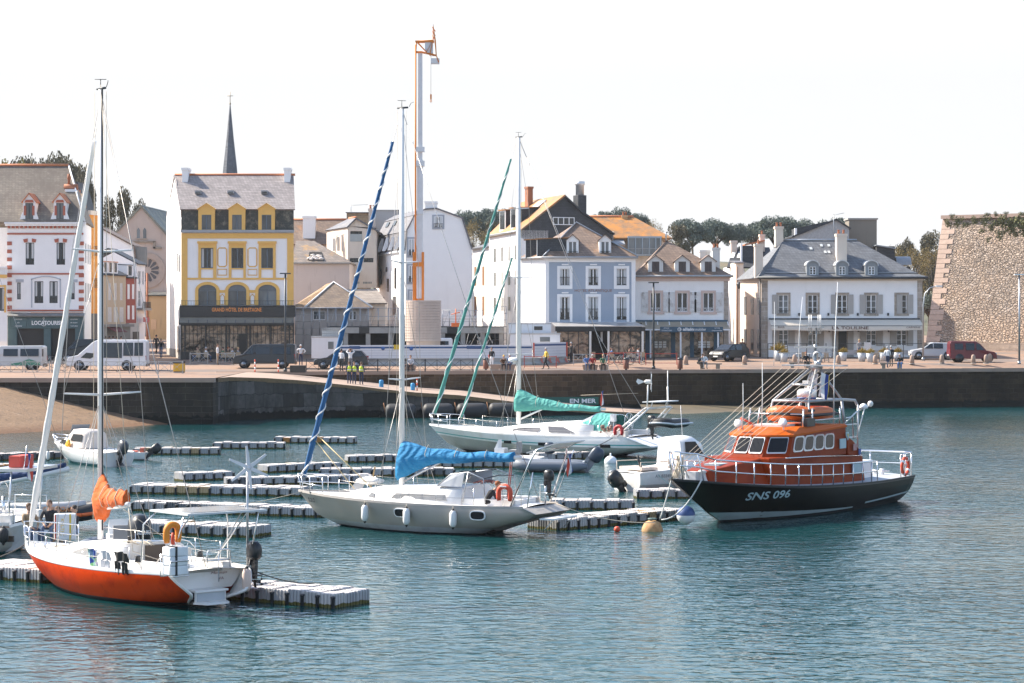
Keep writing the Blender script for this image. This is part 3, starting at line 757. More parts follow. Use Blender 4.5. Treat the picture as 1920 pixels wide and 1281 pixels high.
# house at the left edge with a yellow arch, and the white house behind the corner house
B=Bld('terrace_house','low white house with a yellow arched opening at the left edge',-60,207,14)
r=B.root;W_=B.W;u=B.u;z=lambda py:B.z(py)
m=MB();wallmb(m,0,W_-.02,z(640),z(503),[(u(-6),u(8),z(583),z(540))]);m.poly([(0,0,z(503)),(W_-.02,0,z(503)),(W_-.02,8,z(503)),(0,8,z(503))]);m.build('wall',white_wall_b,r)
m=MB();frameband(m,u(-6),u(8),z(586),z(538),.16,0,.07);m.box(0,W_-.03,-.1,0,z(521),z(515));m.build('yellow_trim',yellow_trim,r)
m=MB()
for k in range(18):m.box(W_*k/18,W_*k/18+.09,-.08,.02,z(515),z(503))
m.box(0,W_-.02,-.12,.05,z(503),z(500));m.build('balustrade',white_wall_b,r)
window(r,u(-6),u(8),z(583),z(540),frame=darkframe,cols=2,rows=1)
B=Bld('white_house','tall white gabled house rising to the left behind the corner house',-70,220,15)
r=B.root;W_=B.W;u=B.u;z=lambda py:B.z(py)
m=MB();m.prism([(0,0,0),(W_,0,0),(W_,0,z(430)),(u(0),0,z(385)),(0,0,z(330))],(0,7,0));m.build('wall',white_wall,r)
m=MB();m.slab([(W_+.2,-.3,z(428)),(u(-1),-.3,z(378)),(u(-1),7,z(378)),(W_+.2,7,z(428))],.15);m.build('roof',slate_br,r)
B=Bld('hill_house','small white house with a slate roof showing beside the red chimney cap',112,228,158,z0=6)
r=B.root;u=B.u;z=lambda py:B.z(py);W_=B.W
m=MB();m.prism([(0,0,0),(W_,0,0),(W_,0,z(395)),(u(146),0,z(344)),(0,0,z(344))],(0,5,0));m.build('wall',white_wall,r)
m=MB();m.slab([(W_+.2,-.3,z(396)),(u(146),-.3,z(341)),(u(146),5,z(341)),(W_+.2,5,z(396))],.15);m.slab([(-.2,-.2,z(342)),(u(147),-.2,z(342)),(u(147),5,z(338)),(-.2,5,z(338))],.12);m.build('roof',slate_d,r)
# houses along the side street
def street_house(name,label,pa,Ya,pb,Yb,top,wall,wins,roofp=None,roofm=None,shut=None,base=None,D=6,extra=None,z0=None):
 B=Bld(name,label,pa,Ya,pb,Yb,z0=z0)
 r=B.root;u=B.u;Ym=(Ya+Yb)/2
 zt=B.z(top,(pa+pb)/2)
 hs=[(u(a),u(b),B.z(c,(a+b)/2),B.z(d,(a+b)/2)) for a,b,c,d in wins]
 m=MB();wallmb(m,0,B.W,-.3,zt,hs,depth=.12);body_box(m,B.W,D,-.3,zt);m.build('wall',wall,r)
 for h in hs:
  if shut:
   s=MB();a,b,c,d=h;s.box(a+.01,(a+b)/2-.008,.01,.06,c,d);s.box((a+b)/2+.008,b-.01,.01,.06,c,d);s.build('shutter',shut,r)
  else:window(r,*h,cols=2,rows=2,rec=.1,curt=False)
 if roofp:
  zr=B.z(roofp,(pa+pb)/2);m=MB();m.slab([(-.1,-.25,zt-.02),(B.W+.1,-.25,zt-.02),(B.W+.1,D*.5,zr),(-.1,D*.5,zr)],.12);m.slab([(-.1,D*.5,zr),(B.W+.1,D*.5,zr),(B.W+.1,D+.2,zt),(-.1,D+.2,zt)],.12)
  m.build('roof',roofm or slate_d,r)
 return B
orange_wall=plaster('orange_wall',(.70,.29,.06),(.5,.2,.05),.3)
pale_shut=plain('pale_shutters',(.60,.57,.53),.8)
B=street_house('orange_house','narrow bright orange house behind the corner house, with iron balconies',167,221,190,224,402,orange_wall,[(170+k*6,173+k*6,580,545) for k in range(3)]+[(170+k*6,173+k*6,530,468) for k in range(3)]+[(170+k*6,173+k*6,455,410) for k in range(3)],shut=plain('orange_shutters',(.66,.36,.12),.7))
for py in(480,540):railing(B.root,B.u(170),B.u(187),B.z(py),B.z(py-18),-.3,black_paint)
m=MB();m.box(0,B.W,-.04,0,-.3,B.z(588));m.build('shop_window',plain('blue_grey_door',(.05,.065,.085),.4),B.root)
m=MB();m.box(-.1,B.W+.1,-.2,.05,B.z(404),B.z(396));m.build('cornice',cream_wall,B.root)
chimney(B.root,B.u(168),B.u(181),1,2,B.z(400),B.z(364),ochre_wall,2)
B=street_house('shuttered_house','cream house with closed grey shutters in the side street',191,240,236,246,515,plaster('yellow_cream_wall',(.55,.44,.31),(.32,.25,.17),.9),[(203+k*11,208+k*11,563,531) for k in range(3)]+[(202+k*11.2,209.5+k*11.2,604,576) for k in range(3)],488,slate_d,pale_shut)
for k in range(3):dormer(B.root,B.u(193+k*9.5),B.u(201+k*9.5),B.z(513),B.z(491),-.05,1.6,white_wall_b,tile_ridge,(B.u(194.3+k*9.5),B.u(199.5+k*9.5),B.z(511),B.z(493)),over=.05,cols=1,rows=1,frame=darkframe)
m=MB();m.box(0,B.W,-.5,-.02,-.3,B.z(613));m.box(-.1,B.W+.1,-.9,0,B.z(612.9),B.z(608));m.build('shopfront',plain('shop_grey',(.17,.18,.18),.6),B.root)
m=MB();m.slab([(0,-1.6,B.z(622)),(B.W*.45,-1.6,B.z(622)),(B.W*.45,-.5,B.z(612)),(0,-.5,B.z(612))],.05);m.build('awning',plain('dark_red_awning',(.14,.05,.05),.9),B.root)
B=street_house('red_house','narrow brick-red house with white shutters in the side street',236.5,246.5,255.5,249,520,plaster('brick_red_wall',(.36,.11,.085),(.25,.08,.07),.5),[(239+k*8.5,243.5+k*8.5,561,533) for k in range(2)]+[(239+k*8.5,243.5+k*8.5,599,573) for k in range(2)],505,slate_d,white_paint)
dormer(B.root,B.u(238),B.u(248),B.z(519),B.z(497),-.05,1.5,white_wall_b,slate_d,(B.u(240),B.u(246.5),B.z(517),B.z(499)),over=.04,frame=darkframe)
m=MB();m.box(0,B.W,-.35,-.02,-.3,B.z(606));m.build('shopfront',plain('shop_cream',(.45,.43,.40),.7),B.root)
m=MB();m.box(B.u(243),B.u(254),-.4,-.34,-.3,B.z(622));m.build('door',plain('dark_doorway2',(.03,.028,.026),.5),B.root)
B=street_house('grey_house','tall narrow grey-white house at the end of the side street, with a flower balcony',256,250,272,254,495,white_wall_b,[(259,264,575,545),(259,264,534,508),(266.5,270,534,508)],466,slate_d)
m=MB();m.box(0,B.W,-.7,0,B.z(582),B.z(578));m.build('balcony',concrete,B.root);railing(B.root,0,B.W,B.z(578),B.z(566),-.6)
m=MB();m.box(B.u(256),B.u(267),-.75,-.7,B.z(604),B.z(595));sg=m.build('sign_board',plain('red_sign',(.42,.06,.06),.5),B.root)
ax,az=(B.u(256)+B.u(267))/2,B.z(599.5);m=MB();m.tube([(ax,-.77,az-.16),(ax,-.77,az+.18)],.03,4);m.tube([(ax-.15,-.77,az-.05),(ax,-.77,az-.17),(ax+.15,-.77,az-.05)],.03,4);m.build('anchor_emblem',lt,sg)
B=Bld('white_gable_house','white house with a bare gable and long slate roof over the side street',190,262,252,z0=5)
r=B.root;u=B.u;z=lambda py:B.z(py);W_=B.W
m=MB();m.prism([(0,0,0),(W_,0,0),(W_,0,z(470)),(W_-.1,0,z(462)),(0,0,z(427))],(0,6,0));m.build('wall',white_wall_b,r)
m=MB();m.slab([(-.3,-.2,z(424)),(W_,-.2,z(460)),(W_,6,z(460)),(-.3,6,z(424))],.16);m.slab([(W_,-.2,z(460)),(W_+.25,-.2,z(494)),(W_+.25,6,z(494)),(W_,6,z(460))],.12);m.build('roof',slate_b,r)
m=MB();m.box(W_+.05,W_+1.1,.3,2,z(494),z(463));m.build('dormer',plain('slate_cheek',(.2,.2,.19),.8),r)
# church and steeple
B=Bld('church','old sandstone church front with a rose window and two lancets, slate roof',216,292,350,z0=5.2)
r=B.root;u=B.u;z=lambda py:B.z(py);W_=B.W
lan=[(u(a),u(a+6.2),z(447),z(427)) for a in(256.6,268.2)]
apx,ape=u(265),z(386)
m=MB();m.poly([(0,0,0),(W_,0,0),(W_,0,z(478)),(apx,0,ape),(0,0,z(438))])
m.poly([(0,0,0),(0,0,z(438)),(0,24,z(438)),(0,24,0)]);m.build('wall',tan_wall,r)
m=MB();m.slab([(-.3,-.2,z(439)),(apx,-.2,ape+.1),(apx+1,24,ape+.1),(-.3,24,z(439))],.25);m.slab([(apx,-.2,ape+.1),(W_,-.2,z(478)),(W_,24,z(478)),(apx+1,24,ape+.1)],.25);m.build('roof',slate('slate_mossy_green',(.20,.20,.17),(.34,.31,.2),(.5,.65)),r)
m=MB();m.box(u(240),u(290),-.25,0,z(455),z(452));m.box(u(288),u(292),-.25,0,z(466),z(452));m.box(u(288),u(303),-.25,0,z(467),z(463));m.box(0,W_,-.3,0,z(551),z(547));m.build('string_course',blocks('church_course',(.32,.26,.2),(.4,.34,.27),(.3,.25,.2),.5,.2,.02),r)
stone_sill=plain('stone_sill',(.40,.32,.25),.9)
for h in lan:
 g=MB();cx=(h[0]+h[1])/2;g.prism([(h[0],0,h[2]),(h[1],0,h[2]),(h[1],0,h[3]-.3),(cx,0,h[3]),(h[0],0,h[3]-.3)],(0,-.04,0));g.build('lancet_window',glass,r)
 m=MB();m.box(h[0]-.12,h[1]+.12,-.12,0,h[2]-.14,h[2]);m.build('sill',stone_sill,r)
m=MB();cx,cz=u(277),z(507);n=32
stone=plain('rose_stone',(.42,.33,.27),.9,var=.2)
for i in range(n):
 a,b=2*math.pi*i/n,2*math.pi*(i+1)/n
 q=lambda rr,t:(cx+rr*math.cos(t),0,cz+rr*math.sin(t))
 m.prism([q(1.45,a),q(2.15,a),q(2.15,b),q(1.45,b)],(0,-.25,0))
rose=m.build('rose_window',stone,r)
m=MB()
for i in range(12):
 t=2*math.pi*(i+.5)/12;w=.17
 m.prism([(cx+.45*math.cos(t-w),0,cz+.45*math.sin(t-w)),(cx+1.28*math.cos(t-w),0,cz+1.28*math.sin(t-w)),(cx+1.42*math.cos(t),0,cz+1.42*math.sin(t)),(cx+1.28*math.cos(t+w),0,cz+1.28*math.sin(t+w)),(cx+.45*math.cos(t+w),0,cz+.45*math.sin(t+w))],(0,-.06,0))
m.build('pane',plain('leaded_glass',(.075,.07,.075),.4,var=.4,scale=5),rose)
B=Bld('ochre_house','weathered ochre house with a painted notice below the rose window',276,272,330,z0=5)
r=B.root;u=B.u;z=lambda py:B.z(py)
m=MB();m.box(0,B.W,0,6,-.5,z(553));m.build('wall',plaster('weathered_ochre',(.50,.34,.19),(.28,.2,.13),1),r)
m=MB();m.slab([(-.1,-.3,z(553)),(B.W+.1,-.3,z(553)),(B.W+.1,4,z(547)),(-.1,4,z(547))],.15);m.build('roof',slate_moss,r)
m=MB();m.box(u(283),u(293),-.06,-.01,z(618),z(599));k=m.build('notice',plain('notice_board',(.55,.36,.22),.8),r)
m=MB();m.tube([(u(276.5),-.2,z(640)),(u(276.5),-.2,z(512))],.12,6);m.build('drainpipe',terracotta,r)
Yst=322
m=MB();x0=wx(431.5,Yst);zb=wz(330,Yst);zt=wz(196,Yst);hw=13.5*Yst/F
rings=[[(x0+(hw*k*math.cos(math.pi*(2*i+1)/8)),Yst+hw*k*math.sin(math.pi*(2*i+1)/8),zz) for i in range(8)] for k,zz in((1.18,zb-1),(.98,zb+1.2),(.5,(zb+zt)/2+.4),(.06,zt))]
root=thing('steeple','slender grey slate church steeple with a cross, rising behind the yellow and white hotel','steeple',(x0,Yst,wz(330,Yst)-14))
L=lambda ob:setattr(ob,'parent',root) or ob
loc0=Vector((x0,Yst,wz(330,Yst)-14))
m.v=[];m.f=[];m.m=[];m.sm=[]
m.loft([[tuple(Vector(p)-loc0) for p in rg] for rg in rings],0,True,True,False);m.build('spire',slate('slate_spire',(.13,.14,.16)),root)
m=MB();m.box(-hw,hw,-hw,hw,-6,13.2);m.build('tower',tan_wall,root)
zz=zt-loc0.z
m=MB();m.tube([(0,0,zz-.3),(0,0,zz+1.7)],.05,5);m.tube([(-.4,0,zz+1.15),(.4,0,zz+1.15)],.045,5);m.ball((0,0,zz+.1),.14,6);m.build('cross',plain('weathered_bronze',(.3,.24,.16),.5,.5),root)
# the houses between the yellow hotel and the building site
B=Bld('old_house','grey-roofed house behind the site, with a big white chimney',548,258,655)
r=B.root;u=B.u;z=lambda py:B.z(py);W_=B.W
m=MB();m.box(0,W_,0,8,-.3,z(458));m.build('wall',tan_wall,r)
m=MB();m.slab([(-.2,-.3,z(458)),(W_+.2,-.3,z(458)),(W_+.2,3.6,z(409.5)),(-.2,3.6,z(409.5))],.15);m.slab([(-.2,3.6,z(409.5)),(W_+.2,3.6,z(409.5)),(W_+.2,8.2,z(458)),(-.2,8.2,z(458))],.15);ro=m.build('roof',slate_b,r)
m=MB();m.tube([(-.2,3.6,z(409)),(W_+.2,3.6,z(409))],.12,6);m.build('ridge_tiles',tile_ridge,ro)
chimney(ro,u(567),u(590),.6,1.8,z(455),z(405),white_wall,0)
B=Bld('ruined_house','pale weathered house with a hole torn in its lichened roof',551,233,655)
r=B.root;u=B.u;z=lambda py:B.z(py);W_=B.W
m=MB();m.box(0,W_,0,9,-.3,z(493));m.build('wall',plaster('peeling_wall',(.56,.47,.42),(.22,.17,.14),1),r)
ra=u(582);zr=z(449);yr=4.5
def onroof(px,py):
 t=(py-493)/(449-493);return(u(px),-.3+(yr+.3)*t,z(493)+(zr-z(493))*t)
m=MB();m.slab([(-.2,-.3,z(493)),(W_+.15,-.3,z(493)),(ra,yr,zr),(-.2,yr,zr)],.15);m.slab([(W_+.15,-.3,z(493)),(W_+.15,9.2,z(493)),(ra,yr,zr)],.15);m.slab([(-.2,yr,zr),(ra,yr,zr),(W_+.15,9.2,z(493)),(-.2,9.2,z(493))],.15);ro=m.build('roof',slate('slate_ruin',(.25,.205,.17),(.45,.26,.09),(.55,.68)),r)
p=[onroof(577,472),onroof(600,472),onroof(607,486),onroof(577,486)]
nn=Vector((0,-.7,.72)).normalized()*.06
m=MB();m.poly([tuple(Vector(q)+nn) for q in p]);hole=m.build('roof_hole',plain('dark_hole',(.015,.014,.013),.9),ro)
m=MB();random.seed(3)
for i in range(26):
 q=Vector(onroof(random.uniform(577,604),random.uniform(479.5,488)))+nn*2
 m.ball(q,random.uniform(.1,.28),6,0,(1,1,.5))
m.build('rubble',plain('torn_lining',(.55,.50,.46),.9,var=.3),hole)
m=MB();m.box(-.02,W_+.1,-.35,-.02,z(494.5),z(492));m.build('cornice',concrete,r)
B=Bld('gabled_house','beige rendered house with a balcony in its gable, slate roof and a tall brick chimney',612.5,241,706)
r=B.root;u=B.u;z=lambda py:B.z(py);W_=B.W
ap=u(668)
bh=(u(656.6),u(679),z(453),z(433.6))
m=MB();wallmb(m,u(652),u(706),z(540),z(433.6-6),[bh,(u(656),u(675),z(492),z(484)),(u(682),u(700),z(492),z(484))],depth=.6)
m.poly([(u(652),0,z(427.6)),(u(706),0,z(427.6)),(u(706),0,z(441.5-10)),(ap,0,z(409)),(u(652),0,z(424))])
xl=B.back(618,500,5)[0]
m.poly([(u(652),0,z(540)),(u(652),0,z(424)),(B.back(612.5,500,7)[0],7,z(432)),(B.back(612.5,500,7)[0],7,z(540))])
m.poly([(W_,0,z(540)),(W_,8,z(540)),(W_,8,z(441)),(W_,0,z(432))]);m.build('wall',cream_wall,r)
m=MB();bl=B.back(613,432,7)
m.slab([(u(650),-.3,z(426)),(ap,-.3,z(408)),(ap-1.2,7,z(404)),(bl[0]-.2,7,bl[2])],.14);m.slab([(ap,-.3,z(408)),(W_+.3,-.3,z(434)),(W_+.3,7,z(434)),(ap-1.2,7,z(404))],.14)
ro=m.build('roof',slate_g,r)
m=MB();m.tube([(ap,-.3,z(407.5)),(ap-1.2,7,z(404))],.1,5);m.build('ridge_tiles',tile_ridge,ro)
window(r,*bh,frame=darkframe,cols=2,rows=1,rec=.55,curt=False)
m=MB();m.box(bh[0],bh[1],-.04,-.01,bh[2],bh[2]+.75);m.build('balcony_glass',plain('frosted_glass',(.35,.37,.36),.15),r)
for a,b in((656,675),(682,700)):window(r,u(a),u(b),z(492),z(484),frame=darkframe,cols=2,rows=1,rec=.2,curt=False)
for a in(658,681):
 m=MB()
 for k in range(6):m.box(u(a+k*2.8),u(a+k*2.8+1.8),-.03,.02,z(532),z(528.5))
 m.build('vent',plain('vent_grey',(.22,.24,.23),.6),r)
m=MB()
for k in range(3):m.box(u(622+k*8),u(627+k*8),1.4,1.8,z(470),z(446-k*3))
m.tube([(u(626),1.2,z(480)),(u(630),1.2,z(440)),(u(645),.6,z(440))],.06,5);m.build('shutter',pale_shut,r)
chimney(r,u(691),u(703),.2,1.0,z(434),z(391),pale_tan,2)
B=Bld('stone_house','rough stone block with lichen behind the gabled house',650,256,690,z0=5)
m=MB();m.box(0,B.W,0,5,0,B.z(398));m.build('wall',blocks('lichen_stone',(.30,.23,.15),(.38,.3,.2),(.24,.18,.12),.5,.25,.02),B.root)
m=MB();m.slab([(-.1,-.2,B.z(398)),(B.W+.1,-.2,B.z(398)),(B.W+.1,5.2,B.z(396)),(-.1,5.2,B.z(396))],.1);m.build('roof',slate_g,B.root)
m=MB();m.tube([(.4,1,B.z(398)),(.4,1,B.z(383))],.04,4);m.tube([(.1,1,B.z(384.5)),(2.2,1,B.z(383))],.03,4);m.build('aerial',grey_metal,B.root)
B=Bld('grey_house','flat grey house behind the brick chimney',700,262,752,z0=5)
m=MB();m.box(0,B.W,0,6,0,B.z(395));m.build('wall',plaster('grey_wall',(.42,.42,.42)),B.root)
m=MB();m.box(-.1,B.W+.1,-.1,6.1,B.z(395),B.z(393.5));m.build('roof',grey_paint,B.root)
B=Bld('cottage','small hipped cottage with a brown roof and white hip lines behind the scaffolding',553,223,692)
r=B.root;u=B.u;z=lambda py:B.z(py);W_=B.W
hs=[(u(a),u(b),z(600),z(583)) for a,b in((587,610),(655,668))]
m=MB();wallmb(m,0,W_,-.3,z(577),hs);body_box(m,W_,7,-.3,z(577));m.build('wall',plaster('patched_wall',(.40,.37,.345),(.2,.17,.15),1),r)
ax,ay,az=u(620),3.5,z(529)
zb_=z(577)
slate_cot=slate('slate_cottage',(.22,.165,.12),(.13,.1,.08),(.5,.62));
m=MB();m.slab([(-.35,-.4,zb_),(u(572),-.4,zb_),(ax,ay,az),(u(606),ay+.8,az-.1)],.14);ro=m.build('roof',slate('slate_orange',(.34,.22,.12),(.42,.24,.1),(.5,.65)),r)
m=MB();m.slab([(u(572),-.4,zb_),(W_+.3,-.4,zb_),(ax,ay,az)],.14);m.slab([(W_+.3,-.4,zb_),(W_+.3,7.3,zb_),(ax,ay,az)],.14);m.slab([(-.35,-.4,zb_),(u(606),ay+.8,az-.1),(ax,ay,az),(W_+.3,7.3,zb_),(-.35,7.3,zb_)],.14);m.build('roof',slate_cot,r)
m=MB();m.tube([(u(572),-.4,zb_+.05),(ax,ay,az+.05),(W_+.3,-.4,zb_+.05)],.09,5);m.build('hip_flashing',white_wall,r)
for h in hs:window(r,*h,cols=2,rows=1,curt=False)
gutter(r,[(-.35,-.45,zb_-.05),(W_+.3,-.45,zb_-.05)],.07)
B=Bld('lean_to','low beige lean-to with a stone-grey roof beside the tall white house',645,227,722)
u=B.u;z=lambda py:B.z(py);W_=B.W
m=MB();m.box(0,W_,0,5,-.3,z(567));m.build('wall',cream_wall,B.root)
m=MB();m.slab([(-1.6,-.3,z(568)),(W_+.2,-.3,z(568)),(B.back(707,541,5)[0],5,z(541)),(B.back(646,541,5)[0],5,z(541))],.15);m.build('roof',slate('slate_sandy',(.30,.255,.215)),B.root)
# the tall white house with the bare gable
B=Bld('mansard_house','tall white house with a bare mansard gable, grey window surrounds and a slate mansard wing',760,232,885)
r=B.root;u=B.u;z=lambda py:B.z(py);W_=B.W
D=9;xb=B.back(706,480,15)[0];DB=15
wins=[(u(813.5),u(830),z(427),z(406)),(u(766),u(777.5),z(480),z(448)),(u(766),u(777.5),z(530),z(498)),(u(768),u(777.5),z(576),z(546))]
prof=[(0,z(470)),(u(762.5),z(434)),(u(777),z(404)),(u(797),z(392)),(u(819),z(390.5)),(u(868),z(409)),(W_,z(468))]
m=MB()
m.poly([(0,0,-.5),(W_,0,-.5),(W_,0,z(468))]+[(x,0,zz) for x,zz in prof[::-1][1:]])
m.poly([(W_,0,-.5),(W_-1.5,DB,-.5),(W_-1.5,DB,z(468)),(W_,0,z(468))])
flank=[(0,0,-.5),(0,0,z(470)),(xb,DB,z(470)),(xb,DB,-.5)]
m.poly(flank);m.build('wall',white_wall_b,r)
grey_sur=plain('surround_grey',(.36,.38,.42),.8)
for h in wins:
 m=MB();frameband(m,*h,.16,0,.05);m.box(h[0]-.16,h[1]+.16,-.07,0,h[2]-.16,h[2]);m.build('window_surround',grey_sur,r)
 w=window(r,*h,y=-.08,cols=2,rows=1,rec=.06,curt=True);railing(w,h[0],h[1],h[2],h[2]+.4,-.09,black_paint,n=5)
def fl(t,zz,off=.03):return(xb*t-off,DB*t,zz)
m=MB()
for t0,t1,a,b in((.30,.36,511,500),(.30,.36,540,500+10),(.60,.66,506,497),(.3,.42,590,555),(.72,.78,576,555),(.55,.62,545,520),(.80,.86,530,500)):
 m.poly([fl(t0,z(a)),fl(t1,z(a)),fl(t1,z(b)),fl(t0,z(b))][::-1])
m.build('window',glass,r)
rf=MB()
P3=[(prof[0][0],prof[0][1]),(prof[1][0],prof[1][1]),(prof[2][0],prof[2][1]),(prof[3][0],prof[3][1])]
sh=[0,.5,1.6,2.6]
for i in range(3):
 a,b=P3[i],P3[i+1]
 rf.slab([(a[0]-.1,-.12,a[1]+.02),(b[0]-.05,-.12,b[1]+.02),(xb+b[0],DB,b[1]+.02),(xb+a[0]-.1,DB,a[1]+.02)],.12)
for a,b in((prof[3],prof[4]),(prof[4],prof[5]),(prof[5],prof[6])):
 rf.slab([(a[0],-.15,a[1]+.05),(b[0]+.08,-.15,b[1]+.05),(b[0]-1.5,DB,b[1]+.05),(a[0]-1.5,DB,a[1]+.05)],.14)
rf.slab([(prof[3][0],-.1,prof[3][1]+.02),(prof[4][0],-.1,prof[4][1]),(prof[4][0]-1.5,DB,prof[4][1]),(xb+prof[3][0],DB,prof[3][1])],.1)
ro=rf.build('roof',slate_g,r)
m=MB();m.poly([(0,-.14,z(470)),(xb,DB,z(470)),(xb,DB,z(474)),(0,-.14,z(474))][::-1]);m.tube([(-.1,-.1,z(471)),(xb-.1,DB,z(471))],.12,6);m.build('gutter',white_paint,r)
for t in(.2,.42,.62,.8):
 m=MB();c=Vector((xb*t-.15,DB*t,0));
 m.add([(-.35,-.5,z(466)),(.0,-.5,z(466)),(.75,-.5,z(440)),(.1,-.5,z(440)),(-.35,.5,z(466)),(0,.5,z(466)),(.75,.5,z(440)),(.1,.5,z(440))],[(0,1,2,3),(4,7,6,5),(0,3,7,4),(3,2,6,7)],0,False,Matrix.Translation(c));w=m.build('dormer',white_paint,r)
 g=MB();g.add([(-.36,-.42,z(465)),(.09,-.42,z(441)),(.09,.42,z(441)),(-.36,.42,z(465))],[(0,1,2,3)],0,False,Matrix.Translation(c));g.build('pane',glass,w)
for t in(.5,.75):
 a,b=P3[1],P3[2];q=lambda tt,k:(xb*tt+a[0]+(b[0]-a[0])*k-.1,DB*tt,a[1]+(b[1]-a[1])*k+.12)
 m=MB();m.slab([q(t,.5),q(t+.09,.5),q(t+.09,.8),q(t,.8)],.08);m.build('skylight',darkframe,ro)
chimney(ro,u(797),u(819),.02,1.4,z(396),z(377.5),white_wall,0)
# the long house with slate gable, and the blue-grey hotel in front of it
B=Bld('slate_gable_house','big house with a dark slate-hung gable and an orange lichened roof',976,237,1150,241)
r=B.root;u=B.u;z=lambda py:B.z(py,1000);W_=B.W
L1=B.back(917,500,15.6);xb=L1[0];DB=15.6
m=MB();ze=z(432)
m.poly([(0,0,-.5),(0,0,ze),(xb,DB,ze),(xb,DB,-.5)]);m.poly([(W_,0,-.5),(W_,10,-.5),(W_,10,ze),(W_,0,ze)])
m.poly([(0,0,-.5),(3,0,-.5),(3,0,ze),(0,0,ze)]);m.build('wall',white_wall_b,r)
gp=[(0,0,z(446)),(0,0,ze),(u(1057),0,B.z(367,1057)),(u(1087),0,B.z(395,1087)),(u(1148),0,B.z(440,1148)),(u(1150),0,B.z(520,1150))]
m=MB();m.poly(gp[::-1]);m.build('slate_gable',slate_d,r)
hx=(u(1036),u(1076.5),B.z(422,1056),B.z(407.5,1056))
window(r,*hx,y=-.12,cols=4,rows=1,rec=.08,curt=False,fw=.07)
a=gp[2];e=gp[1]
m=MB();m.slab([(e[0]-.3,-.3,e[2]-.1),(a[0],-.3,a[2]+.1),(xb+a[0]-1,DB,a[2]+.1),(xb+e[0]-.3,DB,e[2]-.1)],.16)
ro=m.build('roof',slate_o,r)
m=MB();m.slab([(a[0],-.3,a[2]+.1),(gp[3][0],-.3,gp[3][2]+.1),(gp[3][0]-.5,DB,gp[3][2]+.1),(xb+a[0]-1,DB,a[2]+.1)],.16);m.slab([(gp[3][0],-.25,gp[3][2]+.1),(gp[4][0]+.2,-.25,gp[4][2]+.1),(gp[4][0]+.2,DB,gp[4][2]+.1),(gp[3][0]-.5,DB,gp[3][2]+.1)],.16);m.build('roof',slate_d,r)
def onl(t,k,lift=0):
 return(xb*t+(e[0]-.3)*(1-k)+(a[0]-t)*k,-.3+(DB+.3)*t,(e[2]-.1)*(1-k)+(a[2]+.1)*k+lift)
m=MB();m.slab([onl(.28,.56,.2),onl(.46,.56,.2),onl(.46,.86,.2),onl(.28,.86,.2)],.1);m.build('skylight',grey_paint,ro)
for t in(.30,.62):
 p0=onl(t,.12);p1=onl(t,.55);wd=1.5
 m=MB();zt=p0[2]+2.1
 m.prism([(p0[0],p0[1]-wd/2,p0[2]-.3),(p1[0],p1[1]-wd/2,p1[2]-.2),(p1[0],p1[1]-wd/2,zt),(p0[0],p0[1]-wd/2,zt)],(0,wd,0));dm=m.build('dormer',slate_d,r)
 m=MB();m.box(p0[0]-.06,p0[0],p0[1]-wd/2,p0[1]+wd/2,p0[2]-.2,zt);m.build('window',white_paint,dm)
 m=MB();m.box(p0[0]-.09,p0[0]-.06,p0[1]-wd/2+.15,p0[1]+wd/2-.15,p0[2]+.1,zt-.2);m.build('pane',glass,dm)
 m=MB();m.slab([(p0[0]-.2,p0[1]-wd/2-.15,zt+.02),(p1[0]+1,p1[1]-wd/2-.15,zt+.12),(p1[0]+1,p1[1]+wd/2+.15,zt+.12),(p0[0]-.2,p0[1]+wd/2+.15,zt+.02)],.1);m.build('dormer_roof',slate_o,dm)
for t0,zz in((0,0),):
 for row,(qa_,qb_) in enumerate(((486,459),(533,507),(582,556))):
  for t in(.13,.34,.56,.80):
   m=MB();tt=.045;q=lambda s,py,o:(xb*(t+s)-o,DB*(t+s),z(py)*(1))
   m.poly([q(-tt*1.5,qa_+3,.02),q(tt*1.5,qa_+3,.02),q(tt*1.5,qb_-3,.02),q(-tt*1.5,qb_-3,.02)][::-1]);sr=m.build('window',white_paint,r)
   m=MB();m.poly([q(-tt*.8,qa_,.05),q(tt*.8,qa_,.05),q(tt*.8,qb_,.05),q(-tt*.8,qb_,.05)][::-1]);m.build('pane',glassy('side_glass',(.10,.11,.12),(.45,.45,.46)),sr)
gutter(r,[(-.3,-.3,ze-.08),(xb-.3,DB,ze-.08)],.11,grey_metal)
cb=MB();p=onl(.62,.78)
chimney(r,p[0]-.25,p[0]+.3,p[1]-.4,p[1]+.4,p[2]-1,p[2]+2.1,plain('brown_brick',(.30,.12,.06),.85),0)
x0,x1=u(1092),u(1107.5)
m=MB();m.box(x0,x1,1.0,2.2,z(420),z(363));k=m.build('chimney',slate_d,r)
m=MB();m.lathe([(.42,0),(.42,1.0),(.5,1.05),(.5,1.4)],((x0+x1)/2,1.6,z(363)),12);m.build('flue',plain('galvanised',(.62,.62,.62),.4,.6),k)
B=Bld('pale_house','pale house with brown shutters at the back of the site, half behind the forestays',886,258,918,254)
r=B.root;u=B.u;z=lambda py:B.z(py,900)
hs=[(u(a),u(a+4.5),z(c),z(d)) for a in(889,904) for c,d in((536,500),(592,556))]
m=MB();wallmb(m,0,B.W,-.5,z(466),hs);body_box(m,B.W,7,-.5,z(466));m.build('wall',white_wall,r)
for h in hs:
 s=MB();s.box(h[0],h[1],.02,.08,h[2],h[3]);s.build('shutter',plain('brown_shutter',(.26,.13,.06),.7),r)
m=MB();m.slab([(-.2,-.3,z(466)),(B.W+.3,-.3,z(463)),(B.W+.3,4,z(440)),(-.2,4,z(443))],.15);ro=m.build('roof',slate_g,r)
chimney(ro,u(888),u(897),2,3,z(455),z(434),pale_tan,1);chimney(ro,u(905),u(914),2,3,z(452),z(436),white_wall,0)
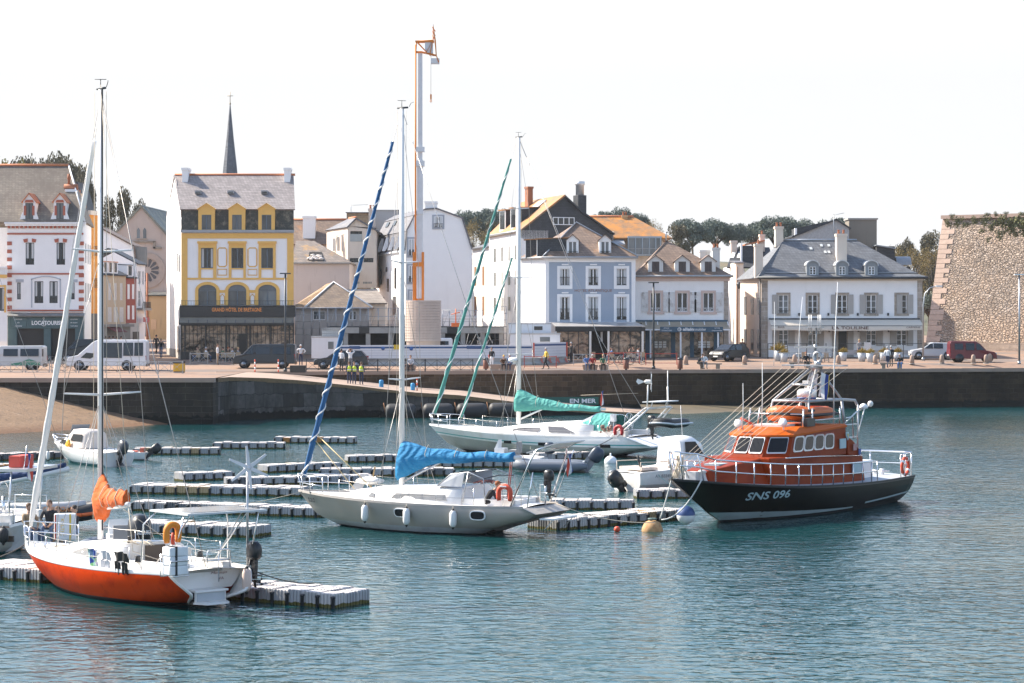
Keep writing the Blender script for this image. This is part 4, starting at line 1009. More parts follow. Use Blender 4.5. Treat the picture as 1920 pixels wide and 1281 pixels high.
B=Bld('seafront_hotel','blue-grey hotel with white window surrounds, hipped slate roof and a glazed terrace',1022.4,215,1191.6)
r=B.root;u=B.u;z=lambda py:B.z(py);W_=B.W
up=[(1049.7,1068.4),(1103,1121.8),(1156,1175)]
hu=[(u(a),u(b),z(535.3),z(503.8)) for a,b in up];hl=[(u(a),u(b),z(600),z(556.6)) for a,b in up]
ze=z(484)
m=MB();wallmb(m,u(1029.5),u(1184),z(604),z(491.5),hu+hl);m.build('blue_front',blue_wall,r)
m=MB();wallmb(m,0,W_,-.4,ze,[(u(1029.5),u(1184),z(604),z(491.5))],y=-.04,depth=.04)
D1=4.2;xl=B.back(976.4,500,D1)[0];D2=8.5
m.poly([(0,-.04,-.4),(0,-.04,ze),(xl,D1,ze),(xl,D1,-.4)]);m.poly([(W_,-.04,-.4),(W_-.3,D2,-.4),(W_-.3,D2,ze),(W_,-.04,ze)]);m.poly([(xl,D1,-.4),(xl,D1,ze),(xl,D2,ze),(xl,D2,-.4)])
m.build('wall',white_wall_b,r)
m=MB()
for(a,b,c,d),(pa,pb) in zip(hu,((1044.7,1074.4),(1098,1127.8),(1151,1180.3))):
 frameband(m,a,b,z(542),d,a-u(pa),0,.06);m.box(a,b,-.05,0,z(542),c);m.box(u(pa)+.4,u(pb)-.4,-.08,0,d+.3,d+.42)
for(a,b,c,d),(pa,pb) in zip(hl,((1044.7,1074.4),(1098,1127.8),(1151,1180.3))):
 frameband(m,a,b,z(603.5),d,a-u(pa),0,.06);m.box(u(pa)+.4,u(pb)-.4,-.08,0,d+.3,d+.42)
m.build('window_surround',white_wall_b,r)
for h in hu:
 w=window(r,*h,cols=2,rows=1,curt=True);railing(w,h[0],h[1],h[2]+.02,h[2]+.75,.08,black_paint,n=9)
for h in hl:
 w=window(r,*h,cols=2,rows=1,curt=True);railing(w,h[0],h[1],h[2]+.02,h[2]+1.0,.08,black_paint,n=9,scroll=True)
m=MB();m.text('HOTEL ATLANTIQUE',.28,TM(u(1112.5),0,z(545.4)),.02,width=u(1147.5)-u(1077.5),bold=.01);m.build('lettering',plain('brown_letters',(.27,.15,.11),.6),r)
m=MB();m.box(-.15,W_+.15,-.25,-.05,ze-.12,ze+.12);m.build('cornice',white_wall_b,r)
for t,c,d in((.35,555,530),(.35,590,560)):
 m=MB();q=lambda s,py:(xl*(t+s)-.03,D1*(t+s),z(py));m.poly([q(-.07,c),q(.07,c),q(.07,d),q(-.07,d)][::-1]);m.build('window',plain('side_window',(.5,.5,.52),.3),r)
ap=(u(1083),4.4,z(414));ap2=(u(1087),4.6,z(414))
rf=MB();rf.slab([(-.2,-.3,ze+.1),(W_+.2,-.3,ze+.1),ap2,ap],.14);rf.slab([(-.2,-.3,ze+.1),ap,(xl+3.4,7,z(436)),(xl-.2,D1,ze+.1)],.14);rf.slab([(W_+.2,-.3,ze+.1),(W_-.1,D2+.2,ze+.1),ap2],.14)
rf.slab([ap,ap2,(W_-.1,D2+.2,ze+.1),(xl-.2,D2+.2,ze+.1),(xl+3.4,7,z(436))],.14)
ro=rf.build('roof',slate_b,r)
m=MB();m.tube([(-.2,-.3,ze+.16),(ap[0],ap[1],ap[2]+.05),(W_+.2,-.3,ze+.16)],.07,5);m.build('hip_flashing',grey_metal,ro)
gutter(ro,[(xl-.25,D1,ze+.05),(-.22,-.36,ze+.05),(W_+.22,-.36,ze+.05)],.09)
for a,b in((1062.5,1085),(1123.5,1146)):
 d=dormer(r,u(a),u(b),z(479),z(449.5),.25,1.9,white_wall_b,slate_b,(u(a+3.5),u(b-3.5),z(477.5),z(452.5)),z(440),cols=2,rows=1)
 railing(d,u(a+2),u(b-2),z(478),z(471),.2,black_paint)
for t in(.25,.72):
 x,y=xl*t-.05,D1*t;m=MB();m.box(x-.1,x+2.6,y-.55,y+.55,ze,ze+1.75);d=m.build('dormer',slate_d,r)
 m=MB();m.box(x-.16,x-.1,y-.5,y+.5,ze+.1,ze+1.65);m.build('window',white_paint,d)
 m=MB();m.slab([(x-.3,y-.65,ze+1.77),(x+3.2,y-.65,ze+1.9),(x+3.2,y+.65,ze+1.9),(x-.3,y+.65,ze+1.77)],.09);m.build('dormer_roof',slate_o,d)
m=MB();m.slab([(u(1040),-3.4,z(612.5)+.05),(u(1206),-3.4,z(612.5)+.05),(W_+.1,-.1,z(604.5)),(u(1034),-.1,z(604.5))],.06);cn=m.build('terrace_roof',plain('terrace_roof_metal',(.42,.40,.38),.35,.3),r)
m=MB();m.box(u(1040),u(1206),-3.5,-3.3,z(621)+.02,z(613.5));m.build('terrace_fascia',black_paint,cn)
for p in(1040.5,1104.5,1138,1201):
 m=MB();m.box(u(p)-.09,u(p)+.09,-3.45,-3.28,-.5,z(621));m.build('post',alu,r)
m=MB();ys=-2.6
for p in(1047,1064,1083,1102,1143,1158,1179,1198):m.box(u(p)-.04,u(p)+.04,ys-.05,ys,-.5,z(618))
for a,b in((1044,1104),(1138,1201)):m.box(u(a),u(b),ys-.05,ys,z(667),z(663));m.box(u(a),u(b),ys-.05,ys,z(622),z(619))
gl=m.build('terrace_screen',black_paint,r)
m=MB();m.box(u(1044),u(1104),ys-.02,ys,-.4,z(620));m.box(u(1138),u(1201),ys-.02,ys,-.4,z(620));m.build('pane',shopglass,gl)
m=MB();m.box(u(1041),u(1203),-.6,-.1,-.4,z(606));m.build('shopfront',plain('dark_interior',(.022,.018,.016),.7),r)
m=MB();m.box(u(1124),u(1128),-2.75,-2.7,z(640),z(622));m.build('menu_board',plain('menu_grey',(.45,.45,.44),.6),r)
# lichen-roofed house with a veranda
B=Bld('veranda_house','house with a large orange lichened roof and a glazed veranda, behind the estate agency',1108,242,1254,z0=5)
r=B.root;u=B.u;z=lambda py:B.z(py);W_=B.W
m=MB();m.box(.3,W_-.5,.6,9,0,z(446));m.build('wall',cream_wall,r)
m=MB();ze=z(446);m.slab([(-.3,-.4,ze),(W_+.3,-.4,ze),(u(1192),4.5,z(403)),(-.3,4.5,z(403))],.16);m.slab([(W_+.3,-.4,ze),(W_+.3,9.4,ze),(u(1192),4.5,z(403))],.16);m.slab([(-.3,4.5,z(403)),(u(1192),4.5,z(403)),(W_+.3,9.4,ze),(-.3,9.4,ze)],.16);ro=m.build('roof',slate_o,r)
m=MB();m.tube([(-.3,4.5,z(402.5)),(u(1192),4.5,z(402.5))],.13,6);m.build('ridge_tiles',tile_ridge,ro)
chimney(ro,u(1170),u(1180),4,5,z(408),z(400.5),ochre_wall,2)
vb=Bld('veranda','x',1176,240.5,1238,z0=5);bpy.data.objects.remove(vb.root)
m=MB();x0,x1=u(1176),u(1240)
m.box(x0,x1,-.6,.3,z(447),z(443.5));m.box(x0,x1,-.6,.3,z(480),z(477))
for p in(1178,1191,1204,1217,1229,1238):m.box(u(p)-.05,u(p)+.05,-.6,-.5,z(477),z(447))
v=m.build('veranda',plain('veranda_frame',(.30,.36,.40),.5),r)
m=MB();m.box(x0,x1,-.5,.2,z(477),z(447));m.build('pane',glass,v)
railing(v,x0,x1,z(478),z(466),-.7,grey_metal)
m=MB();m.slab([(u(1146),-1.2,z(458)),(u(1171),-1.2,z(458)),(u(1167),.5,z(444)),(u(1146),.5,z(444))],.15);d=m.build('skylight',grey_paint,r)
# the estate agency
B=Bld('agency_house','white house with braced shutters and a blue shop sign under a glass awning',1191.6,217,1366)
r=B.root;u=B.u;z=lambda py:B.z(py);W_=B.W
gl3=[(1219.6,1239),(1269.8,1289),(1318.5,1338)]
hs=[(u(a),u(b),z(584.5),z(549)) for a,b in gl3]
ze=z(518)
m=MB();wallmb(m,.02,u(1357),z(605),ze,hs);m.box(.02,u(1357),-.0,.2,-.4,-.3)
D=8;xr=B.back(1363,600,D)[0]
m.poly([(W_,0,-.4),(xr,D,-.4),(xr,D,ze),(W_,0,ze)]);m.poly([(0,D,-.4),(0,D,ze),(xr,D,ze),(xr,D,-.4)]);m.poly([(.02,0,-.4),(.02,0,ze),(.02,D,ze),(.02,D,-.4)]);m.build('wall',white_wall_b,r)
m=MB();m.box(u(1357),W_,-.03,.5,-.4,ze);m.build('quoins',granite,r)
pinkst=plain('pink_stone',(.60,.46,.40),.85,var=.12)
m=MB();m.box(-.05,W_+.1,-.12,0,z(527),z(519.5));m.box(-.1,W_+.2,-.3,0,z(519.4),z(516.5));m.build('cornice',pinkst,r)
m=MB()
for h in hs:frameband(m,h[0],h[1],h[2],h[3],.2,0,.05);m.box(h[0]-.3,h[1]+.3,-.1,0,h[2]-.22,h[2])
m.build('window_surround',pinkst,r)
shw=plain('flaking_white',(.66,.65,.63),.7,var=.12,dirt=(.32,.27,.23),dscale=2.2)
for h in hs:
 w=window(r,*h,cols=2,rows=1,curt=False);railing(w,h[0],h[1],h[2],h[2]+.35,.05,white_paint,n=6,scroll=True)
 for s in(-1,1):
  a=h[0]-.22-.58 if s<0 else h[1]+.22;b=a+.58;c,d=h[2]-.05,h[3]+.05
  m=MB();m.box(a,b,-.07,-.02,c,d);sw=(b-a)
  for zz in(c+.18,d-.2):m.box(a,b,-.1,-.07,zz-.05,zz+.05)
  p,q=((a,c+.25),(b,d-.25)) if s>0 else((b,c+.25),(a,d-.25))
  m.prism([(p[0]-.04,-.07,p[1]),(p[0]+.04,-.07,p[1]),(q[0]+.04,-.07,q[1]),(q[0]-.04,-.07,q[1])],(0,-.03,0));m.build('shutter',shw,r)
rf=MB();ap=(u(1254),4,z(449));ap2=(u(1258),4.2,z(449))
rf.slab([(-.1,-.4,ze+.05),(W_+.35,-.4,ze+.05),ap2,ap],.15);rf.slab([(W_+.35,-.4,ze+.05),(xr+.3,D+.3,ze+.05),ap2],.15);rf.slab([(-.1,-.4,ze+.05),ap,(-.1,D+.3,ze+.05)],.15);rf.slab([ap,ap2,(xr+.3,D+.3,ze+.05),(-.1,D+.3,ze+.05)],.15);ro=rf.build('roof',slate_b,r)
m=MB();m.lathe([(.14,0),(.05,.3),(.09,.4),(.02,.95)],(ap[0],ap[1],ap[2]),8);m.build('finial',grey_metal,ro)
gutter(ro,[(-.15,-.48,ze),(W_+.4,-.48,ze)],.1,grey_metal)
weath=plaster('weathered_white',(.68,.66,.63),(.28,.22,.18),1)
for a,b in((1215.5,1243.5),(1265.5,1293.5),(1314.5,1342)):
 dormer(r,u(a),u(b),z(515),z(489),.1,2.6,weath,slate_b,(u(a+7),u(b-7),z(513.5),z(490.5)),z(479),shut=plain('brown_panel',(.075,.055,.05),.6),over=.14)
chimney(ro,u(1318),u(1337),3.5,4.5,z(490),z(467),weath,0);chimney(ro,u(1340),u(1354),2.4,3.4,z(512),z(463),weath,2)
m=MB();pts=[(-.15+(W_*.985+.15)*i/8) for i in range(9)]
for i,a in enumerate(pts):m.slab([(a*1.0+(-.25 if i==0 else.0)-.03,-1.9,z(618)),(a+.05-(.25 if i==0 else 0),-1.9,z(618)),(a+.05,-.05,z(602)),(a-.03,-.05,z(602))],.06)
m.box(-.3,W_+.0,-1.95,-1.85,z(619.5),z(617));aw=m.build('awning_frame',white_paint,r)
m=MB();m.slab([(-.3,-1.88,z(617.6)),(W_,-1.88,z(617.6)),(W_-.2,-.05,z(602.2)),(0,-.05,z(602.2))],.02);m.build('awning_glass',plain('mossy_glass',(.30,.25,.18),.4,var=.4,scale=1.2),aw)
navy=plain('navy_sign',(.035,.085,.13),.5)
m=MB();m.box(u(1235),u(1352),-2.05,-1.97,z(622.7),z(612.8));sg=m.build('sign_board',navy,r)
m=MB();m.text('allain',.27,TM(u(1287.5),-2.05,z(617.2)),.015,width=1.0,bold=.03);m.text('immobilier',.26,TM(u(1307.5),-2.05,z(617.4)),.015,width=1.25)
cx,cz=u(1271),z(617.6);m.ring([(cx+.15*math.cos(k*.5236),-2.07,cz+.15*math.sin(k*.5236)) for k in range(12)],.03,4);m.ring([(cx+.03+.07*math.cos(k*.7854),-2.07,cz+.07*math.sin(k*.7854)) for k in range(8)],.022,4);m.box(cx+.1,cx+.14,-2.09,-2.06,cz-.1,cz+.1)
for cxp,ws in((1247,('SYNDIC','TRANSACTIONS')),(1341,('LOCATIONS','SAISONNIÈRES'))):
 for w,py,wd in zip(ws,(615.3,619.6),(.5,.95)):m.text(w,.11,TM(u(cxp),-2.05,z(py)),.015,width=wd)
m.build('lettering',lt,sg)
for p in(1217.5,1273.5,1313,1343):
 m=MB();m.box(u(p)-.07,u(p)+.07,-1.95,-1.83,-.4,z(618));m.build('post',white_paint,r)
m=MB()
for a,b in((1210,1220),(1258,1266),(1293.5,1301),(1338,1349)):m.box(u(a),u(b),-.2,0,-.4,z(606))
m.box(0,W_-.1,-.18,0,z(606),z(600));m.build('shopfront',navy,r)
m=MB();m.box(.1,u(1356),-.1,-.04,-.4,z(606));sp=m.build('shop_window',shopglass,r)
m=MB()
for a0,n in((1227,3),(1309,3)):
 for i in range(n):
  for j in range(3):m.box(u(a0+i*8),u(a0+i*8+6),-.14,-.11,z(640+j*4.4+3.4),z(640+j*4.4))
m.build('notice_card',plain('paper_notice',(.68,.66,.62),.8,var=.15,scale=12),sp)
# side street to the right: pale walls, and the house behind
B=Bld('lane_house','pale tall house in the lane, with skylights and a slate dormer block',1368,238,1396,z0=4.4)
r=B.root;u=B.u;z=lambda py:B.z(py);W_=B.W
m=MB();m.box(0,W_,0,7,-.3,z(500));m.build('wall',white_wall,r)
m=MB()
for a,c,d in((1370,540,505),(1374,655,620),(1380,590,560),(1382,650,632)):m.box(u(a),u(a+3.5),-.04,0,z(c),z(d))
m.build('window',glass,r)
m=MB();m.slab([(-.3,-.3,z(501)),(W_+3,-.3,z(501)),(W_+3,5,z(461)),(-.3+1.2,5,z(461))],.15);ro=m.build('roof',slate_d,r)
for k in range(2):
 m=MB();f=lambda t,x:(x,-.3+5.3*t,z(501)+(z(461)-z(501))*t+.06);x=u(1373+k*12);m.slab([f(.45,x),f(.45,x+.35),f(.78,x+.75),f(.78,x+.4)],.06);m.build('skylight',white_paint,ro)
m=MB();m.box(u(1393),u(1430),1.2,5,z(500),z(460));d=m.build('dormer',slate_d,r)
m=MB();m.box(u(1391),u(1394),1.1,1.6,z(490),z(456));m.build('window',white_paint,d)
chimney(r,u(1377),u(1388),3.5,4.6,z(480),z(449),pale_tan,0);chimney(r,u(1432),u(1441),3.5,4.6,z(470),z(437),pale_tan,1)
m=MB();m.slab([(u(1402),3,z(456)),(u(1440),3,z(448)),(u(1440),6,z(448)),(u(1402),6,z(456))],.12);m.build('roof',tile_ridge,r)
B=Bld('beige_house','narrow beige house with a street lantern in the shaded lane',1380,232,1394,z0=4.4)
r=B.root;u=B.u;z=lambda py:B.z(py)
m=MB();m.box(0,B.W,0,6,-.3,z(492));m.build('wall',cream_wall,r)
m=MB();m.slab([(-.1,-.2,z(492)),(B.W+.1,-.2,z(492)),(B.W+.1,6,z(486)),(-.1,6,z(486))],.1);m.build('roof',slate_g,r)
m=MB();m.tube([(.1,-.1,z(660)),(.1,-.1,z(500))],.07,5);m.build('drainpipe',plain('brown_pipe',(.25,.14,.09),.6),r)
m=MB();m.tube([(u(1380),-.1,z(533)),(u(1384),-.8,z(533))],.03,4);m.lathe([(.02,.5),(.22,.3),(.24,.2),(.1,-.2)],(u(1384),-.8,z(538)),8);m.build('lantern',dark_metal,r)
# the restaurant on the right
B=Bld('restaurant','white restaurant with granite corners, beige shutters, round slate dormers and a long canvas awning',1428,217,1729)
r=B.root;u=B.u;z=lambda py:B.z(py);W_=B.W
gw=[(1459.7,1478),(1514.7,1532.7),(1570,1588),(1624,1643),(1681,1700)]
hs=[(u(a),u(b),z(588),z(553)) for a,b in gw]
gg=[(1459.7,1478),(1514.7,1532.7),(1624,1643),(1681,1700)]
hg=[(u(a),u(b),z(648),z(617)) for a,b in gg]+[(u(1572),u(1588),-.3,z(617))]
ze=z(521);D=10
m=MB();wallmb(m,u(1439.5),u(1720),-.4,ze,hs+hg);m.build('wall',white_wall_b,r)
xl=B.back(1388,600,D)[0]
m=MB();m.poly([(0,0,-.4),(0,0,ze),(xl,D,ze),(xl,D,-.4)]);m.poly([(W_,0,-.4),(W_,D,-.4),(W_,D,ze),(W_,0,ze)]);m.poly([(xl,D,-.4),(xl,D,ze),(W_,D,ze),(W_,D,-.4)]);m.build('flank',pale_tan,r)
m=MB()
for t,c,d in((.12,590,558),(.42,590,558),(.75,590,555),(.12,664,618),(.42,664,618),(.75,664,618)):
 q=lambda s,py:(xl*(t+s)-.03,D*(t+s),z(py));m.poly([q(-.06,c),q(.06,c),q(.06,d),q(-.06,d)][::-1])
m.build('window',glass,r)
m=MB();m.box(-.02,u(1439.5),-.04,.3,-.4,ze);m.box(u(1720),W_+.02,-.04,.3,-.4,ze);m.build('quoins',granite,r)
m=MB()
for h in hs+hg:frameband(m,h[0],h[1],h[2],h[3],.2,0,.035);
for h in hs:m.box(h[0]-.2,h[1]+.2,-.08,0,h[2]-.2,h[2])
m.build('window_surround',blocks('granite_surround',(.34,.28,.22),(.44,.37,.3),(.5,.44,.38),.9,.32,.02),r)
m=MB();m.box(-.1,W_+.1,-.22,0,z(526),z(520.5));m.build('cornice',plain('cream_stone',(.60,.52,.43),.85),r)
for h in hs+hg[:4]:
 w=window(r,*h,cols=2,rows=3,curt=False)
 if h in hs:railing(w,h[0],h[1],h[2],h[2]+.28,.04,black_paint,n=7)
m=MB();m.box(hg[4][0],hg[4][1],.15,.2,-.3,hg[4][3]);m.build('door',plain('dark_doorway',(.012,.011,.01),.4),r)
bsh=plain('beige_shutter',(.38,.355,.325),.7,var=.06)
def shutters(h,ls=True,rs=True,half=False):
 w=.52
 for s,on in((-1,ls),(1,rs)):
  if not on:continue
  a=h[0]-.06-w if s<0 else h[1]+.06
  if half and s<0:a=h[0]
  m=MB();m.box(a,a+w,-.1,-.045,h[2]-.02,h[3]+.02);m.build('shutter',bsh,r)
shutters(hs[0],True,False);shutters(hs[2]);shutters(hs[3]);shutters(hs[4],True,True,True)
for h in hg[:4]:shutters(h)
shutters((hg[4][0],hg[4][1],-.1,hg[4][3]))
rf=MB();yr=4.6;zk=z(513);xrl,xrr=u(1480),u(1620)
rf.slab([(-.4,-.5,ze+.05),(W_+.4,-.5,ze+.05),(u(1722),.4,zk),(u(1436),.4,zk)],.14);rf.slab([(u(1436),.4,zk),(u(1722),.4,zk),(xrr,yr,z(447.5)),(xrl,yr,z(447.5))],.14)
rf.slab([(-.4,-.5,ze+.05),(u(1436),.4,zk),(xrl,yr,z(447.5)),(xl-.3,D+.3,ze+.05)],.14);rf.slab([(W_+.4,-.5,ze+.05),(W_+.4,D+.3,ze+.05),(xrr,yr,z(447.5)),(u(1722),.4,zk)],.14);rf.slab([(xrl,yr,z(447.5)),(xrr,yr,z(447.5)),(W_+.4,D+.3,ze+.05),(xl-.3,D+.3,ze+.05)],.14)
ro=rf.build('roof',slate_new,r)
m=MB();m.tube([(xrl,yr,z(447)),(xrr,yr,z(447))],.1,6);m.tube([(u(1436),.38,zk+.06),(u(1722),.38,zk+.06)],.05,4);m.build('ridge_flashing',grey_metal,ro)
gutter(ro,[(-.42,-.58,ze),(W_+.42,-.58,ze)],.11,dark_metal)
zinc=plain('zinc',(.26,.28,.30),.45,.3)
for a,b in((1511,1536.5),(1566,1592),(1621,1647)):
 dormer(r,u(a+1.5),u(b-1.5),z(518),z(499),-.05,2.6,zinc,plain('zinc_light',(.50,.51,.52),.4,.4),(u(a+7),u(b-7),z(515.5),z(500)),z(489),cols=2,rows=3,over=.18,arch=True)
f2=lambda px,py:(u(px),.4+(yr-.4)*(513-py)/(513-447.5),z(py)+.09)
for px,py in((1551,459),(1565,459),(1530,465),(1556,472),(1563,472)):
 m=MB();m.slab([f2(px-2.5,py+2.5),f2(px+2.5,py+2.5),f2(px+1.5,py-2),f2(px-3,py-2)],.05);m.build('skylight',plain('pale_glass',(.5,.52,.52),.2),ro)
chimney(ro,u(1574),u(1593),1.7,2.9,z(490),z(437),cream_wall,2);chimney(ro,u(1464),u(1479),4.4,5.4,z(460),z(421),cream_wall,2);chimney(ro,u(1417),u(1432),.6,1.6,z(522),z(457),cream_wall,1)
m=MB();m.tube([(u(1577),5,z(447)),(u(1577),5,z(397))],.04,4);m.tube([(u(1577),5,z(399)),(u(1597),5,z(395))],.03,4);m.build('aerial',grey_metal,ro)
m=MB();m.tube([(u(1425),-.1,-.3),(u(1425),-.1,ze-.1)],.07,6);m.build('drainpipe',dark_metal,r)
canv=plain('awning_canvas',(.60,.53,.44),.9,var=.06)
m=MB();n=24;A0,A1=u(1441),u(1724)
top=[(A0+(A1-A0)*i/n,-.1,z(599)) for i in range(n+1)];mid=[(A0+(A1-A0)*i/n,-2.1,z(610)-.06*math.sin(math.pi*i/n*1.0)) for i in range(n+1)]
val=[(p[0],-2.12,p[2]-.42-.02*math.sin(i*1.3)) for i,p in enumerate(mid)]
m.loft([top,mid,val],0);m.loft([[(p[0],p[1]+.015,p[2]-.02) for p in q] for q in(val,mid,top)],0)
aw=m.build('awning',canv,r)
m=MB();m.tube([(A0,-.12,z(598.5)),(A1,-.12,z(598.5))],.09,6);m.tube([(A0,-2.08,z(611)),(A1,-2.08,z(611))],.035,5);m.build('awning_roller',dark_metal,aw)
m=MB();m.text('LA TOULINE',.26,TM(u(1588),-2.14,z(614.8)),.02,width=u(1621)-u(1553),bold=.012)
m.text('BAR',.15,TM(u(1460),-2.14,z(613.6)),.02,width=.6);m.text('CRÊPERIE',.17,TM(u(1705),-2.14,z(613.4)),.02,width=1.25)
m.build('lettering',plain('brown_letters2',(.11,.06,.05),.7),aw)
m=MB()
for px in(1498,1553,1608,1665):m.box(u(px)-.08,u(px)+.08,-.15,0,z(592),z(587))
m.build('wall_light',dark_metal,r)
for px in(1499,1554,1609,1665):
 m=MB();m.lathe([(.03,.3),(.13,.12),(.12,0),(.06,-.22)],(u(px),-.25,z(618)),8);m.box(u(px)-.02,u(px)+.02,-.25,0,z(618)+.28,z(618)+.31);m.build('lantern',plain('brass_lantern',(.10,.07,.035),.4,.5),r)
B=Bld('gable_house','house with a bare stone gable and dormer behind the restaurant roof',1488,240,1592,z0=5)
r=B.root;u=B.u;z=lambda py:B.z(py);W_=B.W
m=MB();m.prism([(0,0,0),(W_,0,0),(W_,0,z(428)),(u(1568),0,z(411)),(0,0,z(444))],(0,7,0));m.build('wall',plain('flecked_gable',(.36,.36,.36),.9,var=.4,scale=6),r)
m=MB();m.slab([(-.2,-.2,z(444)+.05),(u(1568),-.2,z(410)),(u(1568),7,z(410)),(-.2,7,z(444)+.05)],.15);m.slab([(u(1568),-.2,z(410)),(W_+.2,-.2,z(428)),(W_+.2,7,z(428)),(u(1568),7,z(410))],.15);ro=m.build('roof',slate_d,r)
m=MB();m.prism([(u(1493),-.1,z(441)),(u(1552),-.1,z(417)),(u(1552),-.1,z(415)),(u(1493),-.1,z(428))],(0,4,0));d=m.build('dormer',slate_d,r)
m=MB();m.box(u(1490),u(1494),-.16,.4,z(443),z(428));m.build('window',white_paint,d)
B=Bld('stair_tower','square weathered grey tower block with a flat cap behind the restaurant',1592,243,1644,z0=5)
m=MB();m.box(0,B.W,0,3,0,B.z(412));m.build('wall',plaster('weathered_grey',(.23,.205,.17),(.12,.11,.09),1),B.root)
m=MB();m.box(-.12,B.W+.12,-.12,3.1,B.z(412),B.z(409));m.build('roof_cap',concrete,B.root)
B=Bld('slate_house','low slate-clad house with a white barrel roof at the right of the restaurant',1644,241,1712,z0=5)
u=B.u;z=lambda py:B.z(py)
m=MB();m.box(0,u(1678),0,4,0,z(462));m.box(0,B.W-.2,.3,4,0,z(500));m.build('wall',slate_d,B.root)
m=MB();m.slab([(-.1,-.3,z(459)),(u(1680),-.3,z(465)),(u(1680),4,z(465)),(-.1,4,z(459))],.12)
n=8;m.loft([[(x,1.2-1.3*math.cos(math.pi*i/n),z(497)+1.1*math.sin(math.pi*i/n)*.8) for i in range(n+1)] for x in(u(1681),u(1709))]);m.build('roof',zinc,B.root)
# the bastion
B=Bld('bastion','massive battered rubble bastion wall with a stone cordon and weeds along its top',1732,236,2120,224,cat='fortress wall')
r=B.root;W_=B.W
pr=[(1731.8,664),(1737,640),(1744,590),(1752,530),(1761,458),(1768.4,411)]
m=MB();L=[]
for(px,py),v in zip(pr,(0,.25,1.0,2.0,3.1,4.0)):L.append(B.back(px,py,v))
Rr=[(W_,v,p[2]*1.0) for p,v in zip(L,(0,.25,1.0,2.0,3.1,4.0))]
n=30
for i in range(len(L)-1):
 a,b=L[i],L[i+1]
 for k in range(n):
  f=lambda p,t:(p[0]+(W_-p[0])*t,p[1],p[2])
  m.poly([f(a,k/n),f(a,(k+1)/n),f(b,(k+1)/n),f(b,k/n)])
 m.poly([a,b,(b[0]+4,b[1]+20,b[2]),(a[0]+4,a[1]+20,a[2])],0)
m.build('wall',rubble('bastion_rubble'),r)
m=MB();t=L[-1];pts=[]
m.prism([(t[0]-.1,t[1]-.35,t[2]),(W_,t[1]-.35,t[2]),(W_,t[1]+20,t[2]),(t[0]+3,t[1]+20,t[2])],(0,0,.36));m.build('cordon',plain('cordon_stone',(.46,.33,.26),.9,var=.2,bmp=.4),r)
m=MB();
for i in range(len(L)-1):
 a,b=L[i],L[i+1];h=(b[2]-a[2]);k=max(1,round(h/.5))
 for j in range(k):
  t0,t1=j/k,(j+.93)/k;w=.9 if j%2 else 1.45
  A=[a[q]+(b[q]-a[q])*t0 for q in range(3)];C=[a[q]+(b[q]-a[q])*t1 for q in range(3)]
  m.prism([(A[0]-.02,A[1],A[2]),(A[0]+w,A[1],A[2]),(C[0]+w,C[1],C[2]),(C[0]-.02,C[1],C[2])],(0,-.05,0))
m.build('quoins',plain('bastion_quoin',(.47,.345,.27),.9,var=.25,bmp=.4),r)
zb_=B.z(648,1800);m=MB();m.box(-.2,W_,-.5,.3,zb_-.25,zb_+.28);m.box(-.2,W_,-.9,.2,-1,zb_-.25);m.build('plinth',blocks('plinth_stone',(.42,.33,.26),(.5,.4,.32),(.3,.24,.19),1.1,.45,.02),r)
WEED=(r,L[-1],W_)
# boats and pontoons
def wl(px,py):
 s=(py-HZ)/H;return Vector(((px-960)/s,F/s,0))
class Boat:
 """root empty on the water at the stern, +x to the bow, +y to port"""
 def __init__(s,name,label,bow,stern,yl=0,cat='sailboat'):
  b=wl(*bow);S0=wl(*stern);o=S0.copy()
  for i in range(8):
   d=b-o;a=d.normalized();n=Vector((-a.y,a.x,0));o=S0-n*yl
  s.o,s.a,s.n,s.L=o,a,n,d.length
  s.rot=math.atan2(a.y,a.x)
  s.root=thing(name,label,cat,tuple(o),s.rot)
 def p(s,px,py,y):
  k=(px-960)/F;q=s.o+s.n*y
  x=(k*q.y-q.x)/(s.a.x-k*s.a.y);Y=q.y+s.a.y*x
  return Vector((x,y,H-(py-HZ)*Y/F))
 def w(s,x,y,z):return s.o+s.a*x+s.n*y+Vector((0,0,z))
def lerp(a,b,t):return a+(b-a)*t
def curve(tab,t):
 for(t0,v0),(t1,v1) in zip(tab,tab[1:]):
  if t<=t1:
   k=(t-t0)/(t1-t0);return v0+(v1-v0)*k
 return tab[-1][1]
def smooth(tab,t):
 n=len(tab)
 for i in range(n-1):
  if t<=tab[i+1][0] or i==n-2:
   t0,v0=tab[i];t1,v1=tab[i+1];k=max(0,min(1,(t-t0)/(t1-t0)))
   m0=(v1-tab[i-1][1])/(t1-tab[i-1][0]) if i else(v1-v0)/(t1-t0)
   m1=(tab[i+2][1]-v0)/(tab[i+2][0]-t0) if i<n-2 else(v1-v0)/(t1-t0)
   h=t1-t0;k2,k3=k*k,k*k*k
   return(2*k3-3*k2+1)*v0+(k3-2*k2+k)*h*m0+(-2*k3+3*k2)*v1+(k3-k2)*h*m1
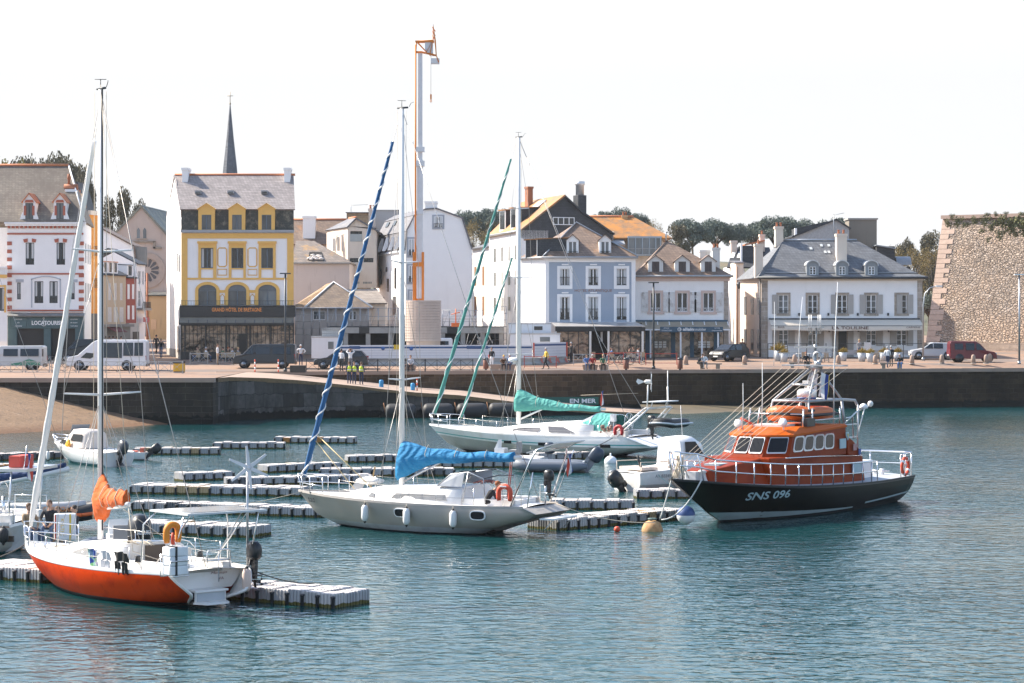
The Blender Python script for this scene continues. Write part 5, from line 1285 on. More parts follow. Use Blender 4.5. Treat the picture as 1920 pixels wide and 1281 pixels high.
class Hull:
 def __init__(s,xf,xa,bd,zd,zk,n,rows,NS=40):
  """xf(v), xa(v): stem and transom profile; bd, zd, zk, n: tables along the length"""
  s.xf,s.xa,s.bd,s.zd,s.zk,s.n,s.rows,s.NS=xf,xa,bd,zd,zk,n,rows,NS
 def pt(s,t,z):
  zd,zk=smooth(s.zd,t),smooth(s.zk,t);v=max(0,min(1,(z-zk)/(zd-zk)));e=curve(s.n,t)
  y=smooth(s.bd,t)*(1-(1-v)**e)**(1/(e if e>1.3 else 1.0))
  xa,xf=curve(s.xa,v),curve(s.xf,v)
  return Vector((xa+(xf-xa)*t,max(y,.012),zk+(zd-zk)*v))
 def deck(s,t,inset=0,dz=0):p=s.pt(t,smooth(s.zd,t));return Vector((p.x,max(0,p.y-inset),p.z+dz))
 def t_at(s,x):
  a,b=s.xa[-1][1],s.xf[-1][1];return max(0,min(1,(x-a)/(b-a)))
 def build(s,par,mats,decks,transom=True,tm=0,name='hull'):
  m=MB();rings=[]
  for i in range(s.NS+1):
   t=i/s.NS;t=1-(1-t)**1.25
   zd,zk=smooth(s.zd,t),smooth(s.zk,t)
   zs=[]
   for kind,val in s.rows:zs.append(zk+(0-zk)*val if kind=='k' else(val if kind=='z' else(zd-val if kind=='d' else.0)))
   zz=sorted(max(zk,min(zd,q)) for q in zs)
   rings.append([s.pt(t,q) for q in zz])
  nr=len(s.rows);
  for side in(1,-1):
   for i in range(s.NS):
    for k in range(nr-1):
     q=[rings[i][k],rings[i+1][k],rings[i+1][k+1],rings[i][k+1]]
     if(q[0]-q[3]).length<1e-5 and(q[1]-q[2]).length<1e-5:continue
     q=[(p.x,p.y*side,p.z) for p in q]
     if side>0:q=q[::-1]
     m.add(q,[(0,1,2,3)],s.bands[k],True)
  if transom:
   r0=rings[0];pts=[(p.x,p.y,p.z) for p in r0]+[(p.x,-p.y,p.z) for p in r0[::-1]]
   m.poly(pts,tm)
  o=m.build(name,mats,par,fix=True)
  d=MB()
  ts=[1-(1-i/s.NS)**1.25 for i in range(s.NS+1)]
  L=[[(s.deck(t).x,s.deck(t).y*k*.995,s.deck(t).z-.015+.06*(1-k*k)*smooth(s.bd,t)) for k in(-1,-.6,-.2,.2,.6,1)] for t in ts]
  d.loft(L[::1]);dk=d.build('deck',decks,par,fix=True)
  for p in dk.data.polygons:pass
  return o
def rail_strip(par,h,mat,name='toe_rail',w=.05,hgt=.06,t0=0,t1=1):
 m=MB()
 for s in(1,-1):
  L=[]
  for i in range(41):
   t=t0+(t1-t0)*i/40;p=h.deck(t);y=p.y*s
   L.append([(p.x,y+.012*s,p.z-.03),(p.x,y+.012*s,p.z+hgt),(p.x,y-w*s,p.z+hgt),(p.x,y-w*s,p.z-.03)])
  m.loft(L,0,True,True,False)
 return m.build(name,mat,par,fix=True)
hull_red=plain('red_hull_paint',(.60,.046,.001),.45,var=.16,scale=1.2,spec=.06,dirt=(.34,.016,.001),dscale=1.3)
hull_alu=plain('bare_aluminium_hull',(.37,.34,.305),.5,.12,var=.14,scale=1.6,dirt=(.40,.34,.28),dscale=.9,bmp=.15,bsc=3)
hull_aluw=plain('weathered_waterline',(.44,.46,.47),.6,.2,var=.35,scale=3)
gelcoat=plain('white_gelcoat',(.80,.79,.77),.3,var=.04,dirt=(.66,.62,.56),dscale=.8)
deck_white=plain('white_deck',(.76,.74,.71),.6,var=.06,dirt=(.60,.56,.5),dscale=1.1)
antifoul=plain('black_antifouling',(.012,.013,.014),.6)
tealp=plain('teal_stripe',(.03,.32,.32),.4)
tealb=plain('teal_antifouling',(.01,.16,.18),.5)
rope_w=plain('pale_rope',(.55,.48,.38),.9)
rope_b=plain('dark_rope',(.04,.04,.04),.9)
mast_w=plain('white_mast',(.74,.72,.69),.3,var=.05)
mast_a=plain('anodised_mast',(.52,.52,.53),.35,.6)
wire=plain('rigging_wire',(.36,.34,.32),.35,.5)
rubber=plain('black_rubber',(.02,.02,.021),.6)
perspex=plain('tinted_perspex',(.012,.013,.015),.2,var=.3,spec=.25)
clearp=plain('milky_vinyl',(.34,.35,.37),.12,var=.3,scale=2)
def cloth_mat(name,col,sc=(1,1,1)):
 m,t,b=_new(name);v=coords(t,sc);f=noise(t,v,3.0,6,.6,1.0)
 t.links.new(mixc(t,f,tuple(c*.8 for c in col),tuple(min(1,c*1.15) for c in col)),b.inputs['Base Color']);b.inputs['Roughness'].default_value=.85
 w=t.nodes.new('ShaderNodeTexWave');w.inputs['Scale'].default_value=.8;w.inputs['Distortion'].default_value=14;w.inputs['Detail'].default_value=4;t.links.new(coords(t,(1,1,2.2)),w.inputs['Vector'])
 bump(t,b,w.outputs['Fac'],.55,.05);return m
cov_orange=cloth_mat('orange_canvas',(.55,.095,.006));cov_blue=cloth_mat('blue_canvas',(.007,.17,.36));cov_green=cloth_mat('green_canvas',(.07,.31,.27));cov_navy=cloth_mat('navy_canvas',(.02,.045,.12))
life_or=plain('lifebuoy_orange',(.75,.24,.02),.6,var=.1);life_red=plain('lifebuoy_red',(.62,.075,.03),.55,var=.1)
black_plastic=plain('black_plastic',(.016,.017,.019),.35)
grey_plastic=plain('grey_plastic',(.22,.23,.25),.5)
def tubeobj(par,name,path,r,mat,n=6):m=MB();m.tube(path,r,n);return m.build(name,mat,par)
def sag(a,b,d,n=8):
 a,b=Vector(a),Vector(b);return[a.lerp(b,i/n)-Vector((0,0,d*4*(i/n)*(1-i/n))) for i in range(n+1)]
def horseshoe(par,c,w,hgt,mat,yaw=0,r=.07,name='horseshoe_buoy',up=False):
 """open U (opening downwards) standing in the x-z plane"""
 n=12;q=w/2-r;zc=hgt/2-r-q
 pts=[(q*.9,0,-hgt/2+r*.5),(q,0,(zc-hgt/2)/2)]+[(q*math.cos(math.pi*i/n),0,zc+q*math.sin(math.pi*i/n)) for i in range(n+1)]+[(-q,0,(zc-hgt/2)/2),(-q*.9,0,-hgt/2+r*.5)]
 m=MB();m.tube([Vector(p) for p in pts],[r*.8]+[r]*(len(pts)-2)+[r*.8],8)
 M=Matrix.Translation(c)@Matrix.Rotation(yaw,4,'Z');m.v=[tuple(M@Vector(v)) for v in m.v]
 return m.build(name,mat,par)
def fender(par,top,L=.62,r=.11,mat=None,hang=.35,tip=None):
 m=MB();c=Vector(top)-Vector((0,0,hang+L));m.lathe([(.03,0),(r*.7,.05),(r,.13),(r,L-.13),(r*.7,L-.05),(.03,L)],tuple(c),10)
 o=m.build('fender',mat or gelcoat,par)
 e=MB();e.lathe([(.02,-.06),(.05,-.02),(.055,.04),(.03,.05)],tuple(c),8);e.lathe([(.03,0),(.055,.02),(.03,.08)],tuple(c+Vector((0,0,L-.04))),8);e.build('fender_cap',rubber,o)
 tubeobj(par,'fender_line',[top,tuple(c+Vector((0,0,L)))],.012,rope_w,4)
 return o
def windgen(par,c,R_,yaw,col,n=6,tail=True,tilt=.2,hubr=.09):
 M=Matrix.Translation(c)@Matrix.Rotation(yaw,4,'Z')
 m=MB();m.lathe([(.02,-.2),(hubr,-.12),(hubr,.12),(hubr*.4,.2)],n=8,M=M@Matrix.Rotation(R(90),4,'Y'));
 if tail:m.prism([M@Vector(v) for v in((-.15,0,0),(-.55,0,.16),(-.62,0,0),(-.5,0,-.14))],M.to_3x3()@Vector((0,.02,0)))
 o=m.build('wind_generator',col,par)
 for k in range(n):
  b=MB();a=2*math.pi*k/n+tilt
  Mb=M@Matrix.Rotation(a,4,'X')
  b.prism([Mb@Vector(v) for v in((.16,-.05,.06),(.16,.05,.06),(.16,.035,R_),(.16,-.02,R_))],M.to_3x3()@Vector((.02,0,0)));b.build('blade',col,o)
 return o
def outboard(par,loc,yaw=0,sc=1.0,col=None,tilt=0,name='outboard_motor',text=None,standalone=None,band=None):
 """motor facing -x (aft); origin at the clamp"""
 M=Matrix.Translation(loc)@Matrix.Rotation(yaw,4,'Z')@Matrix.Rotation(tilt,4,'Y')@Matrix.Scale(sc,4)
 ap=lambda m:[tuple(M@Vector(v)) for v in m.v]
 m=MB();L=[]
 for z,x0,x1,w in((.12,-.42,.02,.15),(.2,-.50,.04,.19),(.45,-.52,.05,.2),(.62,-.48,.03,.18),(.72,-.4,-.02,.12),(.75,-.3,-.1,.05)):
  L.append([(x0+.1,-w,z),(x1-.08,-w,z),(x1,-w*.5,z),(x1,w*.5,z),(x1-.08,w,z),(x0+.1,w,z),(x0,w*.5,z),(x0,-w*.5,z)])
 m.loft(L,0,True,True);m.v=ap(m);o=m.build(name,col or black_plastic,par)
 m=MB();m.prism([(-.36,-.07,.12),(-.12,-.07,.12),(-.16,-.05,-.55),(-.34,-.05,-.55)],(0,.13,0));m.box(-.55,-.08,-.12,.12,-.42,-.39);m.tube([(-.55,0,-.62),(-.1,0,-.62)],[.06,.045],8);m.prism([(-.32,-.012,-.6),(-.18,-.012,-.6),(-.24,-.012,-.85),(-.36,-.012,-.85)],(0,.024,0));m.box(-.12,.05,-.1,.1,-.1,.12);m.v=ap(m);m.build('motor_leg',grey_plastic if band else black_plastic,o)
 m=MB()
 for k in range(3):
  a=2.094*k;m.prism([(-.58,.03*math.cos(a),-.62+.03*math.sin(a)),(-.6,.15*math.cos(a-.35),-.62+.15*math.sin(a-.35)),(-.57,.15*math.cos(a+.35),-.62+.15*math.sin(a+.35))],(-.02,0,0))
 m.v=ap(m);m.build('propeller',rubber,o)
 if text:
  m=MB();m.text(text,.085,M@TM(-.23,-.195,.42),.008,width=.36,bold=.03);m.text(text,.085,M@(Matrix.Translation((-.53,0,.42))@Matrix.Rotation(R(-90),4,'Z')),.008,width=.26,bold=.03);m.build('lettering',lt,o)
  m=MB();m.box(-.42,-.05,-.206,-.2,.32,.34);m.v=ap(m);m.build('red_stripe',life_red,o)
 return o
def flag_fr(par,top,hgt,wdt,d,name='flag'):
 """drooping tricolour: blue, white and red bands side by side along d"""
 m=MB();d=Vector(d).normalized();top=Vector(top)
 for k in range(3):
  for j in range(5):
   f=lambda u_,v_:tuple(top+d*(wdt*u_)*(1-.35*v_)+Vector((0,0,-hgt*v_-wdt*.5*u_))+d.cross(Vector((0,0,1)))*(.05*math.sin(5*u_+4*v_)))
   m.add([f(k/3,j/5),f((k+1)/3,j/5),f((k+1)/3,(j+1)/5),f(k/3,(j+1)/5)],[(0,1,2,3)],k,True)
 return m.build(name,[plain('flag_blue',(.03,.06,.25),.8),plain('flag_white',(.75,.75,.75),.8),plain('flag_red',(.65,.07,.04),.8)],par)
def rig(b,xm,z0,zt,r,spr,chain,stays,mat,y_tip=None,wr=.009,aft=None,rake=0):
 par=b.root;m=MB()
 m.tube([(xm,0,z0),(xm-rake*.5,0,(z0+zt)/2),(xm-rake,0,zt)],[r,r,r*.8],10,flat=.72);mo=m.build('mast',mat,par)
 xz=lambda z:xm-rake*(z-z0)/(zt-z0)
 m=MB();m.tube([(xz(zt)-.25,0,zt+.03),(xz(zt)+.18,0,zt+.03)],.035,5);m.tube([(xz(zt),0,zt),(xz(zt),0,zt+.28)],.012,4);m.tube([(xz(zt)-.1,-.12,zt+.28),(xz(zt)+.1,.12,zt+.28)],.012,4);m.tube([(xz(zt)-.3,0,zt+.05),(xz(zt)-.38,0,zt+.18),(xz(zt)-.55,.1,zt+.2)],.01,4);m.build('masthead',dark_metal,mo)
 for z,l in spr:
  for s in(1,-1):
   m=MB();m.tube([(xz(z),0,z),(xz(z)-.12,s*l,z+.06)],[.035,.022],6);m.build('spreader',mat,mo)
 for s in(1,-1):
  pts=[(xz(zt*.985),0,zt*.985)]+[(xz(z)-.12,s*l,z+.06) for z,l in spr[::-1]]+[(chain[0],s*chain[1],chain[2])]
  tubeobj(par,'shroud',pts,wr,wire,4)
  z1=spr[0][0];tubeobj(par,'shroud',[(xz(z1),0,z1-.1),(chain[0]+.35,s*(chain[1]-.08),chain[2])],wr,wire,4)
  tubeobj(par,'shroud',[(xz(z1),0,z1-.1),(chain[0]-.45,s*(chain[1]-.04),chain[2])],wr,wire,4)
  if len(spr)>1:tubeobj(par,'shroud',[(xz(spr[1][0]),0,spr[1][0]-.1),(xz(z1)-.12,s*spr[0][1],z1+.06)],wr,wire,4)
 for a in stays:tubeobj(par,'backstay',[(xz(zt),0,zt)]+list(a),wr*1.25,wire,4)
 for k in range(3):tubeobj(par,'halyard',[(xz(zt)+.1*(k-1),.12*(k-1),zt-.05),(xm+.12*(k-1),.14*(k-1)+.02,z0+.5)],.007,rope_w,4)
 return mo
def furled(par,a,b,r0,r1,mat,stripe=None,turns=14,name='furled_sail',wr=.012):
 a,b=Vector(a),Vector(b)
 m=MB();n=40;q=[a.lerp(b,.03+.92*i/n) for i in range(n+1)]
 m.tube(q,[max(.02,(r0+(r1-r0)*(i/n)))*(1+.10*math.sin(i*1.9))*min(1,.45+i*.25) for i in range(n+1)],8);o=m.build(name,mat,par)
 tubeobj(par,'forestay',[a,b],wr,wire,5)
 if stripe:
  d=(b-a).normalized();u1=d.orthogonal().normalized();u2=d.cross(u1);n=turns*10;m=MB()
  L=[]
  for i in range(n+1):
   t=i/n;th=2*math.pi*turns*t;rr=(r0+(r1-r0)*t)*1.1;c=a.lerp(b,.03+.92*t**.8);L.append(c+(u1*math.cos(th)+u2*math.sin(th))*rr)
  m.tube(L,.028,4,cap=True,smooth=True);m.build('white_lashing',stripe,o)
 return o
def boomset(b,x0,z0,dirv,L,cover,mast_h,hlow,end_h,boom_mat,name='sail_cover',wmax=.2,lo0=-.13,pw=2.4):
 """boom and a draped sail cover: tall at the mast, slim at the end"""
 d=Vector(dirv).normalized();s=Vector((-d.y,d.x,0)).normalized();o=Vector((x0,0,z0))
 m=MB();m.tube([o,o+d*L],.075,8,flat=.8);bo=m.build('boom',boom_mat,b.root)
 m=MB();rings=[];n=26
 for i in range(n+1):
  t=i/n;c=o+d*(L*(t*.98)-.18);top=end_h+(mast_h-end_h)*(1-t)**pw+.035*math.sin(t*19);lo=lo0-(hlow)*(max(0,1-t*2.6))**1.5-.02*math.sin(t*15)
  w=wmax*(1-.55*t)*(1+.08*math.sin(t*11+1)+.05*math.sin(t*29));rg=[]
  for k in range(14):
   a=2*math.pi*k/14;rg.append(c+s*((w*math.cos(a)*(1-.45*max(0,math.sin(a))))*(1+.05*math.sin(i*.9+k*2.1)+random.uniform(-.014,.014)))+Vector((0,0,(top+lo)/2+(top-lo)/2*math.sin(a)))+d*(.10*(1-t)*math.sin(a)))
  rings.append(rg)
 m.loft(rings,0,True,True);m.build(name,cover,b.root)
 m=MB()
 for t in(.25,.5,.75):
  c=o+d*(L*t-.18);top=end_h+(mast_h-end_h)*(1-t)**pw+.05;w=wmax*(1-.55*t)*1.12
  m.ring([c+s*w*math.cos(k*.785)*(1-.5*max(0,math.sin(k*.785)))+Vector((0,0,top/2-.02+(top/2+.05)*math.sin(k*.785))) for k in range(8)],.013,4)
 m.build('sail_tie',rope_w,bo);return bo
def stanchions(b,h,xs,hgt,inset=.08,mat=steel,sides=(1,-1),lines=(.5,1.0),ends=None,zr=.012):
 top={}
 for s in sides:
  pts=[]
  for x in xs:
   p=h.deck(h.t_at(x),inset);a=Vector((p.x,p.y*s,p.z));tubeobj(b.root,'stanchion',[a,a+Vector((0,0,hgt))],zr,mat,5);pts.append(a)
  for k in lines:
   L=[p+Vector((0,0,hgt*k)) for p in pts]
   if ends:L=[Vector((e[0],e[1]*s,e[2]+(k-1)*hgt)) for e in ends[:1]]+L+[Vector((e[0],e[1]*s,e[2]+(k-1)*hgt)) for e in ends[1:]]
   q=[]
   for a,c in zip(L,L[1:]):q+=sag(a,c,.02,4)[:-1]
   tubeobj(b.root,'lifeline',q+[L[-1]],.008,wire,4)
def pulpit(b,h,x0,hgt,mat=steel,r=.018):
 pts=[h.deck(h.t_at(x0),.06),h.deck(.985,.0)]
 P,Q=pts;nose=Vector((Q.x+.12,.10,Q.z+hgt))
 m=MB()
 for k in(1.0,.52):
  m.tube([Vector((P.x,P.y,P.z+hgt*k)),Vector(((P.x+Q.x)/2,(P.y+.1)*.62,(P.z+Q.z)/2+hgt*k)),Vector((nose.x,.1,Q.z+hgt*k)),Vector((nose.x,-.1,Q.z+hgt*k)),Vector(((P.x+Q.x)/2,-(P.y+.1)*.62,(P.z+Q.z)/2+hgt*k)),Vector((P.x,-P.y,P.z+hgt*k))],r,6)
 for s in(1,-1):
  m.tube([Vector((P.x,P.y*s,P.z)),Vector((P.x,P.y*s,P.z+hgt))],r,6);m.tube([Vector(((P.x+Q.x)/2,(P.y+.1)*.6*s,(P.z+Q.z)/2)),Vector(((P.x+Q.x)/2,(P.y+.1)*.62*s,(P.z+Q.z)/2+hgt))],r,6);m.tube([Q+Vector((-.1,.05*s,0)),Vector((nose.x,.1*s,nose.z))],r,6)
 return m.build('pulpit',mat,b.root)
def trunk(par,secs,mat,name='coachroof',bevel=.05):
 """cabin trunk from cross-sections (x, half width low, half width top, z low, z top)"""
 m=MB();L=[]
 for x,w0,w1,z0,z1 in secs:L.append([(x,w0,z0),(x,w1,z0+(z1-z0)*.82),(x,w1*.8,z1),(x,w1*.3,z1+.03),(x,-w1*.3,z1+.03),(x,-w1*.8,z1),(x,-w1,z0+(z1-z0)*.82),(x,-w0,z0)])
 m.loft(L,0,False,False,True);m.poly(L[0]);m.poly(L[-1][::-1])
 return m.build(name,mat,par,fix=True)
def side_panel(par,a,b,z0,z1,off,mat,name='window',yf=None):
 pass
def person_sim(*a):pass
RAILS=dict()
# the red sloop
b=Boat('sailboat','red-hulled sloop with washing on its rail, orange boom cover and white furled jib',(66,1085),(410,1141));RED=b;r=b.root
h=Hull(xf=[(0,7.6),(.45,9.0),(.6,9.28),(1,9.72)],xa=[(0,1.2),(.42,.02),(.6,.05),(1,.42)],bd=[(0,1.22),(.15,1.45),(.35,1.62),(.55,1.58),(.75,1.17),(.9,.55),(1,.03)],zd=[(0,.92),(.3,.86),(.6,.88),(1,.99)],zk=[(0,-.02),(.2,-.35),(.5,-.55),(.8,-.45),(1,-.3)],n=[(0,1.4),(.12,1.6),(.45,2.05),(.8,1.6),(1,1.25)],rows=[('k',0),('k',.5),('z',.03),('z',.10),('z',.2),('z',.35),('z',.5),('z',.65),('d',.13),('d',.05),('d',0)])
h.bands=[1,1,1,0,0,0,0,0,0,2]
h.build(r,[hull_red,antifoul,gelcoat],deck_white,False,2);rail_strip(r,h,gelcoat,hgt=.045)
REDH=h
trunk(r,[(7.3,.25,.2,.95,1.02),(6.6,.5,.45,.93,1.2),(5.4,.8,.72,.9,1.34),(3.9,.98,.88,.88,1.42),(3.0,1.02,.9,.88,1.45)],deck_white)
for s in(1,-1):
 m=MB();q=lambda x,k:(x,s*(curve([(3,1.02),(3.9,.98),(5.4,.8),(6.6,.5)],x)-(.0 if k<.1 else.055)+.04),curve([(3,.98),(6.6,.98)],x)+k)
 m.poly([q(6.3,0.02),q(4.6,.02),q(4.3,.24),q(5.2,.24)][::s]);m.build('window',plain('grey_perspex',(.20,.20,.20),.15,var=.3),r)
m=MB();m.box(2.96,2.99,-.3,.3,.75,1.4);m.build('companionway',plain('varnished_brown',(.09,.06,.04),.5),r)
m=MB()
for s in(1,-1):m.prism([(3.0,.95*s,.84),(.75,.9*s,.86),(.75,.62*s,.86),(3.0,.66*s,.84)],(0,0,.22))
m.build('coaming',deck_white,r)
m=MB();m.box(.8,2.95,-.6,.6,.845,.93);m.build('cockpit_well',plain('cockpit_grey',(.40,.39,.37),.7),r)
m=MB();L=[]
for i in range(7):
 t_=.095*i/6;L.append([(h.pt(t_,z_).x+.004,sgn*max(0,h.pt(t_,z_).y-.05),z_) for sgn,z_ in[(1,.97-.14*k_) for k_ in range(7)]+[(-1,.13+.14*k_) for k_ in range(7)]])
m.loft(L);xw=.84
pz=[.92,.78,.66,.54,.42];pw_=[(xw,h.pt(.05,z_).y-.03,z_) for z_ in pz];m.poly(pw_+[(x_,-y_,z_) for x_,y_,z_ in pw_[::-1]])
m.build('transom_scoop',gelcoat,r)
m=MB();m.box(.3,.84,-.5,.5,.40,.45);m.box(.36,.42,-.46,.46,.14,.40);m.prism([(.02,-.34,.10),(.02,.34,.10),(.4,.5,.10),(.4,-.5,.10)],(0,0,.05));m.build('transom_step',gelcoat,r);m=MB();rim_=[h.pt(0,.06+.86*(i/10)) for i in range(11)];m.tube([(p.x-.01,p.y,p.z) for p in rim_[::-1]]+[(p.x-.01,-p.y,p.z) for p in rim_],.045,6);m.build('transom_rim',gelcoat,r)
m=MB();m.box(.345,.358,-.42,.42,.16,.38);m.build('transom_locker',plain('transom_grey',(.42,.45,.47),.6),r)  # even grey panel on the riser below the step
Mt=Matrix.Translation((.38,0,0))@Matrix.Rotation(R(-90),4,'Z')
m=MB();m.text('Maraujo',.085,Matrix.Translation((.84,-.55,.80))@Matrix.Rotation(R(-90),4,'Z'),.03,width=.5,shear=.3);m.text('VA',.07,Matrix.Translation((.84,-.62,.66))@Matrix.Rotation(R(-90),4,'Z'),.03,width=.16);m.build('lettering',plain('maroon_letters',(.16,.03,.03),.5),r)
pulpit(b,h,8.2,.6);stanchions(b,h,[7.4,6.2,4.9,3.4,2.0],.6,ends=None)
mo=rig(b,5.72,1.36,13.54,.10,[(5.27,1.2),(9.15,.95)],(5.5,1.5,.9),[[(3.0,0,6.2),(.5,.05,1.0)]],mast_w)
m=MB();m.box(5.62,5.645,-.02,.02,1.6,13.6);m.build('mast_track',black_paint,mo)
furled(r,(9.62,0,1.1),(5.86,0,12.75),.10,.06,mast_w)
dv=(-math.cos(R(18)),math.sin(R(18)),.10)
boomset(b,5.58,2.22,dv,2.9,cov_orange,.95,.42,.40,mast_w,wmax=.25,lo0=-.03,pw=4.5)
m=MB();dvv=Vector(dv).normalized();e=Vector((5.58,0,2.12))+dvv*2.9;m.tube([e,e+Vector((-.2,0,-1.1)),(1.9,.2,1.0)],.012,4);m.tube([e+Vector((0,0,.1)),(5.72,0,13.7)],.008,4);m.tube([e-dvv*.6,(2.6,-.3,1.45)],.012,4);m.build('mainsheet',rope_w,r)
def laundry(name,p0,w,hgt,mat,label=None,legs=0,rz=0):
 m=MB();n=8;a=p0
 def strip(x0,x1,top,bot,ph):
  L=[]
  for j in range(7):
   v=j/6;L.append([(x0+(x1-x0)*i/n,.03*math.sin(i*1.6+ph+v*2)+.05*v,top-(top-bot)*v-.02*math.sin(i)) for i in range(n+1)])
  m.loft(L);m.loft([[(q[0],q[1]-.012,q[2]) for q in rr] for rr in L[::-1]])
 if legs:strip(0,w,0,-hgt*.4,0);strip(0,w*.42,-hgt*.4,-hgt,.5);strip(w*.58,w,-hgt*.4,-hgt*.92,1.4)
 else:strip(0,w,0,-hgt,0)
 o=m.build(name,mat);o.location=b.w(*a);o.rotation_euler=(0,0,b.rot+math.pi)
 return tag(o,label,'laundry','washing on the red sloop')
la=[(b.p(165,1029,1.5),.42,.60,'towel'),(b.p(188,1032,1.52),.42,.56,'trousers'),(b.p(214,1034,1.53),.62,.62,'trousers')]
tow,t,bb=_new('patterned_towel');vo=t.nodes.new('ShaderNodeTexVoronoi');vo.inputs['Scale'].default_value=9;t.links.new(coords(t),vo.inputs['Vector'])
sep=t.nodes.new('ShaderNodeSeparateColor');t.links.new(vo.outputs['Color'],sep.inputs[0]);t.links.new(mixc(t,ramp(t,sep.outputs[0],.35,.7),(.03,.07,.30),mixc(t,sep.outputs[1],(.25,.55,.2),(.45,.6,.7))),bb.inputs['Base Color']);bb.inputs['Roughness'].default_value=.9
laundry('towel',la[0][0],.40,.62,tow,'blue and green patterned towel hung on the rail of the red sloop')
laundry('trousers',la[1][0],.42,.58,plain('white_cotton',(.62,.62,.64),.9),'white trousers hung on the rail of the red sloop',1)
laundry('trousers',la[2][0],.60,.60,plain('black_cotton',(.03,.03,.028),.9),'black trousers hung on the rail of the red sloop',1)
p=b.p(335,1050,1.3)
m=MB();
for i in range(3):m.box(-.19,.19,-.27,.27,i*.235-.36,i*.235-.127)
o=m.build('liferaft',plain('white_canister',(.72,.73,.74),.45),None,bevel=.03);o.location=b.w(.02,1.28,1.30);o.rotation_euler=(0,0,b.rot);tag(o,'white liferaft canister strapped upright on the port quarter of the red sloop','liferaft')
m=MB();m.box(-.20,.20,.06,.12,-.37,.36);m.box(-.21,-.19,-.28,.28,-.02,.0);m.build('strap',rubber,o)
m=MB();m.ring([(.22,1.02,.9),(.22,1.58,.9),(.22,1.58,1.45),(.22,1.02,1.45)],.015,5);m.ring([(-.2,1.02,.92),(-.2,1.58,.92),(-.2,1.58,1.3),(-.2,1.02,1.3)],.015,5);m.build('liferaft_cradle',steel,r)
k=thing('horseshoe_buoy','orange horseshoe lifebuoy above the white canister on the red sloop','lifebuoy',tuple(b.w(.15,1.28,1.98)),b.rot+math.pi/2)
horseshoe(k,(0,0,0),.52,.58,life_or,0,.085,'buoy_body')
m=MB();m.lathe([(.05,-.3),(.045,-.1),(.03,.0)],(0,.02,0),8);m.build('light',life_red,k)
m=MB();
zt=2.42
m.prism([(-.35,1.15,zt),(-.35,-1.25,zt),(1.35,-1.15,zt),(1.5,1.1,zt)],(0,0,.05));sp_=m.build('solar_bimini',plain('panel_white_edge',(.55,.57,.58),.3),r)
m=MB();m.prism([(-.25,1.0,zt+.055),(-.25,-1.1,zt+.055),(1.2,-1.0,zt+.055),(1.3,.95,zt+.055)],(0,0,.012));m.build('solar_panel',plain('solar_cells',(.30,.32,.34),.12),sp_)
for path in([(1.55,1.32,.9),(1.5,1.28,2.1),(1.25,1.05,zt)],[(1.55,-1.32,.9),(1.5,-1.28,2.1),(1.25,-1.05,zt)],[(.4,1.2,.95),(-.1,1.1,zt)],[(.4,-1.2,.95),(-.1,-1.15,zt)],[(1.6,.9,1.0),(0,.8,zt)],[(1.6,-.9,1.0),(0,-.9,zt)]):tubeobj(r,'bimini_frame',path,.02,steel)
m=MB();pw=Vector((.5,-1.22,0));m.tube([(pw.x,pw.y,.85),(pw.x,pw.y,3.48)],.032,8);m.tube([(pw.x,pw.y,2.6),(pw.x+1.1,pw.y+.3,1.0)],.015,5);m.build('generator_pole',grey_metal,r)
for i,yy in enumerate((0,)):windgen(r,(pw.x,pw.y,3.5),.56,R(158),plain('pale_blades',(.60,.60,.62),.5),6,False,.12)
m=MB();
m.tube([(1.75,-.32,1.0),(1.75,-.32,1.35)],.02,5);m.ring([(1.7,.45*math.cos(k_*.5236),1.18+.45*math.sin(k_*.5236)) for k_ in range(12)],.017,5)
for k_ in range(6):m.tube([(1.7,0,1.18),(1.7,.45*math.cos(k_*1.047),1.18+.45*math.sin(k_*1.047))],.01,4)
m.build('steering_wheel',steel,r)
m=MB();m.tube([(.6,-.75,.92),(.6,-.75,1.35),(.6,-.7,1.42),(.6,-.1,1.42),(.6,-.05,1.35),(.6,-.05,.92)],.02,6);m.tube([(.6,-.75,1.15),(.6,-.05,1.15)],.02,6);m.tube([(.6,-.4,1.42),(.6,-.4,.6)],.015,5);m.build('pushpit',steel,r)
m=MB();m.box(.62,.9,-.72,-.08,1.12,1.18);m.build('helm_seat',plain('grey_cushion',(.28,.28,.28),.8),r)
outboard(r,(.45,-1.28,1.05),0,.75,tilt=0);fender(r,(.1,-.92,1.0),.62,.12,plain('stained_fender',(.66,.50,.42),.6,var=.2),.04)
for x,y in((2.3,.95),(2.3,-.95),(3.4,.5)):
 m=MB();m.lathe([(.09,0),(.07,.06),(.06,.12),(.09,.15),(.05,.17)],(x,y,1.06 if y!=.5 else 1.46),10);m.build('winch',black_plastic,r)
m=MB();random.seed(11)
for k_ in range(9):m.tube(sag((3.2+random.uniform(-.3,.5),random.uniform(.2,.9),1.5),(2.6+random.uniform(-.3,.5),random.uniform(.2,.9),1.46),-.05,5),.013,4)
for k_ in range(10):m.tube(sag((7.6+random.uniform(-.4,.6),random.uniform(-.5,.5),1.0),(7.2+random.uniform(-.4,.6),random.uniform(-.5,.5),1.02),-.04,5),.012,4)
m.build('coiled_rope',rope_w,r)
m=MB();m.box(1.15,1.35,.25,.5,1.0,1.32);m.box(1.5,1.62,-.15,.05,1.25,1.42);m.box(1.5,1.62,.3,.5,1.28,1.45);m.build('jerrycan',plain('pale_can',(.6,.58,.55),.5),r)
tubeobj(r,'mooring_line',sag(h.deck(.96),(11.2,.4,.4),.05),.018,rope_b,5);tubeobj(r,'mooring_line',sag((.4,-1.2,.9),((wl(590,1122)-b.o).dot(b.a),(wl(590,1122)-b.o).dot(b.n),.38),.10),.016,rope_b,5)
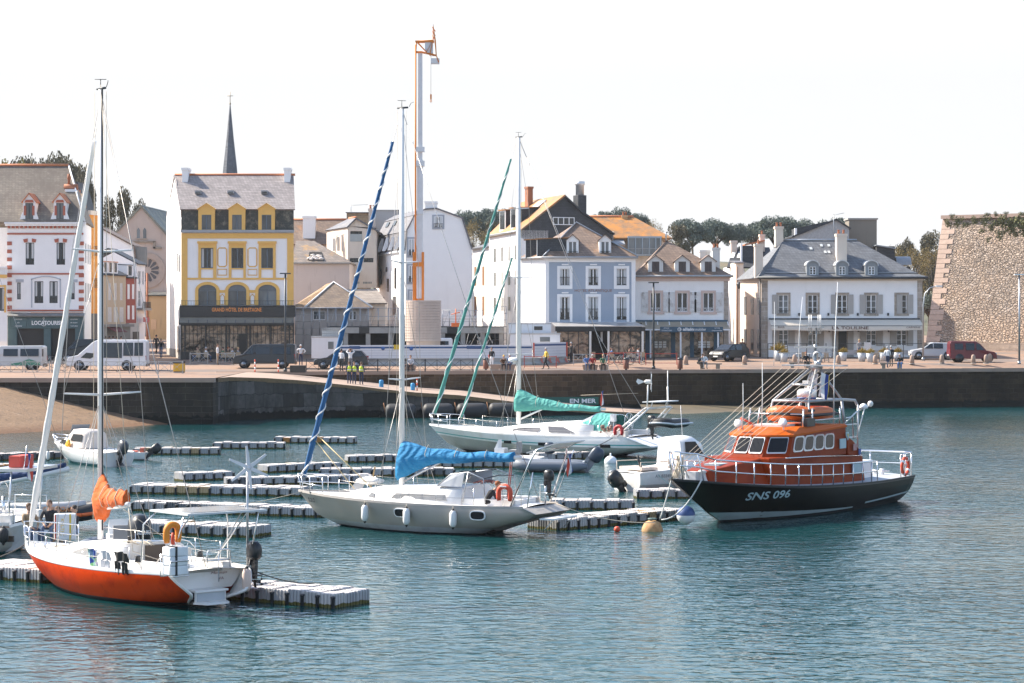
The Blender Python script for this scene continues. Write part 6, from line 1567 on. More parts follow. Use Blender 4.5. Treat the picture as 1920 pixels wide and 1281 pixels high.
# the bare aluminium sloop
b=Boat('sailboat','bare grey aluminium sloop with a blue boom cover and blue furled jib',(598,983),(1000,1003));GOLO=b;r=b.root
h=Hull(xf=[(0,6.8),(.42,8.62),(.5,8.85),(1,9.6)],xa=[(0,1.6),(.4,.15),(.5,-.35),(.75,-.8),(1,-.28)],bd=[(0,1.28),(.2,1.55),(.45,1.72),(.65,1.52),(.82,1.0),(.93,.45),(1,.03)],zd=[(0,1.0),(.3,.98),(.6,1.04),(1,1.17)],zk=[(0,.12),(.12,-.25),(.4,-.55),(.75,-.5),(1,-.35)],n=[(0,1.9),(.4,2.0),(.75,1.5),(1,1.2)],rows=[('k',0),('k',.5),('z',.0),('z',.05),('z',.24),('z',.4),('z',.6),('z',.8),('d',.12),('d',.05),('d',0)])
h.bands=[1,1,1,2,0,0,0,0,0,0];GOLOH=h
h.build(r,[hull_alu,antifoul,hull_aluw],deck_white,True,0);rail_strip(r,h,plain('gunwale_grey',(.38,.35,.32),.6),hgt=.05)
trunk(r,[(7.6,.35,.25,1.05,1.1),(6.9,.6,.5,1.04,1.3),(5.9,.85,.75,1.02,1.45),(4.5,1.08,.95,1.0,1.53),(3.0,1.15,1.02,.98,1.58),(2.2,1.15,1.02,.98,1.60)],deck_white)
for s in(1,-1):
 q=lambda x,k:(x,s*(curve([(2,1.15),(3,1.15),(4.5,1.08),(5.9,.85),(6.9,.6)],x)-k*.10+.035),1.0+k*.36+curve([(2,.05),(6,.02)],x))
 for x0,x1 in((6.2,5.85),(5.1,2.75)):
  m=MB();m.poly([q(x0,.28),q(x1,.28),q(x1+.06,.78),q(x0-.22,.78)][::s]);m.build('window',plain('grey_perspex',(.20,.20,.20),.15),r)
for px,hw_,in((737,.22),(875,.25)):
 c=b.p(px,960 if px<800 else 966,1.6);t_=h.t_at(c.x)
 pp=h.pt(t_,c.z);pu=h.pt(t_,c.z+.1);pf=h.pt(h.t_at(c.x+.2),c.z)
 ex=(pf-pp).normalized();ez=pu-pp;ez=(ez-ex*ez.dot(ex)).normalized();ny=ez.cross(ex);ny=ny if ny.y>0 else-ny
 def oval(w_,z_,o_):return[pp+ex*(w_*math.copysign(abs(math.cos(a))**.55,math.cos(a)))+ez*(z_*math.copysign(abs(math.sin(a))**.7,math.sin(a)))+ny*o_ for a in[2*math.pi*i/20 for i in range(20)]]
 m=MB();m.prism(oval(hw_+.035,.165,-.02),ny*.062);k=m.build('porthole',white_paint,r);m=MB();m.prism(oval(hw_,.13,.035),ny*.014);m.build('pane',perspex,k)
for px,yy in((687,1.6),(765,1.72),(847,1.78)):
 c=b.p(px,945,yy);pt_=h.deck(h.t_at(c.x));fender(r,(c.x,pt_.y+.1,pt_.z+.02),.6,.125,plain('fender_white',(.70,.70,.69),.5),.12)
def hulltext(h,r,txt,x,z,size,width,mat,sgn=1,shear=0,bold=.02):
 t_=h.t_at(x);pp=h.pt(t_,z);pu=h.pt(t_,z+.12);pf=h.pt(h.t_at(x+.3),z);ex=(pp-pf).normalized();ez=(pu-pp);ez=(ez-ex*ez.dot(ex)).normalized();ny=ex.cross(ez)
 M=Matrix(((ex.x,-(-ny.x),ez.x,pp.x),(ex.y,-(-ny.y),ez.y,pp.y),(ex.z,-(-ny.z),ez.z,pp.z),(0,0,0,1)))
 out=Vector((ex.y,-ex.x,0));
 yax=ez.cross(ex);M=Matrix(((ex.x,yax.x,ez.x,pp.x),(ex.y,yax.y,ez.y,pp.y),(ex.z,yax.z,ez.z,pp.z),(0,0,0,1)))
 m=MB();m.text(txt,size,M,.03,width=width,shear=shear,bold=bold)
 vs=[]
 for v in m.v:
  q=h.pt(h.t_at(v[0]),v[2]);vs.append((v[0],q.y+.012,v[2]))
 m.v=vs;return m.build('lettering',mat,r)
c=b.p(582,933,.4);hulltext(h,r,'GOLO',8.9,.92,.19,.52,black_paint,bold=.04)
m=MB();m.text('GOLO',.15,Matrix.Translation((-.52,.45,.83))@Matrix.Rotation(R(-90),4,'Z')@Matrix.Rotation(R(-25),4,'X'),.03,width=.5);m.build('lettering',grey_plastic,r)
m=MB();m.prism([(-.75,.95,.60),(-1.25,.85,.60),(-1.25,-.85,.60),(-.75,-.95,.60)],(0,0,.06));
for s in(1,-1):m.tube([(-1.15,.7*s,.6),(-.8,.7*s,.25)],.018,5)
m.build('boarding_platform',gelcoat,r)
pulpit(b,h,8.0,.62);stanchions(b,h,[7.1,5.7,4.3,2.9,1.5],.62)
rig(b,5.25,1.5,14.7,.105,[(5.2,1.05),(9.3,.9)],(5.1,1.62,1.05),[[(2.5,0,7.5),(-.1,-.3,1.1)]],mast_w)
furled(r,(9.5,0,1.3),(5.42,0,14.2),.105,.05,plain('blue_furl',(.01,.085,.22),.8),plain('white_lash',(.74,.74,.74),.7),17)
boomset(b,5.15,2.36,(-1,.02,.055),4.75,cov_blue,.72,.55,.2,mast_w,wmax=.26)
m=MB();m.tube([(3.6,0,2.4),(5.15,0,1.65)],.04,6);m.build('kicker',mast_a,r)
m=MB();m.tube([(8.88,0,3.25),(6.3,.4,1.45)],.018,4);m.tube([(8.95,0,3.05),(7.0,.35,1.35)],.015,4);m.build('sheet_rope',plain('straw_rope',(.62,.48,.26),.9),r)
m=MB();m.loft([[(6.15+k_*.14,.3*math.cos(a),1.62+(.18-.1*abs(k_-3)/3)*math.sin(a)) for a in[i*.785 for i in range(8)]] for k_ in range(7)],0,True,True);m.build('sail_bag',plain('white_bag',(.68,.66,.62),.8,var=.15,scale=6),r)
m=MB();m.prism([(7.55,-.1,1.2),(7.0,-.1,1.2),(6.7,-.1,1.85),(6.95,-.1,1.85)],(0,.03,0));m.build('hatch_lid',clearp,r)
m=MB();m.tube([(6.75,-.3,1.3),(6.55,-.3,2.1)],.03,5);m.build('boat_hook',plain('varnish',(.55,.33,.12),.5),r)
fr=[(3.25,.95,1.6),(2.75,.85,2.02),(2.0,.95,2.12),(1.35,1.05,1.92),(1.25,1.12,1.1)]
for s in(1,-1):tubeobj(r,'sprayhood_frame',[(x,y*s,z) for x,y,z in fr],.022,grey_metal)
for x,y,z in fr[1:4]:tubeobj(r,'sprayhood_frame',[(x,y,z),(x,0,z+.06),(x,-y,z)],.022,dark_metal)
tubeobj(r,'sprayhood_frame',[(2.0,.95,2.12),(2.15,1.1,1.1)],.02,grey_metal)
m=MB();m.loft([[(3.25,.95,1.6),(3.25,0,1.66),(3.25,-.95,1.6)],[(2.75,.85,2.02),(2.75,0,2.08),(2.75,-.85,2.02)]])
for s in(1,-1):m.poly([(3.25,.95*s,1.6),(2.75,.85*s,2.02),(2.15,.95*s,2.1),(2.2,1.05*s,1.62)])
m.build('sprayhood_window',clearp,r)
m=MB()
for s in(1,-1):m.prism([(2.2,1.05*s,.98),(.3,1.0*s,1.0),(.3,.72*s,1.0),(2.2,.75*s,.98)],(0,0,.24))
m.box(.3,.45,-1,1,.98,1.2);m.build('coaming',deck_white,r)
m=MB();m.box(.5,2.18,-.7,.7,.97,1.02);m.build('cockpit_well',plain('cockpit_grey',(.40,.39,.37),.7),r)
m=MB();random.seed(5)
for k_ in range(10):m.tube(sag((1.9+random.uniform(-.3,.4),random.uniform(-.5,.5),1.7),(1.5+random.uniform(-.3,.3),random.uniform(-.5,.5),1.72),-.08,5),.02,4)
m.build('tangled_rope',plain('dark_red_rope',(.14,.05,.05),.9),r)
for yy in(-.3,-.18):tubeobj(r,'red_pole',[(1.15,yy,1.0),(1.0,yy-.05,2.55)],.02,plain('red_pole',(.3,.06,.05),.6))
k=thing('horseshoe_buoy','red horseshoe lifebuoy on the rail of the aluminium sloop','lifebuoy',tuple(b.w(.35,1.38,1.5)),b.rot+math.pi)
horseshoe(k,(0,0,0),.62,.62,life_red,0,.085,'buoy_body')
m=MB();m.box(-.12,.12,-.1,-.085,.2,.24);m.build('reflective_tape',white_paint,k)
ar=[[(.15,1.32,1.05),(-.55,1.2,2.6),(-.72,1.1,2.95),(-1.15,.9,3.1)],[(.05,-1.3,1.05),(-.6,-1.2,2.6),(-.72,-1.1,2.95),(-1.15,-.9,3.1)]]
for a in ar:tubeobj(r,'stern_arch',a,.032,steel,8)
tubeobj(r,'stern_arch',[(-.72,1.1,2.95),(-.72,-1.1,2.95)],.03,steel,8);tubeobj(r,'stern_arch',[(-.45,1.25,1.05),(-.62,1.17,2.2)],.022,steel)
m=MB();m.slab([(-.3,1.05,2.86),(-.3,-1.05,2.86),(-1.45,-1.0,3.22),(-1.45,1.0,3.22)],.04);sp_=m.build('solar_panel',plain('solar_frame',(.5,.5,.5),.3,.5),r)
m=MB();m.slab([(-.36,.98,2.885),(-.36,-.98,2.885),(-1.39,-.93,3.21),(-1.39,.93,3.21)],.012);m.build('solar_cells',plain('solar_dark',(.12,.13,.14),.1),sp_)
m=MB();
for s in(1,-1):m.tube([(.45,1.3*s,1.05),(.45,1.3*s,1.62),(-.2,1.22*s,1.62),(-.2,1.22*s,1.05)],.015,5);m.tube([(.45,1.3*s,1.34),(-.2,1.22*s,1.34)],.012,5)
m.build('pushpit',steel,r)
outboard(r,(-.35,-.2,1.75),0,.62);m=MB();m.tube([(-.36,-.2,1.75),(-.36,-.2,1.0)],.03,6);m.build('motor_bracket',steel,r)
flag_fr(r,(-.85,-1.2,2.75),.62,.42,(0,1,0));tubeobj(r,'flagstaff',[(-.2,-1.25,1.2),(-.9,-1.22,2.85)],.018,steel)
tubeobj(r,'mooring_line',sag((-.3,-1.1,1.0),(-3.5,-2.2,.4),.2),.018,rope_w,4);tubeobj(r,'mooring_line',sag(h.deck(.97),(13.4,1.0,.4),.1),.014,rope_w,4)
# the big white and green ketch-sized sloop
b=Boat('sailboat','large white and grey sloop with green sail covers, a teal stripe, spray hood and gantry',(838,845),(1215,858));KEB=b;r=b.root
h=Hull(xf=[(0,10.5),(.38,12.6),(.5,12.95),(1,13.95)],xa=[(0,1.8),(.35,.1),(.42,-.9),(.55,-1.1),(1,.35)],bd=[(0,1.75),(.2,2.0),(.45,2.12),(.65,1.85),(.82,1.2),(.93,.55),(1,.03)],zd=[(0,1.10),(.3,1.08),(.6,1.16),(1,1.42)],zk=[(0,.1),(.12,-.3),(.4,-.65),(.75,-.55),(1,-.3)],n=[(0,1.9),(.4,2.1),(.75,1.5),(1,1.2)],rows=[('k',0),('k',.5),('z',.04),('z',.12),('z',.3),('z',.45),('d',.52),('d',.48),('d',.42),('d',.36),('d',.2),('d',.06),('d',0)])
hull_silver=plain('silver_hull',(.44,.43,.41),.42,.3,var=.1,dirt=(.33,.30,.26),dscale=1)
h.bands=[1,1,1,0,0,0,2,2,3,2,2,2];KEBH=h
h.build(r,[hull_silver,antifoul,gelcoat,tealp],deck_white,True,2);rail_strip(r,h,gelcoat,hgt=.06)
trunk(r,[(9.6,.5,.3,1.2,1.26),(8.8,.8,.65,1.18,1.42),(7.5,1.15,1.0,1.15,1.58),(5.6,1.42,1.25,1.12,1.75),(4.2,1.45,1.28,1.1,1.85),(2.6,1.45,1.28,1.1,1.82)],deck_white)
for s in(1,-1):
 q=lambda x,k:(x,s*(curve([(2,1.45),(4.2,1.45),(5.6,1.42),(7.5,1.15),(8.8,.8)],x)-k*.15+.04),1.14+k*.5)
 for P4 in(((8.0,.3),(6.0,.25),(5.85,.72),(7.3,.66)),((5.3,.25),(3.6,.2),(4.4,.85),(5.4,.9))):
  m=MB();m.poly([q(*a) for a in P4][::s]);m.build('window',plain('louvred_window',(.12,.12,.13),.3,var=.5,scale=14,stretch=(1,1,8)),r)
for px in(932,998,1104):
 c=b.p(px,822+(px-932)*.045,2.0);t_=h.t_at(c.x);zc=h.deck(t_).z-.44;pp=h.pt(t_,zc)
 m=MB();pf=h.pt(h.t_at(c.x+.26),zc);pb_=h.pt(h.t_at(c.x-.26),zc);up=Vector((0,.01,.085));m.prism([pb_-up+Vector((0,.0,0)),pf-up,pf+up,pb_+up],(0,.03,0));m.build('porthole',perspex,r)
pulpit(b,h,12.2,.65);stanchions(b,h,[11.2,9.8,8.3,6.8,5.2,3.6,2.0],.65)
rig(b,8.08,1.6,17.3,.14,[(5.4,1.35),(9.6,1.2),(13.4,.9)],(7.9,2.0,1.15),[[(4.2,0,9.2),(3.2,0,6.7),(.2,1.4,1.2)],[(3.2,0,6.7),(.2,-1.4,1.2)]],mast_w,wr=.011)
furled(r,(13.75,0,1.6),(8.3,0,16.9),.12,.055,plain('green_furl',(.06,.24,.21),.8),plain('white_lash',(.74,.74,.74),.7),9)
furled(r,(11.95,0,1.55),(8.3,0,11.2),.085,.05,plain('green_furl',(.06,.24,.21),.8),plain('white_lash',(.74,.74,.74),.7),4)
boomset(b,8.0,2.5,(-1,-.03,0),5.3,cov_green,1.05,.12,.17,mast_w,wmax=.3)
m=MB();m.tube([(6.4,0,2.5),(8.0,0,1.85)],.05,6);m.build('kicker',mast_w,r)
m=MB();m.lathe([(.16,0),(.3,.03),(.3,.16),(.2,.24)],(8.38,0,5.0),12);m.box(8.1,8.4,-.05,.05,4.9,5.0);m.build('radar_dome',gelcoat,r)
fr=lambda x,w_,zt_:[(x,w_*math.cos(a),1.25+(zt_-1.25)*math.sin(a)**.7) for a in[math.pi*i/10 for i in range(11)]]
A=[(4.1,*p[1:]) for p in fr(4.1,1.3,1.75)];Bm=fr(2.9,1.3,2.32);Cm=fr(1.75,1.25,2.25)
m=MB();m.loft([Bm,Cm]);m.loft([[(p[0]+.01,p[1]*.985,p[2]-.02) for p in q] for q in(Cm,Bm)]);m.loft([[A[i],Bm[i]] for i in range(0,3)]);m.loft([[A[i],Bm[i]] for i in range(8,11)]);k=m.build('spray_hood',cov_green,r)
m=MB();m.loft([[A[i],Bm[i]] for i in range(2,9)]);m.build('clear_panel',clearp,k)
for q in(Bm,Cm):tubeobj(k,'hood_frame',q,.022,steel)
m=MB()
for s in(1,-1):m.prism([(2.6,1.45*s,1.1),(.6,1.4*s,1.1),(.6,1.05*s,1.1),(2.6,1.1*s,1.1)],(0,0,.3))
m.build('coaming',deck_white,r)
m=MB();m.box(.6,2.6,-1.0,1.0,1.08,1.14);m.build('cockpit_well',plain('cockpit_grey',(.40,.39,.37),.7),r)
m=MB();m.ring([(1.15,.5*math.cos(k_*.5236),1.85+.5*math.sin(k_*.5236)) for k_ in range(12)],.02,5)
for k_ in range(3):m.tube([(1.15,.5*math.cos(k_*1.047),1.85+.5*math.sin(k_*1.047)),(1.15,-.5*math.cos(k_*1.047),1.85-.5*math.sin(k_*1.047))],.012,4)
m.tube([(1.2,0,1.1),(1.2,0,1.85)],.08,6);m.build('steering_wheel',steel,r)
m=MB();m.box(1.5,1.75,.75,1.0,1.9,2.3);m.tube([(1.6,.9,1.2),(1.6,.9,1.9)],.03,5);m.build('rail_motor',gelcoat,r)
k=thing('horseshoe_buoy','dark red horseshoe lifebuoy on the stern rail of the white and green sloop','lifebuoy',tuple(b.w(.75,1.85,1.5)),b.rot+math.pi)
horseshoe(k,(0,0,0),.6,.6,plain('buoy_dark_red',(.45,.02,.02),.5),0,.09,'buoy_body')
for s in(1,-1):
 m=MB()
 for dx in(0,.38):m.tube([(.9+dx,1.75*s,1.15),(-.75+dx*.6,1.3*s,2.65)],.045,6)
 for t_ in(.25,.5,.75):m.tube([(lerp(.9,-.75,t_),lerp(1.75,1.3,t_)*s,lerp(1.15,2.65,t_)),(lerp(1.28,-.52,t_),lerp(1.75,1.3,t_)*s,lerp(1.15,2.65,t_))],.03,5)
 m.build('gantry_leg',gelcoat,r)
m=MB();m.tube([(-.6,1.4,2.66),(-.6,-1.4,2.66)],.05,6);m.prism([(-.2,1.0,2.95),(-.2,-1.0,2.95),(-1.3,-1.0,2.98),(-1.3,1.0,2.98)],(0,0,.05));m.tube([(-.6,.8,2.66),(-.7,.8,2.95)],.03,5);m.tube([(-.6,-.8,2.66),(-.7,-.8,2.95)],.03,5);m.build('gantry',gelcoat,r)
m=MB();m.tube([(-.55,1.1,2.66),(-.6,1.1,3.9)],.04,6);m.build('generator_pole',gelcoat,r)
windgen(r,(-.6,1.1,4.05),.55,R(205),gelcoat,6,True,.3,.11)
m=MB();m.tube([(-.7,-.9,2.7),(-.7,-.9,4.6)],.022,5);m.tube([(-.7,-.9,3.0),(-.7,-.9,3.75)],.05,6);m.build('aerial',gelcoat,r)
outboard(r,(-.6,1.0,1.7),0,.8)
m=MB();m.text('KEBAN',.16,Matrix.Translation((-.30,.1,.82))@Matrix.Rotation(R(-90),4,'Z')@Matrix.Rotation(R(-55),4,'X'),.03,width=.8);m.build('lettering',grey_plastic,r)
m=MB();random.seed(2)
for k_ in range(14):m.ball((random.uniform(1.0,2.0),1.45+random.uniform(-.15,.2),1.35+random.uniform(0,.4)),random.uniform(.06,.12),6)
m.build('rope_bundle',plain('mixed_ropes',(.25,.16,.12),.9,var=.6,scale=12),r)
flag_fr(r,(2.2,.9,3.55),.7,.35,(0,1,0));m=MB();m.tube([(.6,0,3.4),(3.9,.4,3.25)],.012,4);m.build('signal_line',rope_w,r)
tubeobj(r,'mooring_line',sag((1.0,2.0,1.1),b.o.xyz*0+Vector((2.6,5.0,.3)),.2),.02,rope_b,4)
def inflatable(name,label,loc,rot,L,Wd,rt,colt,cols,group=None,tiltx=0,band=None,floor=None,parent=None):
 o=thing(name,label,'dinghy',loc,0,group);o.rotation_euler=(tiltx,0,rot)
 m=MB();P=[];hw=Wd/2-rt
 for i in range(9):P.append((-L/2+(L-hw)*i/8*1.0,hw,0))
 x1=-L/2+(L-hw)
 for i in range(1,12):a=math.pi/2-math.pi*i/12;P.append((x1+hw*math.cos(a)*.95,hw*math.sin(a),.10*math.cos(a)))
 for i in range(8,-1,-1):P.append((-L/2+(L-hw)*i/8,-hw,0))
 rr=[rt*.35,rt*.85]+[rt]*(len(P)-4)+[rt*.85,rt*.35]
 m.tube(P,rr,10);m.build('tube',colt,o)
 f=MB();f.prism([(-L/2+.25,-hw,-rt*.4),(x1,-hw,-rt*.4),(x1+hw*.7,-hw*.5,-rt*.3),(x1+hw*.9,0,-rt*.2),(x1+hw*.7,hw*.5,-rt*.3),(x1,hw,-rt*.4),(-L/2+.25,hw,-rt*.4)],(0,0,-rt*.35));f.build('floor',floor or cols,o)
 t_=MB();t_.box(-L/2+.2,-L/2+.28,-hw+rt*.4,hw-rt*.4,-rt*.7,rt*.9);t_.build('transom',cols,o)
 s=MB();s.box(-.15,.15,-hw,hw,rt*.4,rt*.5);s.build('seat',cols,o)
 if band is not None:
  q=MB()
  for sy in(1,-1):q.tube([(p[0],p[1]+sy*(rt*.93),-rt*.12) for p in(P[:9] if sy>0 else P[-9:])],rt*.24,6)
  q.tube([(p[0]+(rt*.9)*((p[0]-x1)/hw if p[0]>x1 else 0),p[1]*(1+rt*.9/hw),-rt*.12+p[2]) for p in P[8:21]],rt*.24,6);q.build('rubbing_strake',band,o)
 return o
c=b.w(-1.25,-.1,1.85)
inflatable('inflatable_dinghy','black and white inflatable dinghy hung from the gantry of the white and green sloop',tuple(c),b.rot+R(92),2.6,1.45,.24,rubber,plain('dinghy_white',(.62,.63,.64),.5),band=plain('dinghy_white',(.62,.63,.64),.5),tiltx=0)
# the lifeboat
b=Boat('lifeboat','dark green lifeboat with an orange cabin, white bow number and silver guard rails',(1312,985),(1700,940),1.8,'lifeboat');SNL=b;r=b.root
h=Hull(xf=[(0,12.2),(.4,14.2),(.5,14.5),(.8,15.7),(1,16.5)],xa=[(0,.3),(.4,.0),(1,-.5)],bd=[(0,1.95),(.2,2.15),(.5,2.2),(.7,1.95),(.85,1.35),(.94,.7),(1,.04)],zd=[(0,1.0),(.3,1.02),(.6,1.18),(.8,1.40),(1,1.74)],zk=[(0,-.35),(.3,-.7),(.7,-.8),(.9,-.6),(1,-.25)],n=[(0,2.3),(.5,1.9),(.75,1.35),(1,1.05)],rows=[('k',0),('k',.5),('z',-.02),('z',.06),('z',.14),('z',.30),('z',.5),('z',.7),('d',.3),('d',.12),('d',.07),('d',0)])
hull_green=plain('dark_green_hull',(.0022,.0042,.003),.4,var=.25,spec=.12,dirt=(.006,.009,.007),dscale=.7)
h.bands=[1,1,1,1,0,0,0,0,0,0,2];SNLH=h
pale_blue=plain('pale_blue_paint',(.42,.54,.57),.5)
deck_grey=plain('grey_blue_deck',(.34,.37,.40),.7,var=.1)
h.build(r,[hull_green,antifoul,black_paint],deck_grey,True,0);rail_strip(r,h,rubber,'rubbing_strake',.08,.03)
def hullstrip(h,x0,x1,za,zb,n=60,off=.03,side=1):
 m=MB();A=[]
 for i in range(n+1):
  x=x0+(x1-x0)*i/n;k=i/n;z0,z1=za(k),zb(k);row=[]
  for j in range(4):
   z=z0+(z1-z0)*j/3
   lo,hi=0,1
   for _ in range(22):
    t=(lo+hi)/2
    if h.pt(t,z).x<x:lo=t
    else:hi=t
   p=h.pt((lo+hi)/2,z);row.append((p.x,side*(p.y+off),p.z))
  A.append(row)
 m.loft(A);return m
for s in(1,-1):
 hullstrip(h,14.42,5.6,lambda k:.07+.05*k,lambda k:.07+.36*(1-k)**1.2+.10*k,side=s).build('spray_rail',pale_blue,r)
 hullstrip(h,4.6,.05,lambda k:.22+.14*k,lambda k:.29+.14*k,side=s).build('pale_line',pale_blue,r)
hulltext(h,r,'SNS 096',12.75,1.02,.42,2.6,plain('number_blue_white',(.38,.52,.56),.6),shear=.25,bold=.02)
orange=plain('lifeboat_orange',(.24,.028,.001),.45,var=.14,spec=.1,dirt=(.16,.014,.001),dscale=.8)
orange_d=orange
def house(secs,name,mat,bev=.05):
 m=MB();L=[]
 for x,pts in secs:L.append([(x,y,z) for y,z in pts]+[(x,-y,z) for y,z in pts[::-1]])
 m.loft(L,0,False,False,False);m.poly(L[0]);m.poly(L[-1][::-1]);return m.build(name,mat,r,fix=True,bevel=bev)
house([(14.7,[(.5,1.45),(.42,1.95)]),(13.3,[(.95,1.4),(.72,2.1)]),(11.2,[(1.35,1.3),(1.0,2.28)])],'fore_trunk',orange)
house([(11.55,[(1.42,1.2),(1.34,2.28)]),(8.0,[(1.62,1.1),(1.5,2.2)]),(3.7,[(1.62,1.05),(1.52,2.05)])],'house',orange)
zt=3.02;zs=[3.0,3.0,3.0,3.0,3.2,3.2]
wp=[(9.75,-1.36),(10.5,-.62),(10.5,.62),(9.75,1.36),(5.0,1.5),(5.0,-1.5)]
wt=[(9.5,-1.28),(10.2,-.58),(10.2,.58),(9.5,1.28),(5.1,1.42),(5.1,-1.42)]
m=MB();m.loft([[(x+.35,y*1.03,2.15) for x,y in wp],[(x,y,z_) for(x,y),z_ in zip(wt,zs)]],0,True,False,False);wheelhouse=m.build('wheelhouse',orange,r,fix=True)
m=MB();br=[(9.56,-1.32),(10.27,-.6),(10.27,.6),(9.56,1.32),(5.06,1.46),(5.06,-1.46)];up_=[(8.75,-1.2),(9.1,-.5),(9.1,.5),(8.75,1.2),(5.1,1.36),(5.1,-1.36)]
m.loft([[(x,y,z_-.03) for(x,y),z_ in zip(br,zs)],[(x,y,z_+.04) for(x,y),z_ in zip(br,zs)],[(x,y,3.3) for x,y in up_]],0,True,False,False);m.poly([(x,y,3.3) for x,y in up_]);m.build('wheelhouse_roof',plain('roof_orange',(.50,.095,.002),.5,spec=.15,var=.08),r,fix=True)
m=MB();m.box(7.9,9.0,-.6,.6,3.3,3.38);m.build('roof_hatch',gelcoat,r)
silverw=plain('window_rim',(.62,.63,.63),.35,.3)
def inset_win(a,bb,z0,z1,l,rr_,name='window',out=None):
 """pane on the wheelhouse face between plan corners a and bb"""
 zl=lambda z:(z-2.15)/(zt-2.15)
 P=lambda u_,z:Vector((lerp(lerp(a[0]+.35,bb[0]+.35,u_),lerp(a[2],bb[2],u_),zl(z)),lerp(lerp(a[1]*1.03,bb[1]*1.03,u_),lerp(a[3],bb[3],u_),zl(z)),z))
 n=(P(1,z0)-P(0,z0)).cross(P(0,z1)-P(0,z0)).normalized()
 c=(P(.5,z0));
 if n.dot(Vector((c.x-7.5,c.y*1.5,0)))<0:n=-n
 def rnd(e,o_):
  pts=[];k=.10
  u0,u1=l-e*.35,rr_+e*.35;za,zb=z0-e,z1+e
  for(cu,cz,a0) in((u1-k*.35,zb-k,0),(u0+k*.35,zb-k,90),(u0+k*.35,za+k,180),(u1-k*.35,za+k,270)):
   for d_ in(0,45,90):an=R(a0+d_);pts.append(P(cu+k*.35*math.cos(an),cz+k*math.sin(an))+n*o_)
  return pts
 m=MB();m.prism(rnd(.05,.004),n*.02);o=m.build(name,silverw,wheelhouse)
 m=MB();m.prism(rnd(0,.018),n*.014);m.build('pane',perspex,o)
Wf=[(wp[i][0],wp[i][1],wt[i][0],wt[i][1]) for i in range(6)]
inset_win(Wf[0],Wf[1],2.42,2.92,.16,.86);inset_win(Wf[1],Wf[2],2.42,2.92,.06,.46);inset_win(Wf[1],Wf[2],2.42,2.92,.54,.94);inset_win(Wf[2],Wf[3],2.42,2.92,.14,.84)
for k_ in range(4):inset_win(Wf[3],Wf[4],2.45,2.93,.06+k_*.185,.20+k_*.185)
for k_ in range(4):inset_win(Wf[0],Wf[5],2.45,2.93,.06+k_*.185,.20+k_*.185)
m=MB();m.box(5.35,5.9,1.53,1.56,2.38,2.75);m.box(4.0,4.9,1.60,1.635,1.35,1.75);m.build('grey_panel',pale_blue,r)
Mp=lambda x,y,z:Matrix.Translation((x,y,z))@Matrix.Rotation(R(180),4,'Z')
m=MB();m.text('LES SAUVETEURS EN MER',.10,Mp(7.3,1.50,2.99),.012,width=1.9);m.build('lettering',plain('faded_red_letters',(.42,.12,.10),.7),r)
m=MB();m.prism([(5.25,1.50,2.98),(5.02,1.50,2.98),(5.02,1.51,2.8),(5.13,1.52,2.66),(5.25,1.51,2.8)],(0,.02,0));k=m.build('crest',pale_blue,r)
m=MB();m.prism([(5.19,1.53,2.92),(5.08,1.53,2.92),(5.13,1.545,2.74)],(0,.01,0));m.build('crest_centre',plain('crest_yellow',(.5,.42,.08),.6),k)
house([(5.0,[(1.5,2.0),(1.42,2.85)]),(4.35,[(1.5,2.0),(1.44,2.6)]),(3.75,[(1.55,1.9),(1.48,2.1)])],'aft_coaming',orange)
m=MB();m.box(4.32,4.62,1.52,1.545,2.25,2.5);m.build('warning_plate',plain('red_white_plate',(.45,.25,.24),.6,var=.5,scale=14),r)
m=MB();m.box(3.95,4.15,1.54,1.56,2.05,2.3);m.build('blue_plate',plain('blue_plate',(.04,.09,.3),.5),r)
for s in(1,-1):
 tubeobj(r,'grab_rail',[(10.6,1.52*s,2.24),(8.0,1.64*s,2.19),(4.0,1.66*s,2.03)],.02,steel)
m=MB();m.box(12.7,13.6,-.28,.32,2.06,2.14);m.build('hatch',pale_blue,r)
m=MB();m.lathe([(.22,0),(.16,.12),(.12,.3),(.17,.36),(.1,.42)],(14.95,.35,1.58),10);m.lathe([(.2,0),(.15,.12),(.11,.28),(.16,.34)],(14.95,-.2,1.58),10);m.box(15.0,15.35,-.1,.3,1.6,1.95);m.build('windlass',plain('light_grey_paint',(.5,.5,.5),.5,var=.15),r)
m=MB();random.seed(4)
for k_ in range(16):m.tube(sag((15.9+random.uniform(-.12,.12),random.uniform(-.15,.15),2.55),(15.9+random.uniform(-.25,.25),random.uniform(-.3,.3),1.75),.02,4),.02,4)
m.build('hanging_rope',rope_w,r)
def guard(xs,inset,hs,r_=.028,name='guard_rail'):
 for s in(1,-1):
  base=[h.deck(h.t_at(x),inset) for x in xs]
  m=MB()
  for k,hgt in enumerate(hs):m.tube([Vector((p.x,p.y*s,p.z+hgt)) for p in base],r_ if k==0 else r_*.75,6)
  o=m.build(name,steel,r)
  for p in base:tubeobj(o,'stanchion',[Vector((p.x,p.y*s,p.z)),Vector((p.x,p.y*s,p.z+hs[0]))],r_*.85,steel,6)
guard([14.9,14.0,13.1,12.2,11.3,10.4,9.5,8.6,7.7,6.8,5.9,5.0,4.1,3.5],.12,[.80,.40])
guard([.95,.35,-.35],.1,[.92,.5]);
P=[h.deck(h.t_at(x),.12) for x in(14.9,15.6,16.2)]
m=MB()
for hk in(.95,.5):
 m.tube([(P[0].x,P[0].y,P[0].z+.80 if hk>.6 else P[0].z+.4),(P[1].x,P[1].y,P[1].z+hk),(16.35,.22,1.72+hk)],.028,6);m.tube([(P[0].x,-P[0].y,P[0].z+.80 if hk>.6 else P[0].z+.4),(P[1].x,-P[1].y,P[1].z+hk),(16.35,-.22,1.72+hk)],.028,6)
